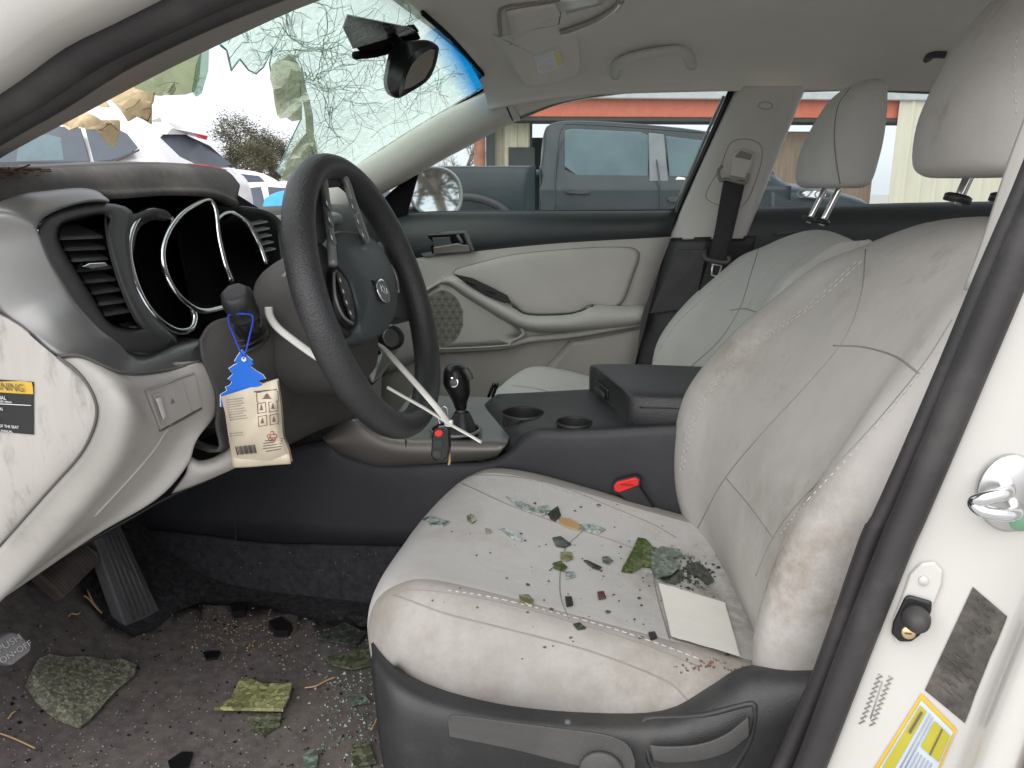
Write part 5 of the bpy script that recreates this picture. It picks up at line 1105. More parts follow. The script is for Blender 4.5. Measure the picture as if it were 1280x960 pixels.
prism('bin', [V((-.025, -.118, .56)), V((.25, -.118, .56)), V((.25, .118, .56)), V((-.11, .118, .56))], (0, 0, .060), 'dark', ar, .008)
lt = box('latch', (-.073, .03, .642), (.012, .07, .022), 'black', ar, .004, Matrix.Rotation(R(20), 3, 'Z'))
box('latch_tab', (-.080, .03, .638), (.006, .055, .008), 'dark_soft', ar, .002, Matrix.Rotation(R(20), 3, 'Z'))
tube('lid_seam', [V((-.005, -.1275, .655)), V((.06, -.1275, .656)), V((.2, -.126, .656))], .001, 'black', ar, 5)
# ---- buckle
bk = thing('belt_buckle', 'seat belt buckle with a red button between the seat and the console', 'buckle', P(820, 650, -.16))
prism('red_button', [P(767, 608, -.168), P(771, 603, -.168), P(794, 597, -.165), P(799, 600, -.165), P(798, 607, -.165), P(774, 616, -.168), P(768, 614, -.168)], (0, .012, 0), 'red', bk, .002)
prism('buckle_frame', [P(765, 606, -.165), P(771, 601, -.165), P(795, 595, -.162), P(802, 599, -.162), P(800, 610, -.162), P(830, 655, -.16), P(838, 672, -.16), P(812, 672, -.16), P(775, 619, -.165), P(766, 616, -.165)], (0, .016, 0), 'dark', bk, .003)
box('slot', P(784, 606, -.169), (.02, .002, .0015), 'red_dark', bk, 0)
tube('buckle_cable', [P(822, 648, -.15), P(835, 662, -.15), P(850, 645, -.14)], .005, 'black', bk, 8)
# ---- gear lever
gs = thing('gear_shifter', 'black gear shifter knob with a round silver emblem on its leather boot', 'gear lever', boot)
def D(px, py, Y): return P(px, py, Y)
yk = boot.y
kc = P(571, 480, yk)
surf('knob', [[c0+V((a*math.cos(t), b*math.sin(t), 0)) for t in [2*math.pi*k/20 for k in range(20)]] for c0, a, b in [(P(576, 511, yk), .010, .010), (P(575, 502, yk), .013, .014), (P(574, 492, yk), .019, .021), (P(571, 480, yk), .023, .026), (P(570, 468, yk), .022, .026), (P(569, 459, yk), .017, .021), (P(569, 455, yk), .009, .012)]], 'gloss_black' if False else 'black', gs, 2, 4, cu=True, cap=True)
disc('emblem', P(567, 478, yk-.0275), (-.1, -1, .25), .0095, .0095, 'chrome', gs, .002)
disc('emblem_field', P(567, 478, yk-.030), (-.1, -1, .25), .0068, .0068, 'pad_grey', gs, .0006)
text('emblem_letters', 'KIA', P(567, 478, yk-.0312), (1, 0, 0), (0, .25, 1), .006, 'chrome', gs)
tube('release_button', [P(581, 461, yk-.015), P(586, 468, yk-.015), P(588, 474, yk-.015)], .006, 'satin_dark', gs, 8)
tube('lever', [P(576, 511, yk), P(577, 525, yk), P(577, 542, yk)], .009, 'satin_dark', gs, 10)
surf('boot', [[c0+V((a*math.cos(t)*(1+.1*math.cos(5*t)), a*math.sin(t)*(1+.1*math.sin(4*t)), 0)) for t in [2*math.pi*k/24 for k in range(24)]] for c0, a in [(P(577, 515, yk), .013), (P(577, 524, yk), .019), (P(577, 534, yk), .024), (V((boot.x-.01, boot.y, boot.z-.006)), .036)]], 'leather', gs, 2, 4, cu=True)
# ================================================================== ROOF FITTINGS
# sun visor (far side)
vis = thing('sun_visor', 'grey fabric sun visor with a yellow and white warning label', 'sun visor', hl(640, 30))
def vh(x, y, off): 
    p = hl(x, y); return p+(CAM-p).normalized()*off
vo = [(612, 42), (626, 44), (700, 30), (715, 33), (721, 45), (725, 84), (716, 96), (690, 105), (662, 108), (650, 99), (634, 70), (628, 62)]
cxv, cyv = 676, 72
def vr(s, off): return [vh(cxv+(x-cxv)*s, cyv+(y-cyv)*s, off) for x, y in vo]
vb = surf('visor_panel', [vr(.96, .004), vr(1.0, .03), vr(.98, .044), vr(.9, .050), vr(.4, .052), vr(.03, .052)], 'liner', vis, 3, 3, cu=True)
hv = Hit(vb)
lb = qdecal('visor_label', hv, [(667, 70), (699, 59), (704, 82), (674, 93)], 'label_white', vis, .001, 4, 4, .0004); hlb = Hit(lb)
qdecal('label_strip', hlb, [(692, 62), (699, 59.5), (704, 81.5), (697, 84)], 'label_olive' if False else mat('label_yel', (.70, .64, .22), .6), lb, .0008, 2, 3, .0002)
parts = []
for k in range(8):
    t = .1+.8*k/7; a = (667+7*t+2, 70+23*t); parts.append(tubemesh([hlb(a[0], a[1]-.5, .001), hlb(a[0]+20, a[1]-7.5, .001)], .0003, 4, False, 1))
vs, fs = join(parts); meshobj('print', vs, fs, 'ink_grey', lb)
tube('visor_hinge', [vh(618, 50, .01), vh(628, 54, .03), vh(640, 52, .036)], .006, 'trim_dark_beige', vis, 8)
tube('visor_clip', [vh(632, 56, .03), vh(637, 58, .034), vh(640, 62, .03)], .004, 'liner', vis, 8)
# overhead console
oc = thing('overhead_console', 'beige overhead console with a pop down sunglasses holder and reading lamp', 'overhead console', hl(690, 10))
oo = [(545, -30), (600, -40), (700, -40), (776, -30), (778, -8), (770, 8), (740, 22), (716, 34), (690, 42), (640, 48), (628, 42), (600, 44), (572, 40), (560, 20)]
cxo, cyo = 665, 2
def orr(s, off): return [vh(cxo+(x-cxo)*s, cyo+(y-cyo)*s, off) for x, y in oo]
ob = surf('console_body', [orr(1.0, .002), orr(1.0, .02), orr(.96, .032), orr(.8, .036), orr(.3, .036), orr(.03, .036)], 'liner', oc, 3, 3, cu=True)
ho = Hit(ob)
qdecal('holder_door', ho, [(632, 10), (694, 0), (700, 14), (640, 46)], 'liner', oc, .004, 5, 5, .004)
seam('door_gap', ho, [(626, 40), (628, 12), (636, 6), (690, -2), (698, 4), (700, 20), (690, 36), (640, 46)], 'ink', oc, .0016, .001)
tube('holder_frame', [ho(x, y, .004) for x, y in [(626, 44), (624, 14), (632, 5), (660, 1), (700, -4)]], .004, 'trim_dark_beige', oc, 8, sub=4)
lens = qdecal('reading_lamp', ho, [(700, -8), (762, -14), (752, 0), (708, 12)], mat('lamp_lens', (.7, .7, .68), .2, coat=.5), oc, .005, 4, 4, .003)
tube('lamp_bar', [ho(x, y, .010) for x, y in [(700, 34), (715, 30), (745, 18), (768, 4), (776, -8)]], .006, mat('smoked_bar', (.28, .26, .23), .15, coat=.6), oc, 8, sub=4)
# grab handle
gh = thing('grab_handle', 'curved beige grab handle on the roof lining above the far window', 'grab handle', hl(812, 84))
ghp = [(769, 92), (771, 82), (779, 76), (800, 69), (830, 64), (850, 63), (860, 68), (865, 80)]
tube('grip', [vh(x, y, [.002, .03, .052, .06, .06, .054, .032, .002][i]) for i, (x, y) in enumerate(ghp)], [.015, .0135, .0115, .011, .011, .0115, .0135, .015], 'trim_upper', gh, 12, sub=5)
for x, y in ((769, 91), (864, 79)): disc('foot', vh(x, y, .003), hl.n(x, y), .016, .011, 'trim_upper', gh, .004)
tube('coat_hook', [vh(1158, 72, .004), vh(1166, 66, .02), vh(1182, 66, .022)], .012, 'dark_soft', body, 8)
# ================================================================== REAR VIEW MIRROR
rm = thing('rearview_mirror', 'black rear view mirror on its stem in front of the cracked glass', 'mirror', P(515, 40, 0))
DM = (P(515, 88, 0)-CAM).dot(fw)
def mo(pts, D_): return [PD(x, y, D_) for x, y in pts]
ho_ = [(483, 105), (485, 86), (491, 64), (500, 54), (516, 51), (534, 51), (546, 58), (547, 66), (542, 86), (532, 102), (510, 116), (498, 122), (488, 118)]
def sc(pts, s, ox=0, oy=0):
    cx_ = sum(p[0] for p in pts)/len(pts); cy_ = sum(p[1] for p in pts)/len(pts); return [(cx_+(x-cx_)*s+ox, cy_+(y-cy_)*s+oy) for x, y in pts]
surf('housing', [mo(sc(ho_, .96), DM-.012), mo(sc(ho_, 1.0), DM-.004), mo(sc(ho_, 1.02), DM+.012), mo(sc(ho_, .9, -6), DM+.04), mo(sc(ho_, .3, -8), DM+.055)], 'black', rm, 3, 3, cu=True, cap=True)
gi = [(505, 112), (508, 96), (514, 82), (524, 70), (538, 61), (544, 62), (540, 82), (531, 98), (514, 109)]
# the glass faces the driver's side (+X): seen obliquely, set in a bevel
bev = [(499, 120), (502, 98), (508, 80), (520, 64), (540, 56), (547, 60), (543, 84), (533, 101), (514, 114)]
surf('bezel', [mo(bev, DM-.014), mo(gi, DM-.020)], 'black', rm, 3, 2, cu=True)
prism('mirror_glass', mo(gi, DM-.0195), fw*.001, mat('mirror_dim', (.35, .33, .31), .12, metal=.9), rm, 0)
tube('stem', [P(505, 64, .02), P(496, 52, .03), P(484, 42, .05), P(478, 38, .07)], [.010, .009, .010, .014], 'black', rm, 10, sub=5)
sn = prism('mount_cover', [wsp(450, 36, -.03), wsp(458, 47, -.03), wsp(500, 37, -.03), wsp(540, 9, -.03), wsp(536, 1, -.03), wsp(492, 24, -.03)], (-.012, .008, .014), 'black_matt', rm, .004)
prism('sensor_window', [wsp(434, 6, -.034), wsp(446, 34, -.034), wsp(490, 24, -.034), wsp(536, 2, -.034), wsp(530, -10, -.034), wsp(440, -10, -.034)], (-.002, .001, .002), mat('sensor_blue', (.03, .045, .06), .25, dirt=(.22, .24, .22), dscale=60, dlo=.5, dhi=.62), rm, 0)
tube('mount_edge', [wsp(448, 42, -.036), wsp(478, 40, -.036), wsp(505, 30, -.036), wsp(540, 8, -.036)], .007, 'black_matt', rm, 8, sub=4)
# ================================================================== SEAT BELT (far)
sb_ = thing('seat_belt', 'black seat belt strap hanging down the beige far pillar with a metal tongue', 'seat belt', P(890, 345, .60))
def strapmesh(name, L_, R_, Yoff, m, par, th=.0025):
    return surf(name, [[P(x, y, Y) for (x, y), Y in zip(L_, Yoff)], [P((a[0]+b[0])/2, (a[1]+b[1])/2, Y-.002) for a, b, Y in zip(L_, R_, Yoff)], [P(x, y, Y) for (x, y), Y in zip(R_, Yoff)]], m, par, 4, 2, thick=th)
mat('web', (.028, .026, .030), .75, var=.2, vscale=60, bump=.5, bscale=700)
strapmesh('webbing', [(905, 223), (900, 250), (893, 290), (885, 325), (878, 350), (868, 380), (862, 400)], [(932, 226), (926, 252), (917, 290), (910, 325), (908, 350), (905, 370), (905, 390)], [.612, .60, .595, .595, .595, .59, .585], 'web', sb_)
adj = prism('anchor_cover', [P(918, 190, .612), P(928, 186, .612), P(943, 192, .612), P(940, 206, .612), P(932, 224, .612), P(912, 220, .612)], (0, .016, 0), 'trim_upper', sb_, .004)
prism('anchor_slot', [P(918, 196, .610), P(926, 188, .610), P(941, 193, .610), P(938, 200, .610)], (0, .003, 0), 'trim_dark_beige', adj, .001)
tube('d_ring', [P(x, y, .606) for x, y in [(903, 207), (898, 214), (901, 226), (908, 224), (930, 229), (934, 224), (936, 217)]], .004, 'trim_dark_beige', sb_, 8, sub=4)
tube('tongue_bar', [P(x, y, .588) for x, y in [(880, 317), (882, 323), (892, 326), (905, 328), (911, 326), (911, 320)]], .006, 'satin_dark', sb_, 10, sub=4)
tube('tongue_plate', [P(x, y, .588) for x, y in [(891, 330), (889, 344), (898, 346), (902, 332)]], .003, 'steel', sb_, 6, closed=True, sub=1)
prism('tongue_head', [P(886, 324, .589), P(906, 327, .589), P(903, 334, .589), P(889, 332, .589)], (0, .004, 0), 'satin_dark', sb_, .001)
# ================================================================== PEDALS AND FLOOR
fm = [(-140, 800), (20, 735), (70, 722), (95, 740), (110, 770), (130, 792), (165, 808), (190, 800), (215, 778), (250, 765), (330, 770), (400, 790), (480, 800), (520, 1050), (100, 1080), (-140, 1050)]
mm = []
a, b = sheet(fm, 22)
mv_ = [hc(x, y, .020+.0015*noise2(x, y, 30)) for x, y in a]; b = [f if (mv_[f[1]]-mv_[f[0]]).cross(mv_[f[2]]-mv_[f[0]]).z > 0 else f[::-1] for f in b]
mo_ = meshobj('floor_mat', mv_, b, 'mat', None, thick=.008); tag(mo_, 'dirty dark floor mat strewn with glass crumbs under the pedals', 'floor mat')
hm = Hit(mo_)
dk2 = thing('accelerator_pedal', 'long ribbed black accelerator pedal standing on the carpet', 'pedal', PZ(185, 785, .27))
ap = [PZ(162, 798, .268), PZ(207, 776, .268)]; w_ = (ap[1]-ap[0]); tp = [P(110, 640, ap[0].y+.0), P(146, 632, ap[1].y)]
tp = [ap[0]+V((-.13, -.0, .215)), ap[1]+V((-.135, -.0, .215))]
pts = [P(163, 800, -.36), P(208, 779, -.29), P(148, 650, -.275), P(112, 655, -.345)]
pt0, pt1, pt2, pt3 = pts
ac = prism('pedal_pad', [pt0, pt1, pt1.lerp(pt2, .3)+V((0, 0, 0)), pt2, pt3, pt0.lerp(pt3, .3)], V((-.02, 0, -.012)), 'pedal2', dk2, .004)
nn = (pt1-pt0).cross(pt3-pt0).normalized()
if nn.dot(CAM-pt0) < 0: nn = -nn
for k in range(5):
    s = .22+.56*k/4; a, b = pt0.lerp(pt1, s), pt3.lerp(pt2, s); tube('rib', [a.lerp(b, .14)+nn*.002, a.lerp(b, .97)+nn*.002], .0022, 'pedal2', dk2, 6, sub=1)
tube('pad_border', [pt0.lerp(pt1, .1).lerp(pt3.lerp(pt2, .1), .08)+nn*.002, pt0.lerp(pt1, .9).lerp(pt3.lerp(pt2, .9), .08)+nn*.002], .0018, 'pedal2', dk2, 6, sub=1)
tube('pedal_spring', [P(145, 745, -.34), P(155, 770, -.33), P(168, 785, -.33)], .006, 'black', dk2, 8)
bk_ = thing('brake_pedal', 'wide ribbed brown black brake pedal under the pale knee panel', 'pedal', P(85, 712, -.40))
q = [P(45, 716, -.43), P(104, 676, -.36), P(124, 690, -.36), P(126, 702, -.36), P(80, 748, -.43), P(70, 738, -.43)]
bpd = prism('pedal_pad', q, V((-.02, 0, -.01)), 'pedal', bk_, .004)
nb_ = (q[1]-q[0]).cross(q[3]-q[0]).normalized(); nb_ = nb_ if nb_.dot(CAM-q[0]) > 0 else -nb_
for k in range(16):
    s = (k+1)/17; x0_, y0_ = 45+59*s, 716-40*s; x1_, y1_ = 78+48*s, 748-46*s
    y_ = -.43+.07*s; tube('rib', [P(x0_+2, y0_+2, y_)+nb_*.002, P(x1_-1, y1_-2, y_)+nb_*.002], .0016, 'pedal', bk_, 5, sub=1)
tube('pedal_arm', [P(95, 712, -.39)+V((-.02, 0, 0)), P(95, 690, -.39)+V((-.05, 0, .02)), V((-1.02, -.39, .62))], .012, 'black', bk_, 8)
pbk = thing('parking_brake_pedal', 'small grey parking brake pad printed PUSH ON OFF', 'pedal', P(15, 812, -.62))
pk0, pkn = P(14, 811, -.615), V((.45, -.55, .70)).normalized()
q = [PP(x, y, pk0, pkn) for x, y in ((-12, 806), (14, 789), (27, 791), (41, 806), (40, 814), (15, 833), (4, 830))]
prism('pedal_pad', q, V((-.02, .004, -.006)), 'pedal2', pbk, .004)
nb_ = (q[1]-q[0]).cross(q[4]-q[0]).normalized(); nb_ = nb_ if nb_.dot(CAM-q[0]) > 0 else -nb_
pq = lambda x, y: PP(x, y, q[0]+nb_*.0025, nb_)
X_ = (pq(26, 796)-pq(0, 812)).normalized(); Y_ = nb_.cross(X_)
text('pad_text', 'PUSH', pq(12, 804), X_, Y_, .0125, 'grey_pl', pbk, .95); text('pad_text', 'ON\u2022OFF', pq(20, 815), X_, Y_, .0115, 'grey_pl', pbk, .9)
tube('pedal_arm', [P(5, 815, -.61)+V((-.03, .01, 0)), P(-30, 790, -.61)+V((-.06, 0, 0)), P(-60, 740, -.61)+V((-.08, 0, .02))], .009, 'black', pbk, 8)
# ================================================================== LOOSE THINGS
# air freshener tree + sachet hanging from the stalk
tY = -.575
tree = thing('air_freshener', 'blue tree shaped air freshener hanging from the turn signal stalk', 'air freshener', P(304, 490, tY))
tp_ = [(302, 438), (308, 445), (315, 451), (316, 456), (311, 457), (318, 463), (328, 469), (331, 474), (325, 475), (322, 477), (330, 482), (333, 488), (326, 489), (334, 494), (336, 500), (330, 502), (322, 508), (276, 508), (276, 493), (284, 488), (282, 484), (288, 481), (290, 477), (285, 474), (291, 468), (289, 465), (286, 461), (293, 456), (297, 455), (293, 452), (297, 445)]
prism('card', [P(x, y, tY) for x, y in tp_], (0, .0022, 0), 'blue_card', tree, 0)
prism('card_edge', [P(304+(x-304)*1.04, 473+(y-473)*1.02-.4, tY+.0012) for x, y in tp_], (0, .0012, 0), 'white_pl', tree, 0)
lathe('eyelet', P(305, 449, tY-.0008), (0, -1, 0), [(.0032, 0), (.0032, .0006), (.002, .0008)], 'label_white', tree, 14)
for a in (284, 318):
    tube('string', [P(305, 449, tY-.001), P(304+(a-304)*.5, 424, tY+.004), P(a+(1 if a < 300 else -2), 396, tY+.02), P(301, 392, tY+.015)], .0011, 'blue_string', tree, 6, sub=5)
sa = thing('sachet', 'crumpled beige air freshener sachet with printed text and barcode around the blue tree', 'sachet', P(325, 580, tY))
Lp = [(276, 494), (281, 515), (284, 535), (287, 555), (290, 570), (292, 583)]; Rp = [(346, 474), (350, 500), (352, 520), (354, 545), (360, 560), (364, 578)]
def sr(t, y0):
    return [P(a[0]*(1-t)+b[0]*t, a[1]*(1-t)+b[1]*t, tY-y0*math.sin(math.pi*min(1, max(0, (i)/5.2)))-.001-.002*math.sin(i*2.1+t*7)) for i, (a, b) in enumerate(zip(Lp, Rp))]
Lp = [(276, 496)]+Lp[1:]
front = surf('foil_front', [sr(0, 0), sr(.12, .010), sr(.35, .016), sr(.65, .016), sr(.88, .010), sr(1, 0)], 'sachet', sa, 4, 5)
surf('foil_back', [[p+V((0, .004+.010*math.sin(math.pi*t), 0)) for p in sr(t, -.004)] for t in (0, .2, .5, .8, 1)], 'sachet', sa, 4, 4)
hf = Hit(front)
parts, pg = [], []
def ln(x0, y0, x1, y1, r, tgt):
    a, b, m_ = hf(x0, y0, .0006), hf(x1, y1, .0006), hf((x0+x1)/2, (y0+y1)/2, .0006)
    if a and b and m_: tgt.append(tubemesh([a, m_, b], r, 4, False, 2))
for k in range(9): ln(283+k*.6, 500+k*3.1, 302+random.uniform(-3, 3)+k*.6, 497.5+k*3.1, .00045, pg)
for k in range(2): ln(288, 542+k*3, 304, 540+k*3, .0004, pg)
for k in range(5): ln(331+random.uniform(-2, 2), 551+k*3.2, 352+random.uniform(-3, 2), 548+k*3.2, .00045, parts)
ln(318, 490, 346, 487, .0007, parts)
for k in range(13): ln(295+k*1.9, 558-k*.2, 297.3+k*1.9, 568-k*.2, .00045 if k % 3 else .0009, parts)
vs, fs = join(parts); meshobj('print', vs, fs, 'ink', sa); vs, fs = join(pg); meshobj('print', vs, fs, 'ink_grey', sa)
def pict(cx_, cy_, w2, h2):
    pr = []; fr = [(cx_-w2, cy_-h2+1), (cx_+w2, cy_-h2-1), (cx_+w2+.6, cy_+h2-1), (cx_-w2+.6, cy_+h2+1)]
    for a, b in zip(fr, fr[1:]+fr[:1]):
        p, q = hf(*a, .0006), hf(*b, .0006)
        if p and q: pr.append(tubemesh([p, q], .0004, 4, False, 1))
    for k in range(3):
        pts = [hf(x, y, .0008) for x, y in ((cx_, cy_-h2*.7+k*h2*.35), (cx_-w2*(.25+.15*k), cy_-h2*.2+k*h2*.35), (cx_+w2*(.25+.15*k), cy_-h2*.25+k*h2*.35))]
        if all(pts): pr.append((pts, [(0, 1, 2)]))
    return pr
prs = pict(334, 496, 13, 6)+pict(327, 510, 5, 6)+pict(341, 508, 5, 6)+pict(328, 526, 5, 6)+pict(342, 524, 5, 6)
vs, fs = join(prs); meshobj('pictogram', vs, fs, 'ink_brown', sa, smooth=False)
pr = []
for a, b in ((336, 545), (340, 541), (344, 545), (338, 549), (342, 549)):
    p = hf(a, b, .0006)
    if p: pr.append(tubemesh([p+V((.0022*math.cos(t), 0, .0022*math.sin(t))) for t in [k*math.pi/3 for k in range(6)]], .0005, 4, True, 1))
vs, fs = join(pr); meshobj('recycling_mark', vs, fs, mat('ink_red', (.35, .05, .04), .7), sa)
surf('crimped_seal', [[P(x, y, tY-.003) for x, y in ((290, 571), (312, 570), (336, 569), (362, 567))], [P(x, y, tY-.005) for x, y in ((291, 577), (312, 576), (336, 574), (363, 573))], [P(x, y, tY-.003) for x, y in ((292, 584), (313, 583), (337, 581), (364, 579))]], 'sachet', sa, 4, 4, thick=.0015)
# zip ties
def tie(name, pts, lab, w=.0045):
    o = tube(name, pts, w, 'white_pl', None, 6, sub=6, ry=.0016); return tag(o, lab, 'cable tie')
tie('cable_tie', [P(336, 384, -.49), P(338, 396, -.495), P(348, 410, -.50), P(372, 429, -.505), P(398, 447, -.51), P(424, 462, -.51)], 'white cable tie looped round the column shroud behind the rim', .0052)
z1 = tie('cable_tie', [P(466, 427, -.25), P(480, 436, -.30), P(505, 463, -.37), P(530, 491, -.41), P(548, 512, -.415), P(560, 528, -.405)], 'white cable tie running from the centre stack down to the key', .0052)
z2 = tie('cable_tie', [P(484, 484, -.43), P(505, 496, -.425), P(530, 510, -.42), P(562, 530, -.405), P(585, 543, -.40), P(602, 553, -.40)], 'long white cable tie passing under the lower rim with its free tail', .006)
tag(box('cable_tie_head', P(561, 529, -.402), (.011, .007, .009), 'white_pl', z2, .0015), None)
kf = thing('key_fob', 'black key fob with a red panic button hanging from the cable ties', 'key fob', P(551, 578, -.400))
kp = [(541, 537), (546, 531), (555, 530), (561, 536), (562, 560), (560, 574), (554, 579), (542, 577), (538, 570), (539, 550)]
kfo = prism('fob_body', [P(x, y, -.407) for x, y in kp], (0, .013, 0), 'gloss_black', kf, .004)
prism('red_button', [P(x, y, -.4085) for x, y in ell(548, 542, 5, 4.2, -10, 14)], (0, .003, 0), 'red', kf, .0008)
prism('button', [P(x, y, -.4082) for x, y in ((541.5, 551), (553, 550), (552.5, 560), (541, 560))], (0, .002, 0), 'dark', kf, .001)
prism('button', [P(x, y, -.4082) for x, y in ((541, 564), (552, 564), (550, 573), (541, 572))], (0, .002, 0), 'dark', kf, .001)
tube('key_loop', [P(551, 532, -.401), P(548, 522, -.400), P(553, 509, -.401), P(559, 512, -.401), P(557, 530, -.401)], .0012, 'steel', kf, 6, sub=5)
tube('key_tag', [P(561, 562, -.399), P(562, 575, -.399), P(561, 581, -.399)], .0018, 'straw', kf, 6)
# blue cloth in the bin
a, b = sheet([(452, 526), (462, 520), (478, 531), (498, 542), (488, 545), (470, 541)], 5)
tag(meshobj('blue_cloth', [P(x, y, -.10+.006*noise2(x, y, 7)) for x, y in a], b, mat('cloth_blue', (.05, .08, .55), .8, var=.4, vscale=60), None, thick=.002), 'crumpled blue cloth stuffed in the console bin beside the wheel rim', 'cloth')
# pen tips / black clip behind the console
cl = thing('black_clip', 'black twin pronged clip standing on the far side of the console', 'clip', P(612, 505, .15))
for dx_ in (0, 5): tube('prong', [P(608+dx_, 504, .15), P(613+dx_, 490, .15), P(618+dx_*.8, 479, .15)], .0035, 'gloss_black', cl, 8)
# paper on the seat
pp = qdecal('paper_sheet', hcu, [(822, 732), (905, 757), (924, 826), (838, 800)], 'paper', None, .004, 8, 8, 0, wob=.0012); tag(pp, 'blank white paper sheet lying on the stained seat against the backrest', 'paper')
# glass pieces on the seat
def piece(poly, m, lab, h=hcu, off=.001, th=.002, name='glass_shard', cat='shard', group=None):
    o = decal(name, h, poly, m, None, off, th); return tag(o, lab, cat, group)
piece([(524, 645), (540, 647), (563, 654), (555, 659), (540, 659), (533, 652)], 'glass_pale', 'pale green triangular glass shard near the front of the seat cushion')
piece([(583, 647), (590, 644), (595, 652), (590, 656), (585, 653)], 'glass_yellow', 'small yellowish glass chip beside the pale triangular shard')
piece([(606, 662), (612, 663), (615, 667), (608, 668)], 'crumb', 'tiny tan grit chip lying in the middle of the seat front', cat='chip')
piece([(626, 663), (630, 662), (653, 674), (651, 678), (640, 674)], 'glass_pale', 'narrow pale glass sliver lying alone on the seat front')
piece([(648, 746), (660, 746), (667, 753), (664, 759), (656, 756), (649, 752)], 'glass_yellow', 'rounded cream yellow glass chip above the near seat seam')
piece([(632, 622), (645, 626), (668, 636), (672, 640), (660, 641), (645, 633)], 'glass_pale', 'pale pointed glass splinter lying in the far seat seam')
piece([(672, 635), (684, 633), (688, 642), (678, 646), (671, 641)], 'glass_pale', 'pale square glass chip in the far seat seam')
piece([(684, 643), (697, 634), (701, 646), (694, 653), (688, 650)], 'glass_dark', 'dark crumbly glass clump in the far seat seam beside the pale chip')
piece([(699, 648), (712, 650), (727, 659), (722, 664), (705, 659), (699, 654)], 'straw', 'brown twig like scrap in the far seat seam', cat='scrap')
piece([(722, 657), (740, 657), (757, 663), (748, 668), (730, 665)], 'glass_pale', 'long pale pointed glass splinter past the brown scrap')
piece([(690, 674), (700, 672), (714, 682), (706, 686), (695, 684)], 'glass_dark', 'dark green oval glass chip at the top of the cross seam')
piece([(700, 692), (714, 692), (716, 700), (708, 703), (700, 700)], 'glass_yellow', 'pale yellow glass chip on the cross seam')
piece([(690, 706), (700, 703), (709, 711), (704, 716), (693, 712)], 'leaf', 'yellow green glass fragment left of the cross seam')
piece([(706, 717), (716, 716), (719, 722), (708, 725)], 'glass_pale', 'small bluish glass chip at the cross seam middle')
piece([(729, 702), (733, 702), (752, 711), (749, 714), (740, 711)], 'glass_dark', 'thin dark glass splinter lying right of the cross seam')
piece([(752, 698), (760, 697), (766, 703), (760, 707), (753, 704)], 'glass_green', 'small green glass chip beside the mossy shard')
piece([(790, 690), (796, 676), (806, 678), (815, 688), (832, 694), (840, 704), (822, 712), (803, 710), (790, 718), (776, 716)], 'leaf', 'bright mossy green glass shard on the rear seat cushion', th=.006)
piece([(812, 694), (826, 688), (848, 692), (852, 699), (838, 702), (850, 712), (838, 724), (820, 728), (812, 714)], 'glass_green', 'grey green glass sheet fragment behind the mossy shard', off=.006)
piece([(822, 716), (850, 714), (856, 724), (844, 732), (828, 728)], 'glass_dark', 'dark green glass plate beside the paper edge')
piece([(858, 706), (872, 704), (884, 714), (892, 728), (884, 732), (870, 722), (858, 716)], 'glass_dark', 'dark jagged glass wedge at the foot of the backrest')
piece([(706, 748), (714, 748), (716, 758), (708, 760)], 'black', 'black round grit lump at the lower cross seam', cat='grit')
piece([(746, 742), (754, 741), (757, 749), (748, 751)], 'glass_dark', 'dark grit crumb between the cross seam and the paper', cat='grit')
piece([(810, 793), (818, 792), (821, 799), (813, 801)], 'black', 'black grit lump close to the paper corner', cat='grit')
piece([(716, 782), (724, 780), (732, 787), (722, 788)], 'glass_dark', 'flat dark flake where the cross seam meets the bolster', cat='grit')
# crumbs everywhere on the seat rear
def crumbs(h, n, fx, r0, r1, m, lab, nm='glass_crumbs'):
    parts = []
    for k in range(n):
        x, y = fx(); p = h(x, y, .0008) if h.strict(x, y) else None
        if p is None: continue
        r_ = random.uniform(r0, r1); a = random.uniform(0, 6.28); nrm = h.n(x, y); X, Y, _ = frame(nrm, (math.cos(a), math.sin(a), .3))
        b = [p+X*r_*random.uniform(.5, 1.2)*math.cos(t)+Y*r_*random.uniform(.5, 1.2)*math.sin(t) for t in (0, 1.6, 3.1, 4.6)]
        parts.append((b+[p+nrm*r_*random.uniform(.4, .9)], [(0, 1, 4), (1, 2, 4), (2, 3, 4), (3, 0, 4)]))
    vs, fs = join(parts); o = meshobj(nm, vs, fs, m, None, smooth=False); return tag(o, lab, 'crumbs', kind='stuff')
crumbs(hcu, 110, lambda: (random.gauss(866, 16), random.gauss(718, 13)), .002, .005, 'glass_dark', 'dark glass crumbs heaped at the foot of the backrest')
crumbs(hcu, 40, lambda: (random.gauss(885, 22), random.gauss(832, 4)), .0008, .0025, 'ink_brown', 'brown crumbs along the lower paper edge on the seat')
crumbs(hcu, 20, lambda: (random.uniform(540, 860), random.uniform(610, 810)), .0006, .0018, 'glass_dark', 'fine dark grit specks over the seat cushion')
crumbs(hcu, 60, lambda: (random.gauss(825, 26), random.gauss(706, 14)), .0012, .0035, 'glass_pale', 'pale glass cubes sprinkled round the mossy shard on the seat')
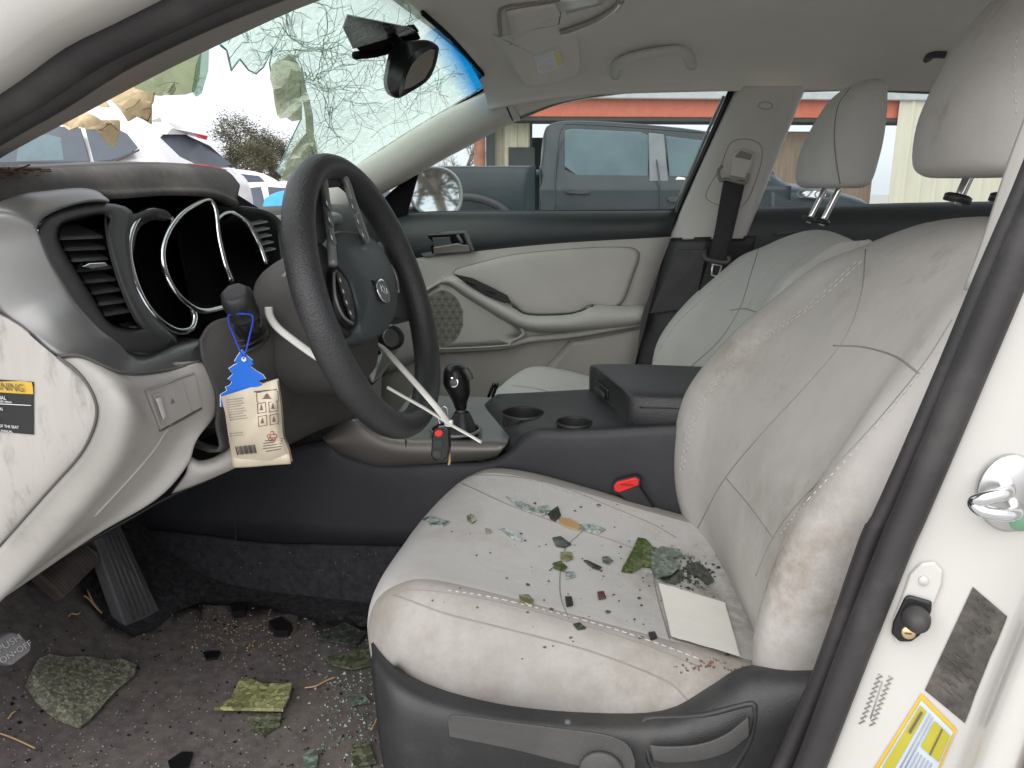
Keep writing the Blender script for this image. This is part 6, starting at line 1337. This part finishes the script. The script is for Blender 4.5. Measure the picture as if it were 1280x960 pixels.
# floor debris
piece([(30, 860), (36, 845), (46, 828), (60, 822), (80, 826), (105, 824), (130, 830), (150, 828), (170, 836), (168, 848), (146, 868), (128, 888), (112, 906), (100, 914), (70, 903), (46, 884)], 'glass_frost', 'large frosted mossy glass slab on the floor mat near the parking brake', hm, .004, .004)
piece([(268, 896), (290, 884), (300, 860), (312, 858), (330, 866), (366, 864), (362, 880), (354, 897), (320, 896)], 'glass_yellow', 'yellow green curved glass piece lying on the floor mat', hm, .010, .005)
piece([(310, 898), (352, 896), (350, 910), (330, 922), (312, 915)], 'glass_moss', 'speckled glass piece just under the yellow green piece', hm, .003, .003)
piece([(412, 780), (420, 762), (446, 752), (438, 778), (428, 792)], 'glass_dark', 'tall dark grey glass piece leaning beside the seat base', hm, .02, .004)
piece([(396, 806), (430, 786), (458, 800), (446, 816)], 'glass_dark', 'flat dark slate like glass piece on the floor by the seat', hm, .010, .004)
piece([(440, 770), (462, 756), (470, 786), (452, 796)], 'glass_dark', 'dark glass piece half hidden behind the seat base', hm, .014, .004)
piece([(405, 826), (440, 822), (468, 812), (468, 836), (440, 842), (415, 836)], 'glass_moss', 'mossy green glass strip on the floor against the seat', hm, .006, .003)
piece([(434, 874), (455, 872), (462, 882), (440, 886)], 'glass_green', 'blue green glass chip on the floor beside the seat shield', hm, .004, .003)
piece([(440, 936), (462, 932), (470, 958), (442, 962)], 'glass_moss', 'grey green glass square on the floor at the seat rail', hm, .004, .003)
piece([(378, 950), (390, 940), (398, 946), (396, 962), (382, 962)], 'glass_green', 'grey glass chip on the mat below the yellow green piece', hm, .003, .003)
piece([(210, 956), (228, 944), (242, 944), (236, 962), (214, 968)], 'black', 'black torn scrap on the bare floor mat', hm, .003, .003, 'debris', 'scrap')
piece([(254, 820), (262, 818), (276, 818), (272, 826), (258, 828)], 'black', 'black oval scrap in the middle of the floor mat', hm, .003, .004, 'debris', 'scrap')
piece([(288, 766), (296, 760), (310, 762), (306, 772), (292, 774)], 'black', 'black lump at the back edge of the floor mat', hm, .003, .012, 'debris', 'scrap')
piece([(336, 786), (352, 780), (366, 790), (360, 798), (344, 798)], 'black', 'black crumpled lump under the console carpet', hm, .003, .012, 'debris', 'scrap')
for k, (x, y, a, l_, lab) in enumerate([(115, 755, 35, 30, 'dry straw stalk by the pedals on the mat'), (128, 748, 45, 22, 'second straw stalk crossing beside the pedals'), (400, 858, -20, 40, 'long dry twig near the mossy glass strip'), (470, 905, -60, 24, 'short twig against the seat shield'), (20, 930, 20, 55, 'curved straw stalk below the frosted slab'), (12, 898, -50, 12, 'short straw bit by the parking brake'), (150, 860, -35, 14, 'orange brown stalk at the frosted slab corner'), (92, 770, -25, 16, 'straw bit under the brake pedal')]):
    p = []
    for t in (0, .3, .65, 1):
        q = hm(x+l_*(t-.5)*math.cos(R(a))+random.gauss(0, 1.2), y+l_*(t-.5)*math.sin(R(a))+random.gauss(0, 1.2), .006)
        if q is None: q = hc(x, y, .01)
        p.append(q)
    tag(tube('straw', p, .0013, 'straw', None, 5, sub=3), lab, 'straw')
crumbs(hm, 650, lambda: (random.uniform(-20, 480), 760+200*random.random()**.8), .0004, .0018, 'crumb', 'pale crumbs and glass grit scattered over the floor mat')
crumbs(hm, 500, lambda: (random.gauss(440, 30), random.gauss(850, 60)), .001, .004, 'glass_green', 'green glass crumbs on the floor along the seat base')
crumbs(hm, 400, lambda: (random.gauss(300, 50), random.gauss(790, 20)), .0006, .002, 'straw', 'tan crumbs on the mat behind the accelerator')
crumbs(hm, 300, lambda: (random.uniform(0, 470), random.uniform(770, 960)), .001, .004, 'black', 'black crumbs scattered over the floor mat')
crumbs(hsd, 70, lambda: (random.uniform(220, 480), random.uniform(684, 770)), .0004, .0012, 'crumb', 'pale lint specks on the console carpet')
# ================================================================== OUTSIDE
def gz(x, y): return -.02-.16*max(0, min(1, (y-1.5)/4))
n_ = 60; xs = [-400+800*i/n_ for i in range(n_+1)]; ys = [-400+800*j/n_ for j in range(n_+1)]
xs = sorted(set(xs+[-8, -4, 0, 4, 8])); ys = sorted(set(ys+[-6, -2, 1.5, 3.5, 5.5, 8]))
G = [[V((x, y, gz(x, y))) for x in xs] for y in ys]; vs, fs = gridmesh(G)
tag(meshobj('ground', vs, fs, mat('gravel', (.40, .39, .365), .9, var=.35, vscale=3, bump=.6, bscale=40)), 'grey gravel yard', kind='structure')
mat('suv_white', (.80, .80, .80), .2, coat=.6, var=.01); mat('truck_paint', (.006, .013, .017), .3, spec=.3, coat=.15, var=.06, dirt=(.016, .027, .032), dscale=3, dlo=.45, dhi=.8)
mat('tint', (.07, .085, .105), .3, spec=.25, var=.2, vscale=2); mat('tint_light', (.10, .15, .165), .3, spec=.25, var=.2, vscale=2)
mat('tyre', (.02, .02, .02), .8); mat('rim', (.4, .4, .41), .3, metal=.8); mat('tail_red', (.55, .02, .03), .2, coat=.5); mat('lamp_white', (.8, .8, .78), .15, coat=.5)
mat('black_pl', (.02, .02, .022), .5)
def L3(root, name, rows, m, nu=3, nv=3, **k): return surf(name, rows, m, root, nu, nv, **k)
def wheel(root, x, y, r=.36, w=.22):
    s = 1 if y > 0 else -1
    t = lathe('tyre', V((x, y-s*w/2, r)), (0, s, 0), [(r*.62, 0), (r*.92, .0), (r, .04), (r, w-.04), (r*.92, w), (r*.62, w)], 'tyre', root, 28)
    lathe('wheel_rim', V((x, y-s*.02, r)), (0, s, 0), [(r*.62, 0), (r*.6, .02), (r*.3, .012), (r*.1, .02)], 'rim', t, 20)
def carbody(root, L_, W, prof_side, m, tops):
    """closed lofted body: list of stations (x, half width low, z low, half width belt, z belt, half width roof, z roof)"""
    rows = []
    for x, wl, zl, wb, zb, wr, zr in prof_side:
        pts = [(0, zl), (wl*.8, zl), (wl, zl+.08), (wb, zl+(zb-zl)*.55), (wb*.985, zb-.02), (wb*.96, zb)]
        if zr > zb+.05: pts += [(wr*1.03+(wb*.95-wr)*.5, (zb+zr)/2), (wr, zr-.07), (wr*.9, zr-.015), (0, zr)]
        else: pts += [(wb*.92, zb+(zr-zb)*.4), (wb*.85, zb+(zr-zb)*.7), (wb*.6, zb+(zr-zb)*.95), (0, zr)]
        rows.append([V((x, y, z)) for y, z in pts]+[V((x, -y, z)) for y, z in pts[::-1]])
    return surf('body', rows, m, root, 2, 3, cu=False, cap=True)
def localpt(root, p):
    M = Matrix.Translation(root.location) @ Matrix.Rotation(root.rotation_euler.z, 4, 'Z'); return M.inverted() @ p
def flank(root, name, pts, y, m, th=.01, par=None, bevel=.004):
    s = 1 if y > 0 else -1
    return prism(name, [V((x, y+(d if len(q) > 2 else 0), z)) for q in pts for x, z, d in [(q[0], q[1], q[2] if len(q) > 2 else 0)]], (0, -s*th, 0), m, par or root, bevel)
# ---- white SUV ahead of the windshield: its tail points right; local +x = forward (image left)
def make_suv():
    D_ = 6.9; c0 = PD(130, 205, D_); rz = math.atan2(rt.y, rt.x)+math.pi+R(-4)
    r = thing('white_suv', 'white crossover with dark side glass and a red tail lamp beyond the windshield hole', 'car', (0, 0, 0), local=True, rz=rz)
    r.location = (c0.x, c0.y, -.02)
    st = [(-1.02, .75, .45, .80, .80, .7, .82), (-.98, .82, .35, .88, 1.06, .72, 1.10), (-.86, .85, .3, .91, 1.20, .62, 1.34), (-.62, .88, .25, .92, 1.225, .60, 1.62), (-.2, .90, .24, .93, 1.225, .62, 1.665), (.6, .90, .24, .93, 1.20, .63, 1.69), (1.4, .90, .24, .93, 1.16, .62, 1.66), (1.9, .90, .24, .93, 1.13, .6, 1.5), (2.35, .90, .24, .92, 1.08, .7, 1.14), (3.0, .88, .24, .90, 1.0, .7, 1.06), (3.45, .82, .28, .85, .85, .6, .92), (3.55, .75, .4, .78, .7, .6, .75)]
    carbody(r, 4.6, 1.84, st, 'suv_white', None)
    return r, c0, rz
suv, sc0, srz = make_suv()
# flank features: drawn on the near side (local y sign found from the camera)
cl_ = localpt(suv, CAM); sg = 1 if cl_.y > 0 else -1
def on_suv(px, py, yoff=.93):
    a, b = localpt(suv, CAM), localpt(suv, PD(px, py, 5)); d = b-a; return a+d*((sg*yoff-a.y)/d.y)
def spoly(name, pxs, m, y0, y1=None, zb=1.2, th=.012, par=None):
    # upper glass leans in: y decreases with height
    pts = []
    for x, y in pxs:
        p = on_suv(x, y, .92); yy = .925-max(0, p.z-zb)*.45; pts.append(on_suv(x, y, max(.66, yy)+y0))
    return prism(name, pts, (0, -sg*th, 0), m, par or suv, .003)
gdw = spoly('side_window', [(-80, 172), (30, 162), (66, 157), (100, 160), (112, 202), (-80, 204)], 'tint', .01)
spoly('side_window', [(106, 160), (140, 158), (158, 167), (172, 185), (160, 193), (140, 200), (117, 202)], 'tint', .01)
spoly('window_trim', [(-80, 203), (110, 203), (138, 201), (174, 186), (173, 189), (140, 204), (110, 207), (-80, 207)], 'black_pl', .014)
spoly('seat_silhouette', [(24, 172), (60, 168), (76, 172), (80, 200), (20, 202)], 'tint_light', .012, th=.004)
# tail glass and lamps: on the rear corner
def sp3(name, pxs, m, D_, th=.02, par=None):
    pts = [localpt(suv, PD(x, y, D_+d)) for x, y, d in pxs]; ex = localpt(suv, PD(200, 190, D_))-localpt(suv, CAM); ex.normalize()
    return prism(name, pts, ex*th, m, par or suv, .003)
dR = (PD(200, 190, 6.9)-CAM).dot(fw)
sp3('rear_window', [(200, 172, -.75), (206, 166, -.72), (224, 164, -.5), (240, 172, -.4), (262, 182, -.25), (278, 196, -.1), (292, 209, 0), (270, 210, -.3), (246, 206, -.6), (225, 196, -.7)], 'tint', 6.4)
sp3('spoiler', [(198, 168, -.78), (215, 160, -.7), (246, 162, -.4), (262, 170, -.3), (258, 174, -.35), (232, 168, -.5), (208, 168, -.74)], 'suv_white', 6.38, .10)
sp3('brake_lamp', [(244, 167, -.44), (260, 170, -.32), (258, 175, -.33), (246, 172, -.43)], 'tail_red', 6.33)
sp3('tail_lamp', [(234, 204, -.68), (262, 206, -.5), (284, 212, -.2), (278, 222, -.2), (245, 216, -.66)], 'tail_red', 6.35)
sp3('wiper', [(284, 206, -.06), (295, 205, 0), (297, 209, 0), (288, 210, -.05)], 'black_pl', 6.3)
sp3('roof_fin', [(190, 150, -.5), (200, 147, -.5), (202, 152, -.5), (191, 152, -.5)], 'grey_pl', 6.5, .03)
for x in (-.35, 2.35):
    for y in (.82, -.82): wheel(suv, x, y)

# ---- dark pickup truck beyond the far window; front to the right of the picture
DT = 6.9
tc0 = PD(760, 232, DT); trz = math.atan2(rt.y, rt.x)+R(-4)
trk = thing('pickup_truck', 'dark blue grey crew cab pickup truck with a long open bed beyond the far window', 'truck', (tc0.x, tc0.y, -.18), local=True, rz=trz)
def lt(px, py, y=-1.0):
    a, b = localpt(trk, CAM), localpt(trk, PD(px, py, 5)); d = b-a; return a+d*((y-a.y)/d.y)
NY = -1.0
def tp(name, pxs, m, y=NY, th=.03, par=None, bev=.006): return prism(name, [lt(a, b, y) for a, b in pxs], (0, th, 0), m, par or trk, bev)
def lower(p, z): return V((p.x, p.y, z))
zb_ = lt(760, 232).z; zr_ = lt(760, 150, -.72).z
# cab: lofted stations along x, shape from pixel stations
def cabst(px, zroof_px, wroof):
    x = lt(px, 232).x; z = lt(px, zroof_px, -.72).z
    pts = [(0, .45), (.95, .45), (1.0, .6), (1.0, zb_-.25), (.985, zb_-.04), (.97, zb_), (.72+(.24)*.5, (zb_+z)/2), (.74*wroof, z-.07), (.66*wroof, z-.012), (0, z+.02)]
    return [V((x, -y, q)) for y, q in pts]+[V((x, y, q)) for y, q in pts[::-1]]
surf('cab', [cabst(674, 190, .95), cabst(677, 165, .97), cabst(686, 152, .99), cabst(720, 148, 1), cabst(800, 152, 1), cabst(880, 160, 1), cabst(935, 172, .98), cabst(965, 195, .97), cabst(990, 228, 1.05)], 'truck_paint', trk, 2, 3, cap=True)
# hood
def hst(px, zpx):
    p = lt(px, 232); z = lt(px, zpx, -.9).z
    pts = [(0, .5), (.95, .5), (1.0, .62), (1.01, z-.3), (.99, z-.1), (.93, z-.02), (.6, z+.03), (0, z+.05)]
    return [V((p.x, -y, q)) for y, q in pts]+[V((p.x, y, q)) for y, q in pts[::-1]]
surf('hood', [hst(965, 226), hst(985, 231), hst(1030, 236), hst(1070, 244), hst(1098, 256), hst(1104, 285)], 'truck_paint', trk, 2, 3, cap=True)
# bed: outer side walls, floor, tailgate
zbt = lt(620, 208).z; x0_, x1_ = lt(520, 232).x, lt(672, 232).x
for s in (-1, 1):
    surf('bed_side', [[V((x, s*.80, zbt-.05)), V((x, s*.86, zbt)), V((x, s*.96, zbt)), V((x, s*1.0, zbt-.06)), V((x, s*1.01, zbt-.35)), V((x, s*.98, .55))] for x in (x0_, (x0_*2+x1_)/3, (x0_+x1_*2)/3, x1_-.02)], 'truck_paint', trk, 3, 3, thick=.02)
box('bed_floor', ((x0_+x1_)/2, 0, .75), (x1_-x0_-.05, 1.7, .06), 'black_pl', trk, .01); box('tailgate', (x0_+.04, 0, (.75+zbt)/2), (.07, 1.7, zbt-.75), 'truck_paint', trk, .02)
# wheel arch in the bed side
wa = [lt(548+0, 262), lt(560, 250), lt(578, 246), lt(600, 248), lt(622, 256), lt(638, 268)]
tube('wheel_arch', [p+V((0, -.015, 0)) for p in wa], .035, 'black_pl', trk, 8, sub=4)
tp('bed_reflection_shade', [(0, 0), (1, 0), (1, 1)], 'truck_paint') if False else None
# doors, windows, handles
w1_ = tp('rear_side_window', [(706, 163), (716, 161), (800, 165), (812, 170), (810, 226), (740, 221), (720, 219), (706, 208)], 'tint_light', -.93, .02)
w2_ = tp('front_side_window', [(832, 170), (880, 176), (930, 190), (965, 226), (838, 231)], 'tint_light', -.93, .02)
tp('b_post', [(811, 166), (830, 168), (836, 231), (812, 228)], mat('post_grey', (.17, .18, .19), .4), -.95, .02)
for pl in ([(694, 268), (694, 225), (698, 176), (703, 160), (716, 155), (800, 160), (878, 166)], [(825, 268), (825, 232), (815, 165)], [(675, 268), (675, 214), (673, 208)]):
    tube('door_gap', [lt(a, b, -1.012 if b > 226 else -.985+.002*(232-b)*.9) for a, b in pl], .006, 'black_pl', trk, 6, sub=3)
for pts in ([(706, 238), (712, 235), (736, 238), (738, 242), (728, 243), (708, 242)], [(834, 249), (838, 246), (868, 248), (870, 252), (838, 253)]):
    hnd = tp('door_handle', pts, 'black_pl', -1.03, .03)
tp('window_decal', [(843, 226), (847, 221), (856, 222), (858, 229)], 'lamp_white', -.945, .004)
# badge on the hood flank
bdg = tp('badge', ell(1018, 243, 15, 4.6, 4, 18), 'label_white', -1.035, .01)
p_ = lt(1018, 243.5, -1.047); text('badge_letters', 'GZGD', p_, (1, 0, -.05), (0, 0, 1), .085, 'ink', bdg, 1.1)
for x in (lt(592, 232).x, lt(1045, 232).x):
    for y in (.86, -.86): wheel(trk, x, y, .42, .28)
surf('rear_bumper', [[V((x0_-.12, y, .55)), V((x0_-.16, y, .62)), V((x0_-.14, y, .75)), V((x0_-.02, y, .76))] for y in (-.95, 0, .95)], 'chrome', trk, 3, 3, thick=.02)
tp('tail_lamp', [(522, 212), (528, 212), (528, 240), (522, 240)], 'tail_red', -1.015, .05)

# ---- metal building behind the truck
DB = 15.0
bl = thing('metal_building', 'beige ribbed metal building with a red fascia and dark open bay behind the truck', 'building', (0, 0, 0), local=True, rz=math.atan2(rt.y, rt.x)+R(3))
bo = PD(800, 240, DB); bl.location = (bo.x, bo.y, -.2)
def bt_(px, py, y=0.0):
    a, b = localpt(bl, CAM), localpt(bl, PD(px, py, 5)); d = b-a; return a+d*((y-a.y)/d.y)
mat('metal_wall', (.50, .47, .34), .5, var=.06); mat('metal_wall2', (.55, .52, .42), .5, var=.06, stretch=(1, 1, .1)); mat('fascia', (.50, .13, .075), .5, var=.1); mat('bay_dark', (.035, .04, .038), .8); mat('roof_grey', (.40, .43, .43), .4, var=.1); mat('brown_door', (.19, .14, .10), .7, var=.25, stretch=(6, 1, .3), vscale=6)
def ribbed(name, xa, xb, z0, z1, m, y=0, pitch=.22):
    parts = []; n = int((xb-xa)/pitch)
    prof_ = []
    for k in range(n):
        x = xa+k*pitch; prof_ += [(x, 0), (x+pitch*.7, 0), (x+pitch*.78, -.035), (x+pitch*.92, -.035)]
    prof_.append((xb, 0))
    vs = [V((a, y+b, z0)) for a, b in prof_]+[V((a, y+b, z1)) for a, b in prof_]; m_ = len(prof_)
    return meshobj(name, vs, [(i, i+1, m_+i+1, m_+i) for i in range(m_-1)], m, bl, smooth=False, thick=.01)
xl, xbay, xr1, xr2, xe = bt_(618, 200).x, bt_(662, 200).x, bt_(1088, 200).x, bt_(1115, 200).x, bt_(1500, 200).x
zf0, zf1, zroof = bt_(800, 150).z, bt_(800, 125).z, bt_(800, 108).z
ribbed('wall_panel', xl, xbay, 0, zf0, 'metal_wall'); ribbed('wall_panel', xr2-.3, xe, 0, zroof, 'metal_wall2', -.6, .3)
box('corner_post', (xl-.08, -.02, zf1/2), (.16, .16, zf1), 'bay_dark', bl, .01); box('bay_back', ((xbay+xr1)/2, 5, zf0/2), (xr1-xbay, .1, zf0), 'bay_dark', bl, 0)
box('bay_floor', ((xbay+xr1)/2, 2.5, .02), (xr1-xbay, 5, .04), 'bay_dark', bl, 0); box('bay_side', (xbay, 2.5, zf0/2), (.1, 5, zf0), 'bay_dark', bl, 0); box('bay_side', (xr1, 2.5, zf0/2), (.1, 5, zf0), 'bay_dark', bl, 0)
box('bay_door', (bt_(652, 190).x, -.04, zf0*.4), (.5, .06, zf0*.8), 'bay_dark', bl, .01)
xd0, xd1 = bt_(955, 200).x, bt_(1090, 200).x
box('brown_bay_door', ((xd0+xd1)/2, -.05, zf0*.46), (xd1-xd0, .08, zf0*.92), 'brown_door', bl, .01)
box('fascia', ((xl+xr2)/2, -.45, (zf0+zf1)/2), (xr2-xl+.3, .12, zf1-zf0), 'fascia', bl, .02)
box('soffit', ((xl+xr2)/2, -.2, zf0-.04), (xr2-xl+.2, .7, .06), 'bay_dark', bl, .01)
surf('roof', [[V((xl-.3, -.6, zf1+.02)), V((xe, -.6, zf1+.02))], [V((xl-.3, 2, zroof+.2)), V((xe, 2, zroof+.2))], [V((xl-.3, 7, zroof+.8)), V((xe, 7, zroof+.8))]], 'roof_grey', bl, 6, 3, thick=.04)
box('gutter', ((xl+xr2)/2, -.62, zf1+.02), (xr2-xl+.5, .12, .14), 'roof_grey', bl, .02)
ribbed('end_wall', xl, xl+.3, 0, zf0, 'metal_wall')
surf('side_wall', [[V((xl-.02, 0.02, 0)), V((xl-.02, 0.02, zf1))], [V((xl-.02, 7, 0)), V((xl-.02, 7, zf1+.5))]], 'metal_wall', bl, 2, 2, thick=.02)
# post
pb_ = PD(600, 205, 12); tag(tube('utility_post', [V((pb_.x, pb_.y, -.2)), V((pb_.x, pb_.y, 1.5)), V((pb_.x, pb_.y, 1.95))], .09, mat('post_red', (.28, .11, .07), .7, var=.25), None, 10), 'short red brown post standing left of the metal building', 'post')
box('post_cap', (pb_.x, pb_.y, 1.97), (.22, .22, .05), 'post_red', bpy.data.objects['utility_post'], .01)

# ---- far cars
def far_car(name, lab, cx_, cy_, D_, m, flip, hgt=1.45, red=None, yaw=0):
    c0 = PD(cx_, cy_, D_); r = thing(name, lab, 'car', (c0.x, c0.y, -.18), local=True, rz=math.atan2(rt.y, rt.x)+(math.pi if flip else 0)+R(yaw), group='cars parked along the far tree line')
    k = hgt/1.45
    st = [(-2.2, .7, .5, .72, .7, .6, .75), (-2.15, .8, .3, .85, .9*k, .7, .98*k), (-1.8, .85, .25, .88, .98*k, .62, 1.08*k), (-1.2, .86, .22, .89, .98*k, .58, 1.36*k), (-.4, .86, .22, .9, .96*k, .58, 1.45*k), (.4, .86, .22, .9, .94*k, .58, 1.40*k), (1.05, .86, .22, .89, .92*k, .66, .98*k), (1.7, .84, .24, .87, .84*k, .66, .9*k), (2.15, .8, .3, .8, .65, .6, .72), (2.2, .7, .4, .7, .6, .5, .65)]
    carbody(r, 4.4, 1.8, st, m, None)
    a = localpt(r, CAM); s = 1 if a.y > 0 else -1
    for q in ([(-1.35, 1.0*k), (-1.05, 1.30*k), (-.42, 1.36*k), (-.36, 1.0*k)], [(-.28, 1.0*k), (-.32, 1.36*k), (.3, 1.32*k), (.85, .98*k)]):
        prism('side_window', [V((x, s*(.895-(z-.98*k)*.55), z)) for x, z in q], (0, -s*.01, 0), 'tint', r, 0)
    prism('tail_lamp', [V((-2.02, s*.88, .72)), V((-1.85, s*.9, .75)), V((-1.83, s*.9, .97*k)), V((-2.0, s*.86, .97*k))], (0, -s*.05, 0), 'tail_red', r, .01)
    for x in (-1.35, 1.35):
        for y in (.8, -.8): wheel(r, x, y, .32, .2)
    return r
far_car('parked_car', 'white hatchback with red tail lamps parked by the far trees', 362, 232, 13, 'suv_white', False, 1.35, yaw=14)
far_car('parked_car', 'taller white van like car just behind the white crossover tail', 262, 224, 19, 'suv_white', True, 1.75, yaw=30)
far_car('parked_car', 'silver car parked far off past the white hatchback', 470, 235, 24, 'rim', False, 1.4, yaw=8)
tp3 = thing('blue_tarp', 'bright blue tarp draped over a low heap near the white hatchback', 'tarp', PD(345, 250, 10.5))
tv = [PD(x, y, 10.5) for x, y in ((322, 245), (338, 239), (356, 234), (380, 234), (400, 246), (400, 258), (322, 258))]
surf('sheet', [[PD(x, y, 10.3) for x, y in ((326, 268), (340, 268), (370, 268), (404, 268))], [PD(x, y, 10.4) for x, y in ((330, 251), (344, 246), (372, 243), (402, 250))], [PD(x, y, 10.9) for x, y in ((332, 248), (347, 241), (374, 238), (402, 247))], [PD(x, y, 11.4) for x, y in ((326, 262), (344, 262), (374, 262), (402, 262))]], mat('tarp', (.03, .32, .75), .45, bump=.6, bscale=6), tp3, 5, 5, thick=.01)

# ---- trees
def tree_obj(lab, px, py, D_, hgt, spread, nleaf, leafm, bark='bark', bare=False, group='trees along the far edge of the yard', dens=1):
    b0 = PD(px, py, D_); base = V((b0.x, b0.y, -.2)); r = thing('tree', lab, 'tree', base, group=group)
    rnd = random.Random(int(px*7+D_)); segs = []; tips = []
    def br(p, d, ln_, r_, lv):
        q = p+d*ln_*.5+V((rnd.gauss(0, .05), rnd.gauss(0, .05), 0))*ln_; e = p+d*ln_
        segs.append(tubemesh([p, q, e], [r_, r_*.8, r_*.6], 5, False, 2)); 
        if lv <= 2: tips.extend([q, e])
        if lv == 0: return
        for k in range(4 if lv > 1 else 5):
            t = rnd.uniform(.45, 1); a = rnd.uniform(0, 6.28); tilt = rnd.uniform(.4, 1.0)
            X, Y, _ = frame(d, (1, .2, .1)); nd = (d*math.cos(tilt)+(X*math.cos(a)+Y*math.sin(a))*math.sin(tilt)*spread+V((0, 0, .15))).normalized()
            br(p.lerp(e, t), nd, ln_*rnd.uniform(.5, .72), r_*.5, lv-1)
    br(base, V((rnd.gauss(0, .04), rnd.gauss(0, .04), 1)).normalized(), hgt*.45, hgt*.022, 4 if bare else 3)
    vs, fs = join(segs); meshobj('trunk', vs, fs, bark, r)
    if not bare:
        parts = []
        for k in range(nleaf):
            c = rnd.choice(tips)+V((rnd.gauss(0, .14), rnd.gauss(0, .14), rnd.gauss(0, .12)))*hgt*.22; a = V((rnd.gauss(0, 1), rnd.gauss(0, 1), rnd.gauss(0, 1))).normalized(); X, Y, _ = frame(a); s = hgt*rnd.uniform(.004, .011)
            parts.append(([c+X*s, c+Y*s*.5, c-X*s, c-Y*s*.5], [(0, 1, 2, 3)]))
        vs, fs = join(parts); meshobj('crown', vs, fs, leafm, r, smooth=False)
    return r
mat('bark', (.12, .095, .075), .9); mat('bark_pale', (.22, .20, .18), .9)
mat('foliage', (.085, .085, .045), .8, var=.5, vscale=.8); mat('foliage2', (.11, .095, .06), .8, var=.5, vscale=.8)
for px, D_, h, lab in [(288, 30, 4.6, 'olive green pine at the left end of the tree line'), (312, 34, 5.2, 'taller olive pine behind the parked white cars'), (338, 32, 4.0, 'brownish bushy tree beside the cracked glass edge'), (366, 36, 4.4, 'brownish tree showing dimly through the cracked glass'), (258, 36, 3.8, 'low olive pine showing over the crossover tail')]:
    tree_obj(lab, px, 240, D_, h, 1.0, 7500, 'foliage' if 'olive' in lab else 'foliage2')
for px, D_, h, lab in [(545, 26, 3.6, 'bare grey tree seen over the truck bed'), (575, 30, 4.2, 'taller bare grey tree left of the red brown post'), (520, 32, 4.0, 'bare tree just behind the wing mirror')]:
    tree_obj(lab, px, 240, D_, h, 1.1, 0, None, 'bark_pale', True)

# trees and cars in the yard behind the sedan, seen only in the wing mirror
for k in range(4):
    a = R(12.5+k*3.6); p = V((.7+math.cos(a)*(15+k % 2*3), .9+math.sin(a)*(15+k % 2*3), 0)); lab = ['slender branching tree reflected in the wing mirror glass', 'bushy tree beside the slender one in the mirror reflection', 'tall tree past the building end behind the sedan', 'low tree closest to the metal building end'][k]
    b0 = len(bpy.data.objects)
    q = PD; PD = (lambda pp: (lambda x_, y_, d_: pp))(p); tree_obj(lab, 900+k*13, 240, 17+k, 7+(k*37 % 5)*.5, 1.0, 2200, 'foliage2', bare=False, group='trees in the yard behind the sedan'); PD = q
